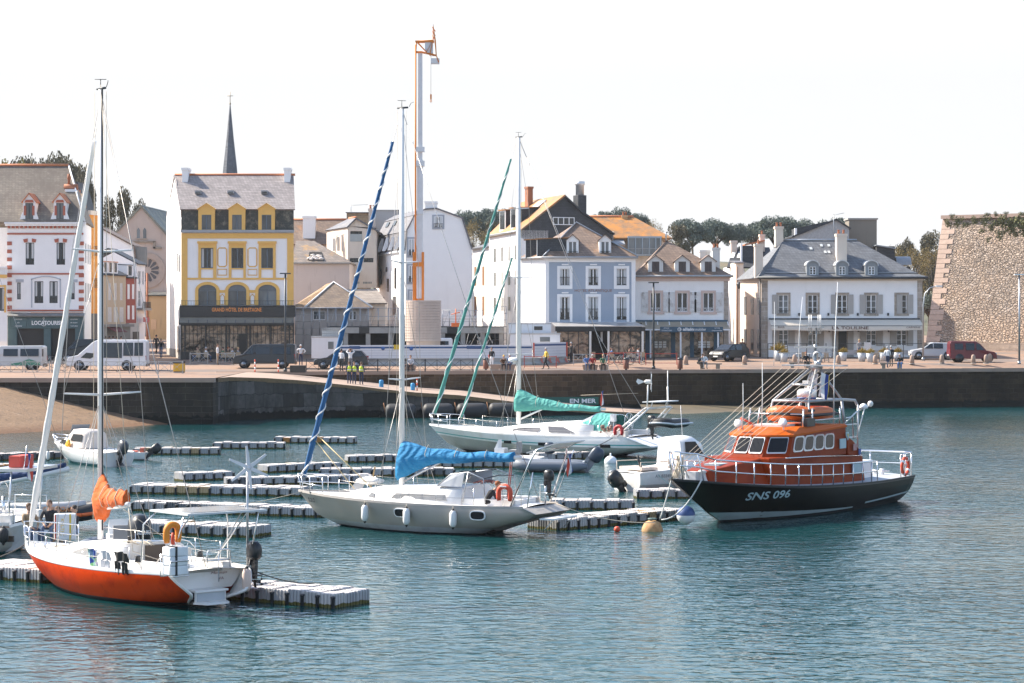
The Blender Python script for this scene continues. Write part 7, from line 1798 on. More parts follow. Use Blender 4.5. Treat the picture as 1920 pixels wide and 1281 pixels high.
for s in(1,-1):m.tube([(16.15,.2*s,1.7),(16.35,.22*s,2.7)],.028,6);m.tube([(P[1].x-.5,P[1].y*s,P[1].z-.1),(P[1].x,P[1].y*s,P[1].z+.95)],.028,6)
m.tube([(16.35,.22,2.7),(16.35,-.22,2.7)],.028,6);m.build('bow_rail',steel,r)
m=MB();top=[(3.4,-2.0,1.85)]+[(x,-(h.deck(h.t_at(x)).y-.1),1.9) for x in(2.4,1.2,.2)]+[(-.45,-1.5,1.95),(-.5,0,1.96),(-.45,1.5,1.95),(-.35,1.85,1.95)]
m.tube(top,.045,7);
for q in top[1:]:m.tube([(q[0],q[1],1.0),q],.028,6)
m.tube([(q[0],q[1],1.5) for q in top[4:]],.022,6);m.build('stern_rail',steel,r)
m=MB();m.ring([(.62+.33*math.cos(a),2.0,1.45+.33*math.sin(a)) for a in[i*.3927 for i in range(16)]],.07,8);o=m.build('lifebuoy',life_red,None);o.location=b.w(0,0,0);o.rotation_euler=(0,0,b.rot);tag(o,'red and white ring lifebuoy on the stern rail of the orange and green lifeboat','lifebuoy')
m=MB()
for a in(.6,2.2,3.7,5.3):m.ball((.62+.33*math.cos(a),2.0,1.45+.33*math.sin(a)),.085,8)
m.build('white_band',white_paint,o)
m=MB();m.tube([(2.9,-.9,1.5),(2.9,.3,1.5)],.36,14);k=m.build('liferaft_drum',gelcoat,r)
m=MB();m.box(3.0,3.7,-.9,.9,1.02,1.55);m.build('aft_locker',orange,r)
m=MB();m.box(2.0,3.6,.35,1.2,1.05,1.75);m.build('white_locker',gelcoat,r)
m=MB();m.tube([(.4,.9,1.0),(.4,.9,1.3)],.09,8);m.tube([(.2,.5,1.0),(.2,.5,1.25)],.08,8);m.tube([(.1,1.1,1.2),(.6,.5,1.2)],.03,5);m.build('mooring_bitts',gelcoat,r)
x0=6.4
inf=inflatable('rescue_boat','orange rescue inflatable with a black band, lashed on the cabin roof of the lifeboat',tuple(b.w(6.3,.1,3.70)),b.rot,3.6,1.6,.27,plain('inflatable_orange',(.56,.115,.008),.5,var=.08),plain('inflatable_red',(.6,.07,.01),.5),band=rubber,floor=plain('inflatable_red',(.6,.07,.01),.5))
m=MB();m.box(.6,1.2,.86,.875,.12,.2);m.build('badge',rubber,inf)
m=MB()
for x in(8.2,7.4,4.9):
 for s in(1,-1):m.tube([(x+.15,1.15*s,3.25),(x,1.1*s,3.95)],.03,6)
m.tube([(8.2,-1.1,3.75),(8.2,1.1,3.75)],.025,6);m.tube([(8.25,1.12,3.5),(4.9,1.12,3.5)],.025,6);m.build('boat_cradle',alu,r)
F1=[(7.7,.85),(7.7,-.85),(2.9+.9,.9),(3.8,-.9)]
apx=Vector((4.8,0,5.35))
m=MB()
for x,y in((7.0,.75),(7.0,-.75),(4.2,.85),(4.2,-.85)):m.tube([(x,y,4.2),apx+Vector(((x-4.8)*.12,y*.2,0))],.05,7)
for s in(1,-1):
 m.tube([(7.0,.75*s,4.2),(4.2,.85*s,4.2),(3.4,1.05*s,4.15),(3.2,1.1*s,3.9),(3.3,1.15*s,3.3)],.055,7);m.tube([(4.4,1.05*s,3.3),(4.2,.85*s,4.2)],.055,7);m.tube([(7.2,.9*s,3.3),(7.0,.75*s,4.2)],.04,6)
m.tube([(7.0,.75,4.2),(7.0,-.75,4.2)],.05,7);m.tube([(4.2,.85,4.2),(4.2,-.85,4.2)],.05,7);m.tube([(6.0,.42,4.8),(6.0,-.42,4.8)],.04,6);m.tube([(5.9,.42,4.8),(4.5,.5,4.8)],.04,6);m.tube([(5.9,-.42,4.8),(4.5,-.5,4.8)],.04,6)
m.build('mast_frame',plain('dull_alloy',(.36,.37,.38),.45,.4),r)
m=MB();m.tube([apx-Vector((0,0,.3)),apx+Vector((0,0,1.0))],.06,7);m.lathe([(.1,0),(.28,.12),(.3,.2),(.1,.22)],(4.8,0,5.3),10);m.prism([(5.1,-1.3,5.5),(4.6,-1.3,5.5),(4.6,1.3,5.5),(5.1,1.3,5.5)],(0,0,.05));m.build('mast',plain('dull_alloy',(.36,.37,.38),.45,.4),r)
m=MB();m.box(4.7,4.95,-.85,.85,6.2,6.27);m.build('scanner_bar',grey_metal,r)
m=MB();m.ring([(4.9,.15+.17*math.cos(i*.785),5.85+.2*math.sin(i*.785)) for i in range(8)],.06,6);m.lathe([(.14,0),(.12,.12)],(4.9,.15,5.56),10);m.build('searchlight_base',grey_metal,r)
m=MB()
for x in(.0,.13,.26):
 for y in(-.2,.2):m.tube([(4.7+x,y,6.75),(4.7+x,y,7.5)],.014,4)
m.tube([(4.7,0,6.27),(4.7,0,7.0)],.03,5);m.box(4.6,5.05,-.3,.3,7.0,7.03);m.build('direction_finder',plain('dull_alloy',(.36,.37,.38),.45,.4),r)
m=MB();m.lathe([(.05,0),(.36,.02),(.38,.1)],(6.1,.25,4.24),16);o=m.build('radar_dome_base',plain('radar_blue',(.05,.12,.3),.5),r);m=MB();m.lathe([(.38,.0),(.37,.22),(.28,.3),(.02,.32)],(6.1,.25,4.34),16);m.build('radar_dome',gelcoat,r)
m=MB();m.tube([(5.6,0,4.2),(5.6,0,4.75)],.03,5);m.box(5.5,5.7,-.12,.12,4.75,4.95);m.lathe([(.16,0),(.12,.4),(.03,.6)],(5.1,-.1,4.2),8);m.build('camera_mount',gelcoat,r)
for nm,x,y,z0,z1,rr_ in(('whip_aerial',10.3,-.4,3.2,4.95,.018),('whip_aerial',9.5,0,3.3,5.7,.02),('whip_aerial',5.5,1.1,3.3,8.75,.026),('whip_aerial',4.4,-.9,5.5,8.2,.02),('whip_aerial',6.2,-1.1,5.5,8.0,.016)):
 tubeobj(r,nm,[(x,y,z0),(x-.03,y+.02,(z0+z1)/2),(x-.05,y+.15*(z1>8),z1)],[rr_,rr_*.8,rr_*.45],plain('aerial_white',(.70,.70,.68),.5),6)
tubeobj(r,'stern_lamp_arm',[(4.9,1.3,3.3),(4.2,1.5,3.75),(3.8,1.6,3.85)],.03,alu)
m=MB();m.lathe([(.16,0),(.17,.08),(.1,.17),(.02,.2)],(3.8,1.6,3.85),10);m.tube([(4.0,1.4,2.7),(3.4,1.45,3.8),(2.9,1.45,3.95)],.025,5);m.ball((2.8,1.45,4.0),.12,8);m.build('deck_lamp',gelcoat,r)
m=MB();
for z_ in(2.75,3.25):m.tube([(5.0,1.35,z_),(4.0,1.45,z_)],.025,5)
m.tube([(4.0,1.45,2.1),(4.0,1.45,4.0)],.028,5);m.tube([(4.9,1.35,3.5),(4.4,1.4,3.55),(4.3,1.4,2.7)],.03,5);m.build('ladder_rail',alu,r)
for x,y,z_ in((10.0,-.7,3.15),(9.4,.85,3.2)):
 m=MB();m.tube([(x,y,z_),(x,y,z_+.18)],.03,5);m.add([],[]);m.lathe([(.12,-.1),(.17,.06),(.16,.1),(.02,.1)],n=10,M=Matrix.Translation((x,y,z_+.28))@Matrix.Rotation(R(75),4,'Y'));m.build('searchlight',gelcoat,r)
m=MB();m.box(7.6,8.3,1.05,1.3,3.3,3.6);m.build('loudspeaker',black_plastic,r)
m=MB();m.tube([(9.3,-.9,3.2),(9.4,-.9,3.6),(8.9,-.6,3.35)],.05,5);m.build('roof_davit',plain('davit_red',(.55,.06,.02),.5),r)
for k_ in range(9):tubeobj(r,'rigging_line',[(5.2-.1*k_,-1.2+k_*.3,5.45),(14.4,-.9+.2*k_,2.2)],.009,rope_w,4)
def flag_plain(par,top,hgt,wdt,d,mats,split):
 m=MB();top=Vector(top);d=Vector(d).normalized()
 for i in range(len(split)-1):
  for j in range(6):
   f=lambda u_,v_:tuple(top+d*(wdt*u_)*(1-.3*v_)+Vector((0,0,-hgt*v_-.4*wdt*u_))+d.cross(Vector((0,0,1)))*(.06*math.sin(5*u_+5*v_)))
   m.add([f(split[i],j/6),f(split[i+1],j/6),f(split[i+1],(j+1)/6),f(split[i],(j+1)/6)],[(0,1,2,3)],i,True)
 return m.build('flag',mats,par)
fw_,fb_=plain('flag_white',(.75,.75,.75),.8),plain('flag_blue',(.03,.06,.25),.8)
flag_plain(r,(6.2,.9,5.3),.95,.34,(-.6,.8,0),[fw_,fb_,plain('flag_yellow',(.6,.45,.06),.8)],(0,.5,.92,1))
flag_plain(r,(4.0,-.6,5.3),.8,.6,(-.7,.7,0),[fw_,rubber,fw_,rubber,fw_],(0,.2,.4,.6,.8,1))
fl_rope=[(15.6,.9,1.68),(15.7,1.5,.8),(15.2,2.2,.15),(14.6,2.9,.03)]
tubeobj(r,'mooring_line',sag((15.75,.75,1.72),((wl(1240,991)-b.o).dot(b.a),(wl(1240,991)-b.o).dot(b.n),.3),.35),.026,plain('light_rope',(.55,.56,.54),.8),5)
tubeobj(r,'mooring_line',sag((16.3,-.15,1.72),((wl(1238,990)-b.o).dot(b.a),(wl(1238,990)-b.o).dot(b.n),.33),.05),.026,plain('light_rope',(.55,.56,.54),.8),5)
# small motor boats
def motorboat(name,label,bow,stern,L,Wd,hullm,bottom,band,zb=.16,zdk=(.62,.72,.95)):
 b=Boat(name,label,bow,stern,0,'motorboat');k=b.L
 h=Hull(xf=[(0,k*.8),(.4,k*.97),(.5,k),(1,k*1.10)],xa=[(0,.1),(1,-.02)],bd=[(0,Wd*.46),(.3,Wd*.5),(.6,Wd*.46),(.85,Wd*.25),(1,.03)],zd=[(0,zdk[0]),(.5,zdk[1]),(1,zdk[2])],zk=[(0,-.25),(.6,-.3),(1,-.1)],n=[(0,2.6),(.6,1.8),(1,1.1)],rows=[('k',0),('z',-.02),('z',zb),('z',.3),('d',.22),('d',.17),('d',0)],NS=24)
 h.bands=[1,1,0,0,2,0];h.build(b.root,[hullm,bottom,band],deck_white,True,0);rail_strip(b.root,h,hullm,'gunwale',hgt=.04);return b,h
b,h=motorboat('motorboat','small white cabin boat with a teal bottom and grey outboard, by the far left pontoon',(113,863),(222,875),4.5,1.9,gelcoat,tealb,gelcoat,.10,(.70,.78,1.0));r=b.root;k=b.L
trunk(r,[(k*.95,.2,.15,.85,.95),(k*.8,.5,.4,.82,1.2),(k*.68,.62,.55,.8,1.28)],gelcoat,'foredeck_cabin')
trunk(r,[(k*.68,.66,.5,.8,1.55),(k*.62,.68,.55,.8,1.72),(k*.48,.68,.56,.8,1.72),(k*.36,.66,.55,.8,1.6)],plain('cuddy_beige',(.60,.53,.48),.6),'wheelhouse')
for s in(1,-1):
 m=MB();m.poly([(k*.86,s*.52,.93),(k*.70,s*.645,.93),(k*.70,s*.60,1.17),(k*.79,s*.55,1.12)][::s]);m.poly([(k*.62,s*.66,1.15),(k*.42,s*.66,1.15),(k*.42,s*.60,1.5),(k*.58,s*.60,1.5)][::s]);m.build('window',perspex,r)
m=MB();m.poly([(k*.69,.5,1.3),(k*.69,-.5,1.3),(k*.63,-.5,1.95),(k*.63,.5,1.95)]);m.build('windscreen',clearp,r)
outboard(r,(-.1,0,.72),0,1.05,plain('dark_grey_cowl',(.045,.05,.06),.4),tilt=R(-28));pulpit(b,h,k*.9,.35)
m=MB();random.seed(9)
for k_ in range(6):m.ball((k*.62+random.uniform(-.15,.15),.78,1.0+random.uniform(-.12,.12)),.13,6,0,(1,.5,1.1))
m.build('oilskin',plain('oilskin_yellow',(.75,.38,.02),.7),r)
o=fender(r,(k*.98,.75,.55),.5,.1,plain('fender_white',(.70,.70,.69),.5),.02)
b,h=motorboat('rowing_tender','little white tender with a tilted black outboard beside the far left pontoon',(236,862),(275,862),2.4,1.2,gelcoat,antifoul,gelcoat,.05,(.36,.38,.5));outboard(b.root,(-.1,0,.5),0,.85,tilt=R(-50));m=MB();m.box(.5,.75,-.5,.5,.42,.46);m.box(.1,.3,-.4,.4,.4,.62);m.build('seat',plain('red_fuel_can',(.4,.1,.06),.6),b.root)
b,h=motorboat('motorboat','white sports boat with a black sterndrive and registration letters, behind the bow of the lifeboat',(1335,912),(1172,921),5.5,2.2,gelcoat,plain('grey_hull_bottom',(.50,.47,.44),.5),gelcoat,.34,(.78,.95,1.15));r=b.root;k=b.L
trunk(r,[(k*.97,.3,.25,.95,1.1),(k*.8,.7,.6,.93,1.45),(k*.62,.85,.7,.9,1.6)],gelcoat,'foredeck_cabin')
trunk(r,[(k*.78,.8,.62,.95,1.95),(k*.66,.86,.7,.95,2.25),(k*.5,.86,.72,.95,2.2)],gelcoat,'wheelhouse')
for s in(1,-1):
 m=MB();m.poly([(k*.76,s*.80,1.5),(k*.54,s*.87,1.5),(k*.54,s*.80,2.05),(k*.67,s*.76,2.05)][::s]);m.build('window',perspex,r)
outboard(r,(-.05,0,.35),0,1.1,tilt=R(-40));
m=MB();m.box(.3,1.2,-.75,.75,.9,1.02);m.tube([(.2,.8,.85),(.2,.8,1.25),(1.6,.9,1.25)],.02,5);m.tube([(.2,-.8,.85),(.2,-.8,1.25),(1.6,-.9,1.25)],.02,5);m.box(1.9,2.2,-.6,-.1,.9,1.35);m.build('cockpit_seats',plain('beige_seats',(.55,.47,.40),.7),r)
m=MB();m.tube([(.55,-.4,1.0),(.35,-.4,1.5),(.75,-.2,1.45)],.06,6);m.build('folded_hood',black_plastic,r)
tubeobj(r,'whip_aerial',[(k*.6,-.3,2.25),(k*.58,-.3,3.6)],.012,white_paint,5)
hh=h
def sidetext(h,r,txt,x,z,size,width,mat,side=-1):
 m=MB();m.text(txt,size,Matrix.Translation((x,0,z)) if side<0 else Matrix.Translation((x,0,z))@Matrix.Rotation(R(180),4,'Z'),0,width=width)
 vs=[]
 for v in m.v:
  lo,hi=0,1
  for _ in range(20):
   t=(lo+hi)/2
   if h.pt(t,v[2]).x<v[0]:lo=t
   else:hi=t
  vs.append((v[0],side*(h.pt(lo,v[2]).y+.02),v[2]))
 m.v=vs;return m.build('lettering',mat,r)
sidetext(h,r,'AY B55497',1.25,.66,.14,.95,plain('grey_letters',(.22,.22,.22),.6))
tubeobj(r,'mooring_line',sag((.9,-1.05,.75),(1.5,-1.6,.1),.02),.012,plain('mint_rope',(.3,.55,.5),.8),4)
rb_grey=plain('hypalon_grey',(.13,.15,.18),.55);rb_light=plain('hypalon_pale',(.52,.51,.50),.55)
def rib(label,c,rot,L,Wd,rt,tube,motor_s,cowl,text=None,console=True,tilt=0,group=None,band=None):
 o=inflatable('rigid_inflatable',label,(c.x,c.y,.30),rot,L,Wd,rt,tube,gelcoat,group,band=band)
 m=MB();rings=[]
 for i in range(9):
  t=i/8;x=-L/2+.2+(L-.9)*t;w=(Wd/2-rt)*(1-max(0,t-.6)**1.5*2.2);rings.append([(x,w,-.05),(x,w*.55,-.28),(x,0,-.36+.2*t**3),(x,-w*.55,-.28),(x,-w,-.05)])
 m.loft(rings);m.build('keel',gelcoat,o)
 if console:
  m=MB();m.box(-.1,.4,-.35,.35,-.1,.62);m.prism([(.4,-.3,.6),(.2,-.3,1.05),(.22,-.3,.6)],(0,.6,0));m.build('console',gelcoat,o)
  m=MB();m.box(-.75,-.3,-.4,.4,-.1,.55);m.box(-.82,-.75,-.4,.4,.4,.95);m.build('seat_back',plain('grey_seat',(.26,.26,.26),.8),o)
 outboard(o,(-L/2+.15,0,.28),0,motor_s,cowl,tilt=tilt,text=text,band=1 if cowl else None)
 return o
c=wl(262,998);rib('dark grey inflatable with a big black outboard, lying beyond the deck of the red sloop',Vector((wx(226,71.5),71.5,0)),R(112),4.6,2.0,.28,rb_grey,1.5,None,'SUZUKI')
rib('pale inflatable with a clear console screen, below the white and green sloop',Vector((wx(945,119.5),119.5,0)),R(164),4.6,1.9,.24,rb_light,.9,plain('navy_cowl',(.03,.045,.07),.4),None,True)
rib('dark inflatable with a tilted navy outboard at the end of the centre pontoon',Vector((wx(1036,115.5),115.5,0)),R(170),3.6,1.8,.26,rb_grey,1.15,plain('navy_cowl',(.03,.045,.07),.4),None,False,R(-35))
o=rib('black and grey inflatable with an orange line and lettering along its side',Vector((wx(38,84),84,0)),R(12),5.6,2.0,.28,rubber,.8,None,None,False,band=plain('strake_orange',(.75,.14,.03),.6));o.location.z=.55
m=MB();m.text('CAPT MORGAN' if 0 else 'CAP MOANA',.17,Matrix.Translation((1.35,-1.02,.18)),0,width=1.2,shear=.2);m.build('lettering',plain('orange_letters',(.80,.28,.06),.5),o)
m=MB();
for sy in(1,):m.tube([(-2.8,-.75,.2),(1.5,-.75,.22),(2.2,-.5,.25)],.2,8)
m.build('grey_top_tube',plain('hypalon_silver',(.45,.44,.43),.5),o)
# the yachts cut by the left edge
b=Boat('sailboat','white sailing yacht with its crew in the cockpit, behind the red sloop\'s bow',(-215,1030),(62,1036));WY=b;r=b.root;k=b.L
h=Hull(xf=[(0,k*.8),(.45,k),(1,k+1.0)],xa=[(0,.8),(.4,0),(1,.15)],bd=[(0,1.5),(.3,1.7),(.6,1.6),(.85,.9),(1,.03)],zd=[(0,1.0),(.5,1.05),(1,1.3)],zk=[(0,.0),(.2,-.4),(.7,-.5),(1,-.3)],n=[(0,2.2),(.6,1.9),(1,1.25)],rows=[('k',0),('z',.03),('z',.1),('z',.3),('z',.6),('d',.10),('d',.06),('d',0)],NS=26);h.bands=[1,1,0,0,0,2,0]
h.build(r,[gelcoat,tealb,plain('teak_line',(.40,.2,.11),.6)],deck_white,True,0);rail_strip(r,h,gelcoat)
trunk(r,[(k*.8,.4,.3,1.05,1.15),(k*.6,.9,.8,1.03,1.45),(k*.42,1.1,1.0,1.02,1.55),(k*.36,1.1,1.0,1.02,1.55)],deck_white)
m=MB()
for s in(1,-1):m.prism([(2.9,1.3*s,1.0),(.2,1.25*s,1.0),(.2,.9*s,1.0),(2.9,.95*s,1.0)],(0,0,.26))
m.build('coaming',deck_white,r)
for x in(1.05,.35):
 z_=.55;t_=h.t_at(x);p0=h.pt(t_,z_);m=MB();m.box(p0.x-.2,p0.x+.2,p0.y-.03,p0.y+.035,z_-.09,z_+.09);m.build('porthole',plain('brown_pane',(.10,.075,.06),.2),r)
for s in(1,-1):
 m=MB();m.tube([(1.2,1.35*s,1.0),(1.2,1.35*s,1.7),(.1,1.3*s,1.7),(.1,1.3*s,1.0)],.018,5);m.tube([(1.2,1.35*s,1.35),(.1,1.3*s,1.35)],.015,5);m.build('pushpit',steel,r)
m=MB();m.ring([(1.0,.45*math.cos(k_*.5236),1.75+.45*math.sin(k_*.5236)) for k_ in range(12)],.018,5);m.tube([(1.0,0,1.0),(1.0,0,1.75)],.06,6);m.build('steering_wheel',steel,r)
m=MB()
for s in(1,-1):m.tube([(.3,1.2*s,1.0),(.2,1.2*s,2.6)],.03,6)
m.prism([(.9,1.25,2.6),(.9,-1.25,2.6),(-.3,-1.25,2.6),(-.3,1.25,2.6)],(0,0,.09));m.build('gantry',alu,r)
m=MB();m.box(.2,.55,-.5,.6,2.7,3.05);m.box(.15,.2,-.15,.2,2.72,2.98);m.build('red_stowage_bag',plain('bag_red',(.52,.07,.045),.7,var=.15,scale=5),r)
flag_fr(r,(-.2,.9,3.2),.75,.45,(0,-1,0));tubeobj(r,'flagstaff',[(-.1,.95,2.6),(-.2,.95,3.4)],.016,steel)
m=MB();m.box(-.32,.32,-.16,.16,-.40,.40);o=m.build('liferaft',plain('white_canister',(.72,.73,.74),.45),None,bevel=.05);q=Vector((wx(122,71.3),71.3,H-(988-HZ)*71.3/F));o.location=q;o.rotation_euler=(0,0,R(12));tag(o,'white liferaft valise with red and yellow stripes upright on the stern of the left yacht','liferaft')
m=MB();m.box(-.31,-.27,-.168,-.163,-.38,.38);m.build('red_stripe',life_red,o)
m=MB();m.box(.12,.17,-.168,-.163,-.39,.39);m.text('KELTIC',.1,Matrix.Translation((-.08,-.165,0))@Matrix.Rotation(R(90),4,'Y'),.004,width=.5);m.build('yellow_lettering',plain('stripe_yellow',(.7,.5,.05),.6),o)
fender(r,(.25,1.68,.98),.5,.16,rubber,.05)
b=Boat('sailboat','sailing yacht at the left edge showing only its navy covered boom and white hull',(-330,940),(-40,948));r=b.root;k=b.L
h=Hull(xf=[(0,k*.8),(.45,k),(1,k+1.0)],xa=[(0,.8),(.4,0),(1,.15)],bd=[(0,1.3),(.3,1.7),(.6,1.6),(.85,.9),(1,.03)],zd=[(0,1.0),(.5,1.05),(1,1.3)],zk=[(0,.0),(.2,-.4),(.7,-.5),(1,-.3)],n=[(0,2.2),(.6,1.9),(1,1.25)],rows=[('k',0),('z',.03),('z',.1),('z',.3),('z',.6),('d',.06),('d',0)],NS=20);h.bands=[1,1,0,0,0,0]
h.build(r,[gelcoat,antifoul],deck_white);trunk(r,[(k*.8,.4,.3,1.05,1.15),(k*.4,1.1,1.0,1.02,1.5)],deck_white)
q0=b.p(-60,918,0);q1=b.p(128,880,0)
m=MB();m.tube([q0,q1],.12,8);m.build('boom',mast_w,r)
m=MB();d_=(q1-q0);rings=[]
for i in range(15):
 t_=i/14;c=q0+d_*t_*.97;rings.append([c+Vector((0,.2*(1-.5*t_)*math.cos(a),.16+(.24-.13*t_)*math.sin(a)+.03*math.sin(7*t_))) for a in[j*.6283 for j in range(10)]])
m.loft(rings,0,True,True);m.build('sail_cover',cov_navy,r)
m=MB();m.tube([(q0.x,0,1.2),(q0.x,0,12.5)],.09,8);m.build('mast',mast_w,r)
tubeobj(r,'topping_lift',[q1,(q0.x,0,12.4)],.009,wire,4)
# buoys
def tag1(o,l,c='buoy',g=None):return tag(o,l,c,g)
q=wl(1145,868);m=MB();m.ball((0,0,.05),.33,16,0,(1,1,.95));m.lathe([(.05,.3),(.04,.5)],n=6);o=m.build('mooring_buoy',plain('buoy_white',(.72,.72,.71),.5));o.location=q;tag1(o,'white mooring buoy floating by the stern of the white and green sloop')
q=wl(1223,996);m=MB();m.lathe([(.34,-.2),(.37,.0),(.36,.1),(.27,.3),(.12,.37),(.02,.38)],n=18);o=m.build('mooring_buoy',plain('buoy_rusty',(.46,.27,.12),.8,var=.5,scale=5,dirt=(.26,.07,.012),dscale=3.5));o.location=q;tag1(o,'rusty cream mooring buoy below the bow of the lifeboat')
m=MB();m.ring([(.13*math.cos(i*.785),.13*math.sin(i*.785),.42) for i in range(8)],.035,5);m.build('mooring_ring',plain('verdigris',(.07,.12,.11),.6),o)
q=Vector((wx(1286,84.6),84.6,.42));m=MB();m.ball((0,0,0),.33,16,1);
for i,f in enumerate(m.f):
 if sum(m.v[j][2] for j in f)/len(f)>.05:m.m[i]=0
o=m.build('ball_fender',[plain('fender_navy',(.03,.07,.2),.5),plain('fender_white',(.70,.70,.69),.5)]);o.location=q;tag1(o,'blue and white ball fender at the bow of the lifeboat','fender')
q=wl(1157,997);m=MB();m.ball((0,0,.08),.11,10);o=m.build('pick_up_buoy',life_red);o.location=q;tag1(o,'small orange ball buoy floating beside the pontoon')
for i,(px,py,Y) in enumerate(((752,771,179.5),(822,771,180),(885,770,180.5),(945,769,181.2))):
 m=MB();m.lathe([(.25,-1.15),(.5,-1.0),(.56,-.8),(.56,.8),(.5,1.0),(.25,1.15)],n=14,M=Matrix.Rotation(R(90),4,'Y'));o=m.build('quay_fender',rubber);o.location=(wx(px,Y),Y-.6,.5)
 tag(o,('first','second','third','fourth')[i]+' fat black cylinder fender from the left along the slipway wall','fender','black fenders along the slipway wall')
 m=MB();m.tube([(-1.15,.1,-.1),(-1.3,.45,.6)],.035,5);m.build('fender_chain',plain('rusty_chain',(.20,.085,.03),.8),o)
# floating pontoons of plastic cubes
def cube_mesh(name):
 m=MB();w=.247;prof=[]
 def side(a,b_):
  P=[];a=Vector(a);b_=Vector(b_);n=Vector((b_.y-a.y,a.x-b_.x)).normalized();d=b_-a
  for t0,t1,dep in((.0,.08,.0),(.10,.2,-.028),(.22,.34,.0),(.36,.44,-.028),(.46,.56,.004),(.58,.66,-.028),(.68,.8,.0),(.82,.9,-.028),(.92,1.0,.0)):
   for t in(t0,t1):P.append(a+d*t+n*dep)
  return P
 c=[(-w,-w),(w,-w),(w,w),(-w,w)]
 for i in range(4):prof+=side(c[i],c[(i+1)%4])
 cut=[]
 for p in prof:cut.append(p)
 n=len(cut)
 rings=[[(p.x,p.y,-.14) for p in cut],[(p.x,p.y,.30) for p in cut],[(p.x*.98,p.y*.98,.335) for p in cut],[(p.x*.93,p.y*.93,.35) for p in cut]]
 m.loft(rings,0,True,False,False);m.poly(rings[-1]);me=m.mesh(name);return me
def weed(me,mats):
 for q in mats:me.materials.append(q)
def block_mat(name,col):
 m,t,b=_new(name);v=coords(t);f=noise(t,v,3,6);oi=t.nodes.new('ShaderNodeObjectInfo')
 o=mixc(t,f,tuple(c*.8 for c in col),tuple(c*1.2 for c in col));o=mixc(t,.35,o,ramp(t,oi.outputs['Random'],0,1,(.55,.55,.55),(1.3,1.3,1.3)),'MULTIPLY')
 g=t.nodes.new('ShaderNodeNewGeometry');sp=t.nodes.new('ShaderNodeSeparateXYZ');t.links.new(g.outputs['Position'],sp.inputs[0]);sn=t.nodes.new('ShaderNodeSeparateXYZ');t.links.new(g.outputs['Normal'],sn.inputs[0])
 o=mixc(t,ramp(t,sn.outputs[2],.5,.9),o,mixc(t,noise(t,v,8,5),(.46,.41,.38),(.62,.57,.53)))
 w=N(t,'ShaderNodeMath',operation='MULTIPLY_ADD');t.links.new(noise(t,coords(t,(1,1,.2),True),5,4),w.inputs[0]);w.inputs[1].default_value=-.16;t.links.new(sp.outputs[2],w.inputs[2])
 o=mixc(t,ramp(t,w.outputs[0],-.06,.0,(1,1,1),(0,0,0)),o,(.10,.085,.012))
 t.links.new(o,b.inputs['Base Color']);b.inputs['Roughness'].default_value=.7;return m
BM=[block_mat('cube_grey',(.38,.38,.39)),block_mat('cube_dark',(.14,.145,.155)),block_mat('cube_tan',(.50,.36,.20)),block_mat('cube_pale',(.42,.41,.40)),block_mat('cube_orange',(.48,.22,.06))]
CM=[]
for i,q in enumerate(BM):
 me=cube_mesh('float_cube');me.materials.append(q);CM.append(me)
lugm=MB();lugm.lathe([(.055,-.12),(.055,.24),(.075,.26),(.075,.31),(.03,.32)],n=8)
LUG=lugm.mesh('lug');LUG.materials.append(plain('dark_lug',(.035,.036,.04),.6))
RUNS=[((428,1124),(625,1141),3,'g','pontoon of grey cubes sticking out past the stern of the red sloop'),((-70,1082),(78,1094),4,'g','pontoon of grey cubes at the left edge under the bow of the red sloop'),((232,1000),(470,1009),3,'gt','pontoon ending in open water just right of the big black outboard'),((248,958),(592,971),2,'go','long pontoon ending under the bow of the aluminium sloop'),((245,926),(566,932),3,'gt','pontoon of grey and tan cubes running left from the bow rail of the aluminium sloop'),((345,903),(438,899),2,'gt','short tan and grey pontoon end farthest left of the middle group'),((428,912),(700,906),2,'g','pontoon passing behind the furled blue jib'),((503,887),(640,881),2,'gt','pontoon ending to the left of the furled blue jib'),((600,894),(852,893),2,'g','pontoon crossing behind the mast of the aluminium sloop'),((654,868),(770,866),2,'g','short pontoon left of the mast above the blue sail cover'),((250,853),(410,853),2,'gt','pontoon ending beside the little tender with the tilted outboard'),((400,842),(533,842),2,'g','pontoon between the two farthest pontoons'),((515,831),(664,832),2,'go','farthest pontoon, with rusty cubes at its right end'),((-30,886),(84,884),2,'t','tan pontoon at the left edge above the navy boom'),((-30,866),(118,860),2,'d','dark pontoon at the left edge beside the small cabin boat'),((752,878),(1002,877),2,'gt','pontoon under the end of the blue boom'),((1010,864),(1108,861),2,'g','pontoon behind the two inflatables, at the white and green hull'),((1030,956),(1188,957),2,'dgo','dark and orange pontoon right of the stern of the aluminium sloop'),((1046,995),(1285,974),3,'gdo','pontoon running from the aluminium sloop to the bow of the lifeboat'),((1196,936),(1292,935),2,'p','pale pontoon alongside the white sports boat'),]
random.seed(21)
nb=0
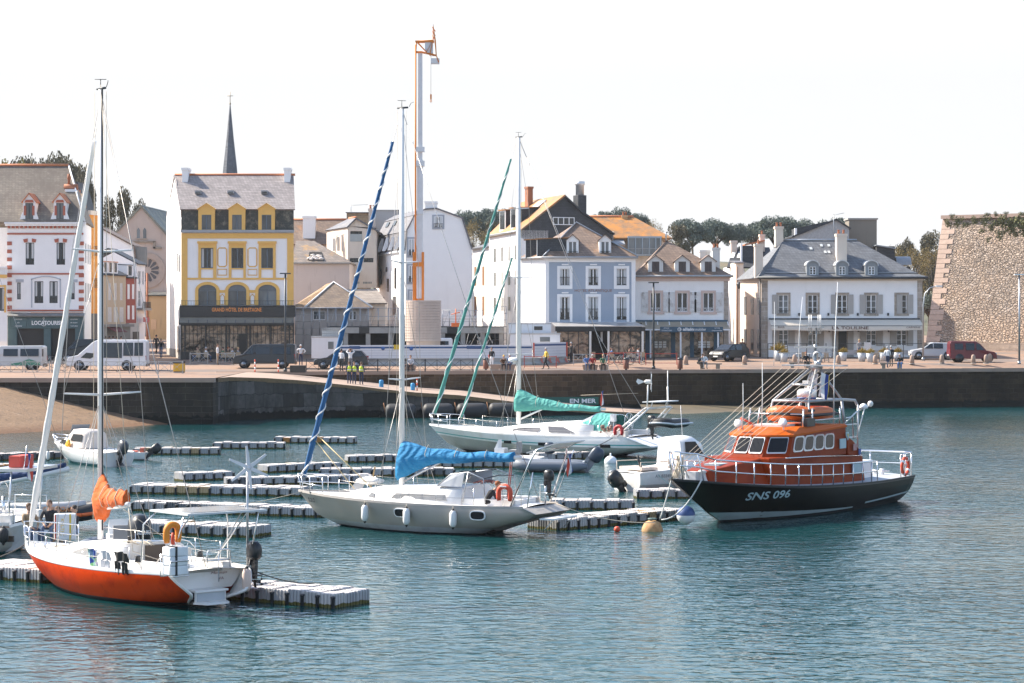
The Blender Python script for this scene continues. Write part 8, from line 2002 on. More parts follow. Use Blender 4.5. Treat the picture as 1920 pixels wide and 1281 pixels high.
for(pl,pr_,rows,colw,label) in RUNS:
 A,Bq=wl(*pl),wl(*pr_);d=Bq-A;L=d.length;n=max(2,min(round(L/.5),100//rows));d.normalize();rot=math.atan2(d.y,d.x)
 step=L/n;o=thing('pontoon',label,'pontoon',tuple(A),rot,'floating cube pontoons')
 wts={'g':[6,1.2,.4,3,0],'t':[2,.5,4,2,.3],'d':[1.5,6,.2,.3,.6],'o':[3,1,1,1.5,2.2],'p':[2,0,.3,5,0]}
 w=[sum(wts[c][i] for c in colw) for i in range(5)]
 k=0;cur=None
 for i in range(n):
  if cur is None or random.random()<.45:cur=random.choices(range(5),w)[0]
  for j in range(rows):
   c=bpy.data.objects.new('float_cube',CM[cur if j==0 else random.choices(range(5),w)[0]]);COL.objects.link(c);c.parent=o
   c.location=(step*(i+.5),.25+.5*j,.02+random.uniform(-.012,.012)+.02*math.sin(i*.7+nb));c.rotation_euler=(random.uniform(-.012,.012),random.uniform(-.012,.012),0);c.scale=(step/.5,1,1);nb+=1
 if n*rows<=70:
  pass
 m=MB()
 for i in range(n+1):m.lathe([(.05,-.1),(.05,.24),(.07,.26),(.07,.30),(.02,.31)],(step*i,-.015,0),6)
 m.build('cube_lug',LUG.materials[0],o)
# trees, site, vehicles, people and street furniture
def leafmat(name,a,bcol):
 m,t,b=_new(name);oi=t.nodes.new('ShaderNodeObjectInfo');f=noise(t,coords(t),.7,3)
 t.links.new(mixc(t,.3,mixc(t,f,a,bcol),ramp(t,oi.outputs['Random'],0,1,(.6,.6,.6),(1.3,1.3,1.3)),'MULTIPLY'),b.inputs['Base Color']);b.inputs['Roughness'].default_value=.8;b.inputs['Specular IOR Level'].default_value=.2;return m
bark=plain('bark',(.11,.085,.065),.95,var=.3)
def leaves(m,c,rad,n,sz,rnd):
 for _ in range(n):
  d=Vector((rnd.gauss(0,1),rnd.gauss(0,1),rnd.gauss(0,1))).normalized()*rnd.random()**.4
  p=Vector(c)+Vector((d.x*rad[0],d.y*rad[1],d.z*rad[2]));s=sz*rnd.uniform(.6,1.4)
  a=Vector((rnd.gauss(0,1),rnd.gauss(0,1),rnd.gauss(0,1))).normalized();b_=a.orthogonal().normalized()*s;c_=a.cross(b_).normalized()*s*.7
  m.add([p-b_,p+c_*.9,p+b_,p-c_],[(0,1,2,3)])
def tree_proto(kind,seed):
 """unit tree 10 m tall; returns trunk and crown meshes"""
 rnd=random.Random(seed);t=MB();c=MB();lean=rnd.uniform(-.5,.5)
 top=6.2 if kind!='round' else 4.5
 t.tube([(0,0,-1.5),(lean*.3,0,2),(lean,.1,top)],[.3,.24,.14],6)
 cl=[]
 if kind=='pine':
  for i in range(24):a=rnd.uniform(0,6.28);rr=3.5*math.sqrt(rnd.uniform(.01,1));cl.append((lean+rr*math.cos(a),rr*math.sin(a),8.6-.17*rr*rr*rnd.uniform(.5,1.1)+rnd.uniform(-.9,.5),rnd.uniform(1.0,1.7),.62))
  n,sz=420,.13
 elif kind=='round':
  for i in range(24):a=rnd.uniform(0,6.28);u_=rnd.uniform(-1,1);rr=3.0*math.sqrt(1-u_*u_*.9)*rnd.uniform(.5,1);cl.append((rr*math.cos(a),rr*math.sin(a),5.6+3.4*u_,rnd.uniform(1.0,1.5),.9))
  n,sz=420,.15
 else:
  for i in range(26):a=rnd.uniform(0,6.28);u_=rnd.uniform(-.9,1);rr=3.2*math.sqrt(1-u_*u_*.8)*rnd.uniform(.4,1);cl.append((rr*math.cos(a),rr*math.sin(a),5.8+3.4*u_,rnd.uniform(.8,1.4),.9))
  n,sz=130,.085
 for x,y,z,r_,fz in cl:
  leaves(c,(x,y,z),(r_,r_,r_*fz),n,sz,rnd)
  t.tube([(lean*.8,0,top*.8),(lean*.5+x*.5,y*.5,(top+z)/2-.2),(x,y,z-.1)],[.12,.08,.03],4)
 return t.mesh('trunk'),c.mesh('crown')
LM={'pine':leafmat('pine_needles',(.10,.125,.108),(.15,.175,.14)),'round':leafmat('dull_leaves',(.105,.093,.058),(.17,.145,.09)),'gold':leafmat('spring_twigs',(.17,.12,.05),(.27,.20,.075)),'lime':leafmat('lime_leaves',(.16,.15,.045),(.25,.22,.07))}  # distance haze put into the leaf colours: all lightened, the pines also blued
PROTO={}
for k,q in(('pine','pine'),('round','round'),('gold','bare'),('lime','round')):
 for v in range(2):
  tm,cm=tree_proto(q,hash(k)%7+v*3+1 if 0 else len(k)*5+v*3+1);tm.materials.append(bark);cm.materials.append(LM[k]);PROTO[k,v]=(tm,cm)
def tree(k,px,top,wpx,Y,label,group,v):
 x=wx(px,Y);z0=hz(x,Y);hh=max(4,wz(top,Y)-z0);w=wpx*Y/F/7.2
 o=thing(k+'_tree' if k in('pine',) else 'broadleaf_tree',label,'tree',(x,Y,z0),random.uniform(0,6.28),group)
 for nm,me in zip(('trunk','crown'),PROTO[k,v]):
  c=bpy.data.objects.new(nm,me);COL.objects.link(c);c.parent=o;c.scale=(w,w,hh/10)
GR={'pine':'dark pines on the hill','round':'rounded trees behind the town','gold':'bare golden trees behind the town','lime':'fresh green trees behind the town'}
TL={'pine':'dark umbrella pine on the hill ','round':'dull brown-green rounded tree ','gold':'leafless golden-twigged tree ','lime':'yellow-green leafing tree '}
for i,(k,px,top,w,Y,wh) in enumerate([('round',-25,300,80,326,'cut by the left edge above the brown roof'),('round',40,296,90,342,'behind the fresh green trees'),('round',115,286,95,346,'highest of the dome of trees at the left'),('lime',12,298,62,322,'at the left edge above the brown roof'),('lime',36,304,50,318,'second from the left edge, above the brown roof'),('round',58,290,70,335,'above the ridge of the brown roof'),('round',92,288,80,338,'above the first dormer of the corner house'),('round',130,292,80,336,'above the red chimney cap'),('round',160,310,55,330,'behind the top of the furled white jib'),('round',222,352,74,318,'standing alone left of the church gable'),('round',262,374,50,326,'peeping over the church ridge'),('pine',770,388,40,380,'left of the tall white gable'),('pine',868,388,55,385,'just right of the tall white gable'),('pine',902,382,60,388,'left of the orange brick chimney'),('pine',936,385,55,386,'behind the orange brick chimney'),('gold',890,408,70,345,'between the white gable and the slate dormers'),('round',925,410,60,350,'behind the slate dormers'),('pine',1130,388,50,386,'right of the metal flue'),('pine',1163,382,56,384,'above the lichened roof ridge'),('pine',1196,392,46,388,'at the right end of the lichened roof'),('gold',1226,412,50,380,'right of the lichened roof'),('pine',1300,402,72,372,'tallest of the pair behind the agency roof'),('pine',1338,404,70,376,'right of the tallest pine behind the agency roof'),('round',1272,420,66,360,'in front of the pines behind the agency roof'),('pine',1378,414,56,380,'above the lane'),('pine',1412,408,60,384,'above the lane chimneys'),('pine',1450,399,66,380,'behind the left chimney of the restaurant'),('pine',1484,398,60,382,'above the ridge of the restaurant'),('pine',1512,408,50,386,'left of the bare stone gable'),('pine',1566,397,60,380,'above the bare stone gable'),('gold',1684,462,70,330,'right of the restaurant roof'),('gold',1716,458,70,326,'between the restaurant and the bastion'),('gold',1748,462,66,322,'touching the corner of the bastion'),('round',1742,432,66,350,'high behind the corner of the bastion'),('round',1700,446,50,352,'small, above the golden trees'),('pine',1740,545,40,262,'low, squeezed between the restaurant corner and the bastion')]):
 tree(k,px,top,w,Y,TL[k]+wh,GR[k],i%2)
r,tl,Wb=WEED;rnd=random.Random(8);wme=[]
for v in range(3):
 c=MB();
 for q in range(4):leaves(c,(rnd.uniform(-.5,.5),0,rnd.uniform(-.4,.3)),(.45,.3,.4),60,.09,rnd)
 me=c.mesh('weed');me.materials.append(leafmat('weed_leaves',(.09,.095,.04),(.19,.18,.085)) if v==0 else wme[0].materials[0]);wme.append(me)
inv=Matrix.Translation(r.location)@Matrix.Rotation(r.rotation_euler.z,4,'Z')
for i,(px,py,sc) in enumerate([(1783,418,.8),(1800,415,1),(1813,421,.7),(1830,413,.8),(1848,414,1),(1866,419,.9),(1880,416,1.2),(1893,423,1.5),(1906,418,1.8),(1917,428,1.6),(1873,440,1),(1841,433,.6),(1858,428,.7),(1790,405,.5),(1852,402,.5),(1868,402,.5),(1885,402,.5),(1912,402,.6),(1900,438,.8),(1851,450,.5)]):
 Bq=229.5;c=bpy.data.objects.new('wall_plant',wme[i%3]);COL.objects.link(c);c.location=(wx(px,Bq+1.2),Bq+2.8-(py-402)*.02-(px-1780)*.018,wz(py,Bq+1.6));c.scale=(sc*.9,)*3;c.rotation_euler=(0,0,.4)
 tag(c,'tuft of weeds growing from the top of the rubble bastion wall','wall plant','weeds along the top of the bastion')
# building site
Y0=205;s_=F/Y0;zg=gz(Y0)
def at(px,py,Y=Y0):return Vector((wx(px,Y),Y,wz(py,Y)))
cr_or=plain('crane_orange',(.68,.20,.015),.5);cr_w=plain('crane_white',(.66,.66,.67),.45)
c=thing('tower_crane','slim white and orange self-erecting crane, folded, towering above the white gabled house','crane',(wx(787.5,Y0),Y0,zg))
X=lambda px:(px-787.5)/s_;Z=lambda py:wz(py,Y0)-zg
m=MB();m.box(X(782),X(793),-.25,.25,.3,Z(300));m.box(X(784),X(792),-.2,.2,Z(300),Z(100));m.build('mast',cr_w,c)
m=MB();
for a,b_ in((774,778),(791,795.5)):m.box(X(a),X(b_),-.4,-.3,Z(563),Z(473))
m.box(X(774),X(795),-.42,-.2,Z(500),Z(492));m.box(X(774),X(795),-.3,.3,Z(566),Z(560));m.tube([(X(779.5),-.35,Z(563)),(X(779.5),-.35,Z(85))],.075,6);m.build('erection_frame',cr_or,c)
m=MB();m.box(X(779),X(796),-.4,.4,Z(312),Z(302));m.box(X(779),X(796),-.4,.4,Z(285),Z(276));m.box(X(780),X(794),-.35,.35,Z(402),Z(395));m.build('collar',cr_w,c)
m=MB()
for y in(-.35,.35):m.tube([(X(779),y,Z(98)),(X(781),y,Z(78)),(X(812),y,Z(76)),(X(812),y,Z(45)),(X(816),y,Z(76)),(X(818),y,Z(104)),(X(790),y,Z(98)),(X(779),y,Z(98))],.06,5);m.tube([(X(781),y,Z(78)),(X(800),y,Z(98)),(X(812),y,Z(76)),(X(806),y,Z(104)),(X(818),y,Z(104)),(X(823),y,Z(118))],.05,5)
for py in(52,60,68):m.tube([(X(811),-.35,Z(py)),(X(816),.35,Z(py+6))],.04,4)
m.box(X(779),X(814),-.4,.4,Z(80),Z(77));m.build('jib_head',cr_or,c)
m=MB();m.box(X(797),X(812),-.3,.3,Z(100),Z(78));m.box(X(808),X(824),-.3,.3,Z(120),Z(110));m.build('winch_box',cr_w,c)
m=MB();m.tube([(X(808),0,Z(104)),(X(808),0,Z(178))],.02,4);m.build('hoist_cable',wire,c)
m=MB();m.box(X(806.5),X(809.5),-.06,.06,Z(187),Z(177));m.ring([(X(808)+.08*math.cos(i),0,Z(190)+.08*math.sin(i)) for i in range(6)],.03,4);m.build('hook',cr_or,c)
o=thing('slatted_drum','big round beige slatted screen round the foot of the crane','screen',(wx(793.5,203),203,gz(203)))
m=MB();n=15;zz0,zz1=wz(640,203)-gz(203),wz(563,203)-gz(203)
for i in range(n):a=zz0+(zz1-zz0)*i/n;m.lathe([(1.5,a),(1.52,a+.005),(1.52,a+(zz1-zz0)/n-.03),(1.5,a+(zz1-zz0)/n-.025)],n=32,smooth=False)
m.lathe([(1.44,0),(1.44,zz1-.05)],n=24);m.build('screen_slats',plain('beige_slats',(.50,.41,.35),.8,var=.1),o)
site=plain('site_white',(.66,.67,.69),.5,var=.06);site_blue=plain('site_blue',(.03,.08,.2),.5)
def hoard(label,pa,Ya,pb,Yb,top,h_,logos=()):
 B=Bld('site_hoarding',label,pa,Ya,pb,Yb,cat='hoarding',group='white hoardings round the building site')
 n=max(1,int(B.W/2.4));m=MB()
 for i in range(n):m.box(B.W*i/n+.006,B.W*(i+1)/n-.006,-.03+.006*(i%2),.03,.62,h_)
 m.build('panel',site,B.root);m=MB()
 for k in range(1,5):m.box(0,B.W,-.034,-.0305,.62+(h_-.62)*k/5,.63+(h_-.62)*k/5)
 m.box(0,B.W,-.037,-.0312,h_-.28,h_-.13);m.build('blue_stripe',[site_blue],B.root)
 m=MB();k=max(1,int(B.W/2));
 for i in range(k):x0_,x1_=B.W*i/k,B.W*(i+1)/k-.02;m.prism([(x0_,-.3,0),(x0_,-.3,.12),(x0_,-.1,.3),(x0_,-.08,.6),(x0_,.08,.6),(x0_,.1,.3),(x0_,.3,.12),(x0_,.3,0)],(x1_-x0_,0,0))
 m.build('concrete_blocks',concrete,B.root)
 for a,w_ in logos:
  m=MB();x=B.u(a);m.box(x-w_/2,x+w_/2,-.05,-.04,h_-.33,h_-.08);m.build('sign_plate',site_blue,B.root)
 return B
B=hoard('long white site hoarding with a blue stripe, right of the dark estate car',636,199,998,201,649,1.72,((665,.9),(895,1.8)))
m=MB();m.box(B.u(738),B.u(757),-.05,-.04,1.35,1.75);m.build('yellow_notice',plain('notice_yellow',(.62,.42,.02),.6),B.root)
m=MB();m.lathe([(.16,0),(.16,.02)],n=14,M=TM(B.u(718),-.04,1.45)@Matrix.Rotation(R(90),4,'X'));m.lathe([(.16,0),(.16,.02)],n=14,M=TM(B.u(771),-.04,1.42)@Matrix.Rotation(R(90),4,'X'));m.build('round_emblem',plain('emblem_blue',(.05,.13,.35),.5),B.root)
B=hoard('short angled white hoarding with red corner posts and chevron blocks, left of the blue-grey hotel',999,201,1062,207,645,1.85)
for a in(.06,B.W-.06):
 m=MB();m.box(a-.07,a+.07,-.1,-.04,.62,1.85);m.build('red_post',life_red,B.root)
for k in range(4):
 x=B.W*(.18+.24*k);m=MB();
 for dx in(0,.22):m.prism([(x+dx,-.32,.12),(x+dx+.1,-.32,.12),(x+dx-.06,-.24,.32),(x+dx+.1,-.16,.52),(x+dx,-.16,.52),(x+dx-.16,-.24,.32)],(0,-.02,0))
 m.build('red_chevron',life_red,B.root)
def cabin(label,pa,pb,Y,y0,y1,D):
 B=Bld('site_cabin',label,pa,Y,pb,cat='site cabin',group='white site cabins');z0,z1=B.z(y0),B.z(y1);m=MB()
 m.box(0,B.W,0,D,z0,z1);n=int(B.W/.3)
 for i in range(n):m.box(B.W*i/n+.05,B.W*i/n+.14,-.02,0,z0+.1,z1-.1)
 m.build('wall',site,B.root);m=MB();m.box(-.05,B.W+.05,-.05,D+.05,z1,z1+.1);m.build('roof',grey_paint,B.root);m=MB();m.box(B.W*.6,B.W*.8,-.035,-.025,z0+(z1-z0)*.45,z0+(z1-z0)*.8);m.build('window',glass,B.root);return B
cabin('white site cabin standing right of the hotel behind the estate car',584,636,204,672,633,2.4);cabin('long low white site container behind the angled hoarding',956,1050,207,652,627,2.4);cabin('upper white site container stacked at the back',954,1033,209.5,628,608,2.4)
m=MB()
for i in range(8):m.box(i*.2,i*.2+.02,0,.02,0,.7);m.box(i*.2,i*.2+.02,1,1.02,0,.7)
for k in range(4):m.box(0,1.42,0,.02,k*.23,k*.23+.02);m.box(0,1.42,1,1.02,k*.23,k*.23+.02)
m.box(0,1.42,0,1,0,.5);o=m.build('wire_crate',plain('crate_grey',(.42,.42,.41),.6));o.location=at(603,633,205)+Vector((0,0,.1));tag(o,'grey wire crate on top of the site cabin beside the hotel','crate')
B=Bld('concrete_frame','raw concrete beam on columns with dark bays, the unfinished ground floor of the site',612,212,945,cat='building shell');r=B.root;z=lambda p:B.z(p)
m=MB();m.box(0,B.W,-.1,.5,z(625),z(614));m.build('beam',concrete,r)
for p in(615,648,690,732,830,868,905,940):
 m=MB();m.box(B.u(p)-.2,B.u(p)+.2,0,.4,-.2,z(625.2));m.build('column',concrete,r)
for p in(683,848):m=MB();m.box(B.u(p)-.45,B.u(p)+.45,-.14,-.11,z(625.5),z(613));m.build('steel_joint',black_paint,r)
m=MB();m.box(0,B.W,4,4.3,-.2,z(612));m.box(0,B.W,.5,4,z(615),z(613));m.build('back_wall',plain('dark_bay',(.03,.03,.032),.9),r)
m=MB();random.seed(12)
for k in range(26):x=B.u(868)+random.uniform(0,3.4);m.tube([(x,-.6,.4),(x+random.uniform(-.9,.9),-.6,random.uniform(1.2,2.3))],.035,4)
m.build('steel_bundle',plain('site_scrap',(.36,.33,.30),.6,var=.5,scale=3),r)
def scaffold(label,pa,pb,Y,y0,y1,nx,nz):
 B=Bld('scaffolding',label,pa,Y,pb,cat='scaffolding',group='scaffolding on the building site');z0,z1=B.z(y0),B.z(y1)
 for d in(0,.8):
  m=MB()
  for i in range(nx+1):m.tube([(B.W*i/nx,d,z0),(B.W*i/nx,d,z1)],.03,4)
  for k in range(nz+1):m.tube([(0,d,z0+(z1-z0)*k/nz),(B.W,d,z0+(z1-z0)*k/nz)],.025,4)
  if d==0:
   for i in range(0,nx,2):m.tube([(B.W*i/nx,d,z0),(B.W*(i+1)/nx,d,z1)],.02,4)
  m.build('tube_frame',grey_metal,B.root)
 m=MB();m.box(0,B.W,.05,.75,(z0+z1)/2-.03,(z0+z1)/2);m.build('walkway',plain('planks',(.3,.23,.16),.9),B.root)
scaffold('scaffolding in front of the brown-roofed cottage',553,690,219,628,578,9,4);scaffold('scaffolding between the white gabled house and the drum',690,765,218,625,578,4,3);scaffold('scaffolding on the deck right of the drum',830,905,214,614,582,6,3);scaffold('white scaffold tower left of the mast of the green-covered sloop',917,950,213,650,575,3,6)
m=MB();m.box(0,.8,0,.5,0,.35);m.tube([(.4,.2,.3),(.4,.2,1.6)],.05,5);m.tube([(0,.2,1.1),(.8,.2,1.3)],.04,5);o=m.build('site_pump',plain('pump_orange',(.7,.15,.03),.6));o.location=at(846,613,212.2);tag(o,'orange pump with a hose on the concrete deck of the site','machine')
# vehicles
tyre_m,rim_m=plain('tyre',(.015,.015,.016),.8),plain('rim',(.42,.43,.44),.35,.8);lamp_m,tail_m,plate_m=plain('headlamp',(.65,.66,.67),.1),plain('tail_lamp',(.35,.015,.012),.2),plain('number_plate',(.7,.7,.68),.5)
def gy(py):return 8.988/((py-600)/F+.026)
def car(name,label,cat,px,py,L,Wd,face,prof,belt,wins,col,rz=0,screens=(),whl=(.17,.80),wr=.32,extra=None,lower=None):
 """prof: outline (x from nose 0..1, z) from nose round to tail; wins: side panes; screens: (i, j) outline edges that are glass"""
 Y=gy(py);o=thing(name,label,cat,(wx(px,Y),Y,gz(Y)),(0 if face<0 else math.pi)+rz)
 zt=max(p[1] for p in prof);yw=lambda z:Wd/2*(1-.17*max(0,(z-belt)/(zt-belt)))
 P=[((x-.5)*L,z) for x,z in prof];n=len(P);m=MB()
 vs=[(x,-yw(z),z) for x,z in P]+[(x,yw(z),z) for x,z in P]
 m.add(vs,[tuple(range(n)),tuple(range(n,2*n))[::-1]]+[(i,n+i,n+(i+1)%n,(i+1)%n) for i in range(n)]);m.build('body',col,o,bevel=.05,fix=True)
 for w in wins:
  for s in(-1,1):
   m=MB();m.poly([((x-.5)*L,s*(yw(z)+.012),z) for x,z in w][::-s]);m.build('window',carglass,o)
 for i in screens:
  a,b_=Vector((P[i][0],0,P[i][1])),Vector((P[i+1][0],0,P[i+1][1]));d=b_-a;nr=Vector((-d.z,0,d.x)).normalized()*.015;nr=nr if nr.z>0 or nr.x*(a.x)>0 else-nr
  q=lambda t,s:tuple(a+d*t+nr+Vector((0,s*yw((a+d*t).z)*.9,0)));m=MB();m.poly([q(.06,-1),q(.06,1),q(.94,1),q(.94,-1)]);m.build('windscreen',carglass,o)
 for fx in whl:
  for s in(-1,1):
   M=TM((fx-.5)*L,s*(Wd/2-.09),wr)@Matrix.Rotation(R(90)*s,4,'X');m=MB();m.lathe([(wr*.6,-.1),(wr*.95,-.1),(wr,-.06),(wr,.06),(wr*.95,.1),(wr*.6,.1)],n=16,M=M);w=m.build('wheel',tyre_m,o)
   m=MB();m.lathe([(wr*.62,-.105),(wr*.5,-.10),(wr*.2,-.07),(wr*.1,-.1)],n=10,M=M);m.build('rim',rim_m,w)
   m=MB();m.lathe([(wr*1.16,-.02),(wr*1.16,.0)],n=16,M=TM((fx-.5)*L,s*(Wd/2+.002),wr+.03)@Matrix.Rotation(R(90),4,'X'));m.build('wheel_arch',black_plastic,o)
 zl=belt*.72
 for s in(-1,1):
  m=MB();m.box(-L/2-.01,-L/2+.22,s*Wd*.32-.16,s*Wd*.32+.16,zl-.08,zl+.09);m.build('headlight',lamp_m,o);m=MB();m.box(L/2-.08,L/2+.015,s*(Wd/2-.14)-.07,s*(Wd/2-.14)+.07,zl,zl+.35);m.build('tail_light',tail_m,o)
 m=MB();m.box(-L/2-.03,-L/2+.02,-Wd*.46,Wd*.46,.28,.5);m.box(L/2-.02,L/2+.03,-Wd*.46,Wd*.46,.3,.52);m.build('bumper',black_plastic,o)
 m=MB();m.box(-L/2-.045,-L/2-.03,-.26,.26,.36,.47);m.box(L/2+.03,L/2+.045,-.26,.26,.55,.66);m.build('number_plate',plate_m,o)
 return o
VAN=[(0,.35),(0,.78),(.03,.98),(.15,1.1),(.29,1.82),(.33,1.93),(.97,1.96),(1,1.85),(1,.35)];VW=[[(.2,1.12),(.33,1.12),(.33,1.72),(.3,1.72)],[(.37,1.12),(.60,1.12),(.60,1.7),(.37,1.7)],[(.64,1.12),(.93,1.12),(.93,1.7),(.64,1.7)]]
cp=lambda nm,c,rr_=.3:plain(nm,c,rr_,var=.05,coat=.15,spec=.35)
car('van','dark grey passenger van parked in front of the yellow and white hotel','van',497,690,5.0,1.9,-1,VAN,1.08,VW,cp('van_dark',(.03,.033,.036)),screens=(3,))
o=car('van','silver and green minivan with its rear door open at the left edge','van',26,694,5.0,1.9,-1,VAN,1.08,VW[1:],cp('van_silver',(.50,.51,.51)),screens=(3,))
m=MB();m.prism([(.0,-.965,.4),(2.3,-.965,.4),(2.3,-.965,.62),(1.4,-.965,.9),(.6,-.965,.62),(0,-.965,.55)],(0,-.008,0));m.build('green_flash',plain('green_flash',(.05,.22,.15),.4),o)
m=MB();m.box(2.5,2.56,-1.75,-.95,.5,1.85);d=m.build('rear_door',cp('van_silver',(.5,.5,.5)),o);m=MB();m.box(2.49,2.57,-1.65,-1.05,1.1,1.7);m.build('window',carglass,d)
car('van','dark delivery van parked by the teal shop, behind the white minibus','van',165,678,4.6,1.9,-1,VAN,1.08,VW[:1],cp('van_dark',(.03,.033,.036)),screens=(3,))
o=car('minibus','white minibus with tall dark windows parked by the railings on the left','minibus',203,694,6.3,2.1,-1,[(0,.35),(0,.85),(.03,1.05),(.14,1.2),(.28,1.98),(.34,2.3),(.40,2.42),(.97,2.42),(1,2.25),(1,.35)],1.12,[[(.18,1.0),(.30,.92),(.34,1.05),(.34,1.35),(.25,1.4)],[(.42,1.0),(.70,.98),(.70,2.2),(.42,2.2)],[(.715,1.15),(.84,1.15),(.84,2.2),(.715,2.2)],[(.855,1.15),(.965,1.15),(.965,2.2),(.855,2.2)]],cp('bus_white',(.72,.72,.72)),screens=(3,),whl=(.16,.76),wr=.36)
car('estate_car','dark grey estate car parked behind the railings right of the hotel','car',640,691,4.3,1.75,-1,[(0,.3),(0,.6),(.04,.76),(.24,.92),(.42,1.42),(.5,1.48),(.88,1.46),(.97,1.05),(1,.9),(1,.3)],.92,[[(.3,.95),(.47,.95),(.47,1.38),(.42,1.36)],[(.5,.95),(.68,.95),(.68,1.4),(.5,1.4)],[(.71,.95),(.9,.98),(.86,1.38),(.71,1.4)]],cp('car_dark',(.028,.03,.033)),screens=(3,7))
car('small_car','small black hatchback facing the harbour beside the agency','car',1368,677,3.5,1.65,-1,[(0,.3),(0,.62),(.05,.82),(.2,.95),(.4,1.42),(.5,1.5),(.85,1.46),(.98,1.0),(1,.3)],.93,[[(.27,.97),(.46,.97),(.46,1.4),(.4,1.38)],[(.5,.97),(.7,.97),(.7,1.4),(.5,1.42)]],cp('car_black',(.014,.014,.016)),rz=R(42),screens=(3,))
car('leisure_van','burgundy high-roofed car parked in front of the bastion','car',1822,679,4.0,1.68,1,[(0,.3),(0,.68),(.05,.88),(.22,1.0),(.36,1.6),(.45,1.78),(.97,1.8),(1,1.6),(1,.3)],1.0,[[(.26,1.03),(.44,1.03),(.44,1.6),(.38,1.58)],[(.48,1.03),(.66,1.03),(.66,1.62),(.48,1.62)],[(.72,1.08),(.9,1.08),(.9,1.6),(.72,1.6)]],cp('car_burgundy',(.12,.014,.018)),screens=(3,))
car('hatchback','silver hatchback half hidden by the restaurant terrace at the foot of the bastion','car',1748,674,4.0,1.7,-1,[(0,.3),(0,.62),(.05,.82),(.24,.95),(.42,1.42),(.5,1.5),(.85,1.46),(.98,1.0),(1,.3)],.93,[[(.3,.97),(.48,.97),(.48,1.4),(.42,1.38)],[(.5,.97),(.7,.97),(.7,1.4),(.5,1.42)]],cp('car_silver',(.45,.46,.47)),screens=(3,))
car('utility_van','white crew van inside the site, behind the long hoarding','van',799,676,4.6,1.9,-1,VAN,1.08,VW,cp('bus_white',(.72,.72,.72)),screens=(3,))
# people
skin_m=plain('skin',(.46,.27,.19),.6,var=.06);shoe_m=plain('shoes',(.04,.035,.03),.6)
CL={'black':(.02,.02,.022),'navy':(.03,.04,.08),'white':(.72,.72,.72),'grey':(.25,.25,.26),'blue':(.08,.16,.35),'jeans':(.06,.09,.16),'red':(.4,.04,.03),'green':(.06,.15,.08),'tan':(.34,.24,.15),'yellow':(.7,.5,.08),'brown':(.12,.07,.045),'hivis':(.55,.65,.06),'teal':(.05,.3,.4),'pale':(.5,.5,.52),'orange':(.6,.2,.03)}
def cmat(c):return plain('cloth_'+c,CL[c],.9,var=.2,scale=6)
HAIR={'dark':(.03,.02,.015),'brown':(.10,.055,.03),'grey':(.4,.4,.4),'red':(.28,.09,.03),'cap':(.6,.6,.6),'ycap':(.65,.4,.06),'blond':(.4,.28,.13)}
POSE={}
def joints(pose):
 J=dict(pel=(0,0,.95),che=(0,0,1.28),nec=(0,0,1.47),hea=(0,-.02,1.56))
 for s,k in((1,'l'),(-1,'r')):
  J['sh'+k]=(.18*s,0,1.42);J['el'+k]=(.23*s,.03,1.14);J['wr'+k]=(.23*s,-.06,.90);J['hi'+k]=(.09*s,0,.92);J['kn'+k]=(.10*s,-.02,.50);J['an'+k]=(.10*s,.02,.08);J['to'+k]=(.11*s,-.14,.035)
 if pose=='walk':
  J.update(knl=(.09,-.18,.52),anl=(.09,-.25,.10),tol=(.09,-.42,.06),knr=(-.09,.02,.50),anr=(-.09,.28,.14),tor=(-.09,.16,.03),ell=(.24,.12,1.16),wrl=(.22,.1,.92),elr=(-.24,-.06,1.15),wrr=(-.2,-.26,1.0))
 if pose in('sit','lean'):
  for k in J:x,y,z=J[k];J[k]=(x,y,z-.45)
  for s,k in((1,'l'),(-1,'r')):
   J['hi'+k]=(.1*s,0,.50);J['kn'+k]=(.13*s,-.42,.52);J['an'+k]=(.13*s,-.40,.09);J['to'+k]=(.14*s,-.56,.035);J['el'+k]=(.25*s,-.12,.74);J['wr'+k]=(.11*s,-.34,.60)
  if pose=='lean':
   for k,dy,dz in(('che',-.14,-.03),('nec',-.3,-.1),('hea',-.4,-.06),('shl',-.24,-.08),('shr',-.24,-.08),('ell',-.2,-.05),('elr',-.2,-.05)):x,y,z=J[k];J[k]=(x,y+dy,z+dz)
 if pose=='hips':J.update(ell=(.40,.08,1.2),wrl=(.17,-.06,1.05),elr=(-.40,.08,1.2),wrr=(-.17,-.06,1.05))
 if pose=='up':J.update(ell=(.34,-.1,1.5),wrl=(.14,-.1,1.66),elr=(-.34,-.1,1.5),wrr=(-.14,-.1,1.66))
 if pose=='phone':J.update(ell=(.24,-.06,1.16),wrl=(.1,-.26,1.3))
 return{k:Vector(v) for k,v in J.items()}
RAD=dict(pel=.135,che=.150,nec=.058,hea=.06,sh=.075,el=.046,wr=.03,hi=.098,kn=.062,an=.042,to=.038)
ED=[('pel','che'),('che','nec'),('nec','hea')]+[(a+k,b_+k) if a not in('che','pel') else(a,b_+k) for k in 'lr' for a,b_ in(('che','sh'),('sh','el'),('el','wr'),('pel','hi'),('hi','kn'),('kn','an'),('an','to'))]
PM={}
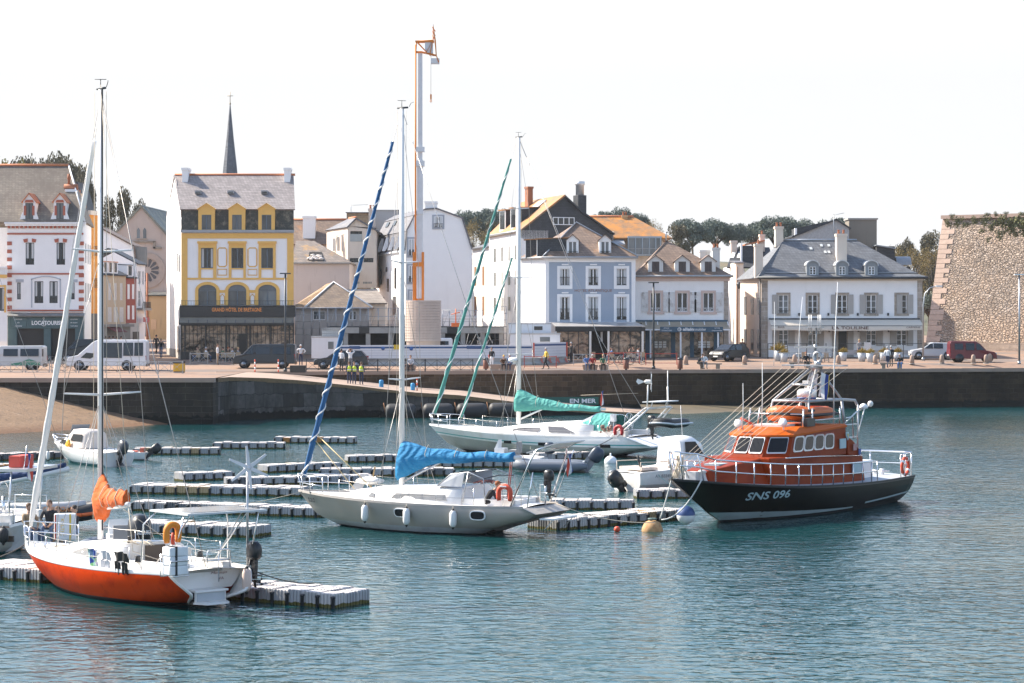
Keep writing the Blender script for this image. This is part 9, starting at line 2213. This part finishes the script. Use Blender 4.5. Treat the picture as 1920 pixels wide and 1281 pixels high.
def body_mesh(pose):
 """one continuous skinned surface, with five-fingered hands and a face; material slots 0 skin, 1 top, 2 legs, 3 shoes"""
 if pose in PM:return PM[pose]
 J=joints(pose);names=list(J);idx={k:i for i,k in enumerate(names)}
 me=bpy.data.meshes.new('sk');me.from_pydata([J[k] for k in names],[(idx[a],idx[b_]) for a,b_ in ED],[]);o=bpy.data.objects.new('sk',me);COL.objects.link(o)
 md=o.modifiers.new('s','SKIN');sb=o.modifiers.new('d','SUBSURF');sb.levels=1
 for k,v in zip(names,me.skin_vertices[0].data):rr_=RAD.get(k,RAD.get(k[:2]));v.radius=(rr_,rr_*(.75 if k in('che','pel') else 1));v.use_root=k=='pel'
 dg=bpy.context.evaluated_depsgraph_get();dg.update();e=o.evaluated_get(dg);q=e.to_mesh()
 m=MB();vs=[v.co.copy() for v in q.vertices];fs=[tuple(p.vertices) for p in q.polygons];e.to_mesh_clear();bpy.data.objects.remove(o)
 def near(c):
  best=(9,None)
  for a,b_ in ED:
   p,d=J[a],J[b_]-J[a];t=max(0,min(1,(c-p).dot(d)/d.length_squared));l=(c-p-d*t).length-RAD.get(a,RAD.get(a[:2]))*.6
   if l<best[0]:best=(l,(a,b_,t))
  a,b_,t=best[1]
  if b_[:2]=='to':return 3
  if b_[:2] in('kn','an','hi'):return 2
  if a=='nec' or(a=='che' and b_=='nec' and t>.85) or(b_[:2]=='wr' and t>.75):return 0
  return 2 if a=='pel' and t<.12 else 1
 for f in fs:c=sum((vs[i] for i in f),Vector())/len(f);m.add([],[]);m.f.append(f);m.m.append(near(c));m.sm.append(True)
 m.v=[tuple(v) for v in vs]
 for k in 'lr':
  w=J['wr'+k];d=(w-J['el'+k]).normalized();s=Vector((1 if k=='l' else-1,0,0));s=(s-d*s.dot(d)).normalized();n=d.cross(s)
  m.tube([w-d*.01,w+d*.05,w+d*.09],[.03,.04,.034],6,0,flat=.6)
  for i,L in enumerate((.065,.08,.085,.07)):
   b_=w+d*.085+n*((i-1.5)*.019);m.tube([b_,b_+d*L*.5,b_+d*L*.9-s*L*.35],[.0095,.009,.007],5,0)
  b_=w+d*.03+n*.035;m.tube([b_,b_+n*.03+d*.025,b_+n*.035+d*.06],[.012,.011,.008],5,0)
 h=J['hea']+Vector((0,-.0,.075));m.ball(h,.1,12,0,(.82,.98,1.18))
 m.prism([h+Vector((-.014,-.092,-.03)),h+Vector((.014,-.092,-.03)),h+Vector((0,-.088,.03))],(0,-.022,-.004),0);
 for s in(-1,1):m.ball(h+Vector((.034*s,-.088,.02)),.012,6,3);m.ball(h+Vector((.083*s,.0,-.005)),.024,6,0,(.4,.8,1.2))
 m.box(h.x-.026,h.x+.026,h.y-.098,h.y-.088,h.z-.058,h.z-.05,3)
 me=m.mesh('body');hm=MB();hm.ball(h+Vector((0,.014,.03)),.104,10,0,(.88,1.0,1.02))
 PM[pose]=(me,hm.mesh('hair'));return PM[pose]
def person(label,loc,rz,pose='stand',top='black',legs='jeans',hair='dark',group=None,sc=1.0,extra=None):
 me,hm=body_mesh(pose);me=me.copy();hm=hm.copy()
 for q in(skin_m,cmat(top),cmat(legs),shoe_m):me.materials.append(q)
 hm.materials.append(plain('hair_'+hair,HAIR[hair],.8))
 o=thing('person',label,'person',loc,rz,group);o.scale=(sc,)*3
 b_=bpy.data.objects.new('body',me);COL.objects.link(b_);b_.parent=o
 c=bpy.data.objects.new('cap' if 'cap' in hair else 'hair',hm);COL.objects.link(c);c.parent=o
 if extra=='vest':
  J=joints(pose);m=MB();m.tube([J['pel']+Vector((0,0,.06)),J['che'],J['che']+Vector((0,0,.14))],[.165,.182,.13],10,flat=1.15);v=m.build('safety_vest',cmat('hivis'),o);m=MB();m.tube([J['pel']+Vector((0,0,.16)),J['pel']+Vector((0,0,.21))],[.178,.178],10,flat=1.15);m.build('reflective_band',lt,v)
 if extra=='bag':m=MB();m.ball((-.26,.08,1.02 if pose not in('sit','lean') else.5),.15,8,0,(.7,.8,1.1));m.build('bag',cmat('red' if top!='yellow' else 'tan'),o)
 if extra=='pack':m=MB();m.ball((0,.2,1.25 if pose not in('sit','lean') else.8),.18,8,0,(.85,.6,1.2));m.build('backpack',cmat('grey'),o)
 return o
def walker(label,px,py,rz=0,*a,**k):Y=gy(py);return person(label,(wx(px,Y),Y,gz(Y)),R(rz),*a,**k)
def sitter(label,px,py,rz=0,*a,**k):Y=gy(py);return person(label,(wx(px,Y),Y,gz(Y)),R(rz),*a,**k)
walker('man in a white shirt and pale cap, hands on hips beside the dark van',564,686,0,'hips','white','navy','cap')
walker('man in a white top and tan trousers standing by the hotel terrace',408,684,90,'stand','white','tan','brown')
walker('walker in dark clothes coming down the side street in blue jeans',302,672,0,'walk','black','jeans','dark');walker('figure in black further up the side street',293,663,160,'walk','black','black','dark')
for px,c,l in((199,'black','leftmost of the group behind the white minibus, in black'),(205,'pale','bald man in a pale shirt behind the white minibus'),(212,'red','person in red behind the white minibus'),(219,'teal','person in turquoise behind the white minibus'),(227,'brown','person in brown and orange behind the white minibus')):walker('head and shoulders of the '+l if 0 else l,px,666,180,'stand',c,'navy','dark')
walker('man in a white shirt raising both arms at the railings by the estate car',657,695,180,'up','white','grey','brown');walker('person in a white top and black trousers at the railings by the estate car',640,696,160,'phone','white','black','dark')
for i,(px,l) in enumerate(((655,'left'),(664,'middle'),(677,'right'))):
 Y=183.5;x=wx(px,Y);person('worker in a yellow safety vest and navy trousers on the slipway, '+l+' of the three',(x,Y+i*.25-.2,wz(721+i*.4,Y)),R((200,10,170)[i]),'stand','navy','navy','brown','workers on the slipway',1.0,'vest')
sitter('person in a pale grey jacket sitting on a block by the railings',770,697,0,'sit','pale','black','brown');sitter('person in black sitting beside the one in pale grey, behind the mast',757,697,20,'sit','black','navy','dark')
walker('man with a red shoulder bag, dark jacket and white trousers standing by the bin',922,692,-30,'stand','black','white','brown',extra='bag')
sitter('person in a yellow cap and brown coat sitting on a stone block',943,695,10,'lean','brown','black','ycap');sitter('person in a blue denim jacket and pale cap sitting beside the mast',956,695,-15,'sit','blue','navy','cap')
walker('woman in a yellow jacket and dark skirt walking left with a basket',1024,693,-75,'walk','yellow','black','grey',extra='bag')
sitter('person in blue sitting left of the one in red on the quay edge',1100,695,10,'sit','blue','jeans','dark');sitter('person in a dark jacket with red sleeves sitting on the quay edge',1111,695,0,'sit','red','black','grey');sitter('man in dark green sitting with a black bag on the quay edge',1131,695,0,'sit','green','black','blond')
sitter('person in a white jumper sitting on the stone bench by the lamp post',1320,692,10,'sit','white','grey','brown');sitter('person in black crouched at the left end of the same bench',1309,692,60,'lean','black','black','dark')
walker('dark figure standing behind the small black hatchback',1392,672,0,'stand','brown','black','dark');sitter('person in black with red hair sitting by the bench behind the lifeboat mast',1511,690,0,'sit','black','black','red')
walker('grey-haired person in a white top leaning over the long stone bench',1664,690,150,'walk','white','navy','grey');walker('grey-haired person in black beside the long stone bench',1671,688,200,'stand','black','black','grey');sitter('person in blue and black sitting at the right end of the long stone bench',1689,692,-20,'lean','black','blue','grey');walker('person in a grey top at the restaurant door',1611,673,30,'stand','grey','jeans','blond')
walker('man in a dark jacket reading the menu at the glazed terrace',1071,680,-60,'phone','black','black','grey')
for i,(px,t,hr) in enumerate(((371,'tan','brown'),(386,'white','grey'),(418,'green','dark'),(428,'brown','red'),(436,'pale','dark'),(446,'grey','blond'),(1147,'blue','dark'),(1180,'brown','dark'),(1188,'black','brown'),(1196,'white','dark'))):
 sitter('customer in '+{'tan':'a tan jacket','white':'a white shirt','green':'green','brown':'brown','pale':'a pale grey top','grey':'grey','blue':'blue','black':'black'}[t]+(' on the hotel terrace, ' if px<800 else ' at the glazed terrace, ')+('first','second','third','fourth','fifth','sixth','first','second','third','fourth')[i]+' from its left',px,679,90 if i%2 else-90,'sit',t,'jeans',hr,'café customers')
b=GOLO;person('red-haired person in black bending over in the cockpit of the aluminium sloop',tuple(b.w(1.3,.95,.66)),b.rot-R(60),'lean','black','black','red',sc=.95)
b=WY
def crew(label,px,py,Y,*a,**k):z=wz(py,Y);return person(label,(wx(px,Y),Y,z-1.25),*a,**k)
crew('bearded man in sunglasses and a dark shirt in the cockpit of the left yacht',93,941,71.9,0,'sit','black','jeans','brown');crew('woman in a pale pink top beside the furled white jib on the left yacht',54,947,72.3,R(40),'sit','tan','jeans','brown');crew('dark-haired person in black under the solar gantry of the left yacht',140,951,72.2,R(-50),'sit','black','jeans','dark');crew('child in a yellow top next to the bearded man on the left yacht',108,953,72.4,R(10),'sit','yellow','tan','brown')
# street furniture
def lamp(label,px,py,top,kind):
 Y=gy(py);h_=wz(top,Y)-gz(Y);o=thing('street_lamp',label,'street lamp',(wx(px,Y),Y,gz(Y)));m=MB()
 col=dark_metal if kind=='T' else grey_metal
 if kind=='arc':m.tube([(0,0,0),(0,0,h_*.75),(.15,0,h_*.9),(.6,0,h_*.98),(1.2,0,h_)],[.08,.07,.06,.05,.05],7)
 else:m.tube([(0,0,0),(0,0,h_)],[.09,.07],8)
 m.build('post',col,o);m=MB();
 if kind=='arc':m.box(1.1,1.65,-.12,.12,h_-.06,h_+.08)
 else:m.box(-.42,.42,-.15,.15,h_,h_+.09)
 m.build('lamp_head',col if kind=='T' else gelcoat,o);m=MB();m.lathe([(.16,0),(.12,.25)],n=8);m.build('base',col,o)
lamp('dark lamp post with a flat T head in front of the yellow and white hotel',535,697,514,'T');lamp('dark lamp post with a flat T head in front of the estate agency',1225.5,692,531,'T');lamp('curved pale lamp post at the right corner of the restaurant',1731,676,537,'arc');lamp('tall grey lamp post in front of the bastion at the right edge',1911,683,516,'P')
SB={}
def copies(name,cat,group,maker,places):
 o=None
 for px,py,label in places:
  Y=gy(py);c=maker() if o is None else copy_tree(o);o=o or c;c.location=(wx(px,Y),Y,gz(Y));c['label']=label;c['category']=cat;c['group']=group
def simple(name,parts):
 def f():
  o=thing(name,'','')
  for nm,fn,mt in parts:m=MB();fn(m);m.build(nm,mt,o)
  return o
 return f
copies('bollard','bollard','stone bollards along the quay',simple('bollard',[('shaft',lambda m:m.lathe([(.2,0),(.19,.45),(.18,.62),(.12,.74),(.03,.78)],n=10),coping),('foot',lambda m:m.lathe([(.24,0),(.24,.06)],n=10),concrete)]),[(1286,684,'stone bollard right of the rust-brown bin by the bench'),(1396,684,'stone bollard in front of the small black hatchback'),(1490,682,'stone bollard left of the lifeboat mast'),(1572,683,'stone bollard right of the lifeboat mast, with weeds at its foot'),(1641,683,'stone bollard left of the long stone bench'),(1710,683,'stone bollard right of the long stone bench'),(1766,682,'stone bollard below the silver hatchback'),(1825,682,'stone bollard below the burgundy car'),(1849,682,'stone bollard at the nose of the burgundy car, left of a close pair'),(1856,680,'stone bollard at the nose of the burgundy car, right of a close pair')])
copies('litter_bin','bin','rust-brown bins on the quay',simple('litter_bin',[('drum',lambda m:m.lathe([(.2,.1),(.22,.14),(.22,.78),(.2,.8)],n=12),plain('bin_brown',(.17,.06,.035),.6)),('lid',lambda m:m.lathe([(.23,.82),(.2,.95),(.1,1.0),(.02,1.0)],n=12),dark_metal),('foot',lambda m:m.lathe([(.1,0),(.08,.12)],n=8),dark_metal)]),[(911,694,'rust-brown bin beside the man with the red bag'),(1174,694,'rust-brown bin between the bicycles and the quay edge'),(1275,694,'rust-brown bin right of the agency lamp post')])
copies('stone_bench','bench','stone benches on the quay',simple('stone_bench',[('seat',lambda m:m.box(-.95,.95,-.25,.25,.36,.46),coping),('leg',lambda m:m.box(-.8,-.5,-.2,.2,0,.36),coping),('leg',lambda m:m.box(.5,.8,-.2,.2,0,.36),coping)]),[(1331,692,'stone bench right of the agency lamp post'),(1500,690,'stone bench behind the lifeboat mast'),(1671,691,'long stone bench where three people gather')])
copies('stone_block','seat block','stone seat blocks at the quay edge',simple('stone_block',[('block',lambda m:m.prism([(-.4,-.2,.45),(.4,-.2,.45),(.3,-.2,0),(-.3,-.2,0)],(0,.4,0)),coping),('base',lambda m:m.box(-.32,.32,-.24,.24,-.02,.04),concrete)]),[(928,694,'stone block beside the person in the yellow cap'),(944,694.5,'stone block under the person in the yellow cap'),(957,694.5,'stone block under the person in denim'),(771,696,'stone block under the person in pale grey'),(758,696,'stone block behind the white mast'),(1101,694.5,'stone block under the person in blue'),(1112,694.5,'stone block under the person with red sleeves'),(1132,694.5,'stone block under the man in green')])
def fence(mat,L=2.0,h_=.95,cross=True):
 def f():
  o=thing('railing','','')
  for x in(-L/2,L/2):m=MB();m.box(x-.03,x+.03,-.03,.03,0,h_+.05);m.build('post',mat,o)
  m=MB();m.box(-L/2,L/2,-.02,.02,h_-.05,h_);m.box(-L/2,L/2,-.02,.02,.12,.16)
  if cross:
   for a in(-L/2,0):m.tube([(a,0,.14),(a+L/2,0,h_-.02)],.018,4);m.tube([(a,0,h_-.02),(a+L/2,0,.14)],.018,4)
   m.box(-.02,.02,-.02,.02,.14,h_)
  m.build('rails',mat,o);return o
 return f
W_OF=['beneath the dark van','beside the lamp post','below the estate car','right of the estate car','left of the seated pair','behind the seated pair','left of the green furled sail','behind the green furled sail','left of the brown bin']
copies('railing','railing','dark cross-braced railings on the quay',fence(dark_metal,1.9),[(597+i*44.5,697,'dark cross-braced railing panel '+w) for i,w in enumerate(W_OF[2:3]+['in front of the three workers']+W_OF[3:8])])
copies('barrier','railing','grey crowd barriers on the left quay',fence(grey_metal,1.85),[(20+i*50,705.5,'grey cross-braced barrier '+w) for i,w in enumerate(['in front of the silver minivan','left of the furled white jib','right of the furled white jib','below the nose of the white minibus','below the middle of the white minibus','behind the mast of the red sloop','beside the yellow compressor'])])
copies('barrier','railing','red barriers on the quay',fence(plain('barrier_red',(.45,.05,.03),.5),2.6,.95,False),[(1013,690,'red tube barrier in front of the chevron blocks'),(1240,684,'low red tube barrier beside the agency lamp post'),(1140,684,'red tube barrier in front of the glazed terrace'),(1170,682,'red tube barrier behind the bicycles')])
copies('terrace_screen','railing','silver cross-braced screens round the terraces',fence(grey_metal,1.5,.9),[(373,682,'silver cross screen at the left end of the hotel terrace'),(423,682,'silver cross screen in the middle of the hotel terrace'),(1092,684,'silver cross screen by the menu of the glazed terrace'),(1186,681,'silver cross screen at the right of the glazed terrace'),(1550,680,'silver cross screen left of the restaurant door'),(1650,681,'silver cross screen right of the restaurant door'),(1480,681,'silver cross screen beside the big planters')])
copies('cafe_table','table','café tables outside',simple('cafe_table',[('top',lambda m:m.lathe([(.36,.71),(.36,.74)],n=12),gelcoat),('pedestal',lambda m:m.lathe([(.24,0),(.04,.05),(.03,.7)],n=8),dark_metal)]),[(px,679,'small round café table '+w) for px,w in((378,'between the tan jacket and white shirt customers'),(423,'in front of the customer in green'),(441,'by the dark van nose'),(1153,'beside the customer in blue'),(1184,'in front of the customer in brown'),(1518,'under the awning, left'),(1540,'under the awning, near the door'),(1635,'under the awning, right of the door'),(1500,'behind the big planters'))])
copies('cafe_chair','chair','café chairs outside',simple('cafe_chair',[('seat',lambda m:m.box(-.2,.2,-.2,.2,.42,.46),plain('rattan',(.36,.27,.18),.8)),('backrest',lambda m:m.box(-.2,.2,.18,.22,.46,.88),plain('rattan',(.36,.27,.18),.8))]+[('leg',(lambda x,y:lambda m:m.box(x-.015,x+.015,y-.015,y+.015,0,.42))(x,y),dark_metal) for x in(-.17,.17) for y in(-.17,.17)]),[(px,679.5,'rattan café chair '+w) for px,w in((371,'under the customer in tan'),(386,'under the customer in the white shirt'),(418,'under the customer in green'),(428,'under the customer in brown'),(436,'under the customer in pale grey'),(446,'under the customer in grey'),(1112,'empty, left of the terrace door'),(1147,'under the customer in blue'),(1180,'under the customer in brown at the glazed terrace'),(1188,'under the customer in black'),(1205,'empty, at the right of the glazed terrace'),(1508,'left of the restaurant tables'),(1530,'between the restaurant tables'),(1550,'nearest the restaurant door'),(1645,'right of the restaurant door'))])
def yucca(big,h_=.9):
 def f():
  o=thing('planter','','');m=MB();m.lathe([(.26,0),(.38,h_),(.34,h_),(.3,h_-.06)],n=12);m.build('pot',plain('planter_grey',(.42,.45,.48),.6),o);m=MB();rnd=random.Random(5)
  for i in range(70):
   a=rnd.uniform(0,6.28);u_=rnd.uniform(.15,1);L=rnd.uniform(.6,1.0)*big;d=Vector((math.cos(a)*u_,math.sin(a)*u_,1.15-.7*u_)).normalized();s=d.cross(Vector((0,0,1))).normalized()*.035;p=Vector((0,0,h_-.05));m.add([p-s,p+s,p+d*L*.6+s,p+d*L-Vector((0,0,.25*u_*L)),p+d*L*.6-s],[(0,1,2,3,4)])
  m.build('leaves',leafmat('yucca_leaves',(.22,.17,.05),(.42,.30,.08)),o);return o
 return f
copies('planter','planter','potted spiky plants at the restaurant',yucca(1.15),[(1459,677,'tallest grey planter, with a big spiky plant')]);copies('planter','planter','potted spiky plants at the restaurant',yucca(.7,.75),[(1470,679,'second grey planter right of the tallest one'),(1581,677,'grey planter right of the restaurant door'),(1616,678,'grey planter left of the menu board'),(1632,679,'grey planter under the menu board'),(1657,677,'grey planter behind the long stone bench'),(1683,677,'grey planter nearest the right end of the restaurant')])
Y=213.5;B=Bld('terrace_glass','dark-framed glass screen round the restaurant terrace',1440,Y,1730,cat='glass screen');m=MB()
for i in range(9):m.box(B.W*i/8-.03,B.W*i/8+.03,-.03,.03,0,1.35)
for a,b_ in((0,.33),(.47,1)):m.box(B.W*a,B.W*b_,-.025,.025,1.3,1.35)
m.build('frame',dark_metal,B.root);m=MB()
for a,b_ in((.34,.03),):pass
m.box(B.W*.47,B.W,-.005,.005,.35,.75);m.build('frosted_panel',clearp,B.root)
m=MB();m.box(-.3,.3,0,.03,.75,1.5);o=m.build('menu_board',plain('board_white',(.55,.55,.54),.6,var=.3,scale=9));o.location=at(1627,672,212);o.location.z=gz(212);tag(o,'white menu board on a stand at the restaurant terrace','menu board')
def bike():
 o=thing('bicycle','','');
 for x in(-.52,.52):m=MB();m.ring([(x+.33*math.cos(i*.5236),0,.34+.33*math.sin(i*.5236)) for i in range(12)],.02,4);m.build('wheel',rubber,o)
 m=MB();m.tube([(-.52,0,.34),(-.15,0,.82),(.35,0,.85),(0,0,.36),(-.52,0,.34)],.02,4);m.tube([(.35,0,.85),(.52,0,.34)],.02,4);m.tube([(0,0,.36),(-.18,0,.92)],.02,4);m.build('frame',grey_metal,o);m=MB();m.tube([(.33,0,.85),(.3,0,1.05)],.018,4);m.tube([(.3,-.25,1.05),(.3,.25,1.05)],.018,4);m.build('handlebar',dark_metal,o);m=MB();m.box(-.3,-.08,-.06,.06,.92,.97);m.build('saddle',rubber,o);return o
copies('bicycle','bicycle','parked bicycles',bike,[(97,688,'bicycle parked left of the furled white jib'),(112,690,'bicycle parked between the jib and the minibus'),(124,688,'bicycle parked at the nose of the white minibus'),(1155,684,'bicycle at the left in front of the glazed terrace'),(1170,685,'bicycle lying against the terrace screen'),(1192,684,'bicycle nearest the agency')])
Y=gy(702);o=thing('compressor','yellow compressor with a dark top inside the barriers on the left quay','machine',(wx(336,Y),Y,3.24));m=MB();m.box(-.42,.42,-.3,.3,.1,.72);m.build('case',plain('machine_yellow',(.62,.36,.01),.5),o,bevel=.03);m=MB();m.box(-.46,.46,-.32,.32,.72,.9);m.tube([(-.4,0,.9),(-.4,0,1.0),(.3,0,1.0),(.3,0,.9)],.02,4);m.build('top',black_paint,o);m=MB();m.box(-.4,.4,-.28,.28,0,.1);m.build('skid',black_paint,o)
Y=gy(699);m=MB();m.box(-.62,.62,-.35,.35,.1,.55);m.box(-.6,.6,-.3,.3,0,.1);o=m.build('skip_box',black_paint);o.location=(wx(559,Y),Y,gz(Y));tag(o,'black box crate on the ground right of the hotel lamp post','crate')
def stripes(m):
 for k in range(5):m.lathe([(.05,k*.2),(.05,k*.2+.199)],n=8,mi=k%2)
for px,py,l in((478,698,'left of the crouching group of bags'),(522,698,'near the hotel lamp post'),(782,733,'low on the slipway beside the blue drum')):
 Y=gy(py) if py<710 else 184;m=MB();stripes(m);o=m.build('marker_post',[life_red,gelcoat]);o.location=(wx(px,Y),Y,wz(py,Y) if py>710 else gz(Y));tag(o,'red and white striped marker post '+l,'marker post')
for px,py,l in((715,727,'blue plastic drum higher on the slipway'),(774,733,'blue plastic drum lower on the slipway')):
 m=MB();m.lathe([(.14,0),(.17,.06),(.17,.5),(.14,.58),(.05,.6)],n=10);o=m.build('drum',plain('drum_blue',(.03,.25,.5),.5));o.location=(wx(px,184),184,wz(py,184));tag(o,l,'drum')
Y=189.2;m=MB();m.box(-2.6,2.6,-.03,.03,-.32,.32);m.text('SERVICE EN MER',.36,TM(.3,-.03,0),.012,width=4.2,bold=.03) if 0 else m.text('EN MER',.36,TM(1.3,-.03,0),.012,1,width=2.2,bold=.03);q=at(1092,753,190.2);o=m.build('quay_sign',[plain('sign_green',(.01,.10,.075),.6),lt]);o.location=(q.x-1.1,qy(q.x-1.1)-.12,q.z-.1);o.rotation_euler=(0,0,math.atan2(dq.y,dq.x));tag(o,'dark green sign board with white letters on the quay wall behind the green sail cover','sign')
# thin spring haze
m=MB();m.box(-950,950,-40,3050,-3.3,80);hz_=bpy.data.materials.new('haze');hz_.use_nodes=True;t=hz_.node_tree;t.nodes.remove(t.nodes['Principled BSDF']);v=t.nodes.new('ShaderNodeVolumePrincipled');v.inputs['Color'].default_value=(.85,.92,1,1);v.inputs['Density'].default_value=HAZE;v.inputs['Anisotropy'].default_value=.2;t.links.new(v.outputs[0],t.nodes['Material Output'].inputs['Volume'])
if HAZE:o=m.build('haze',hz_);o['kind']='stuff'
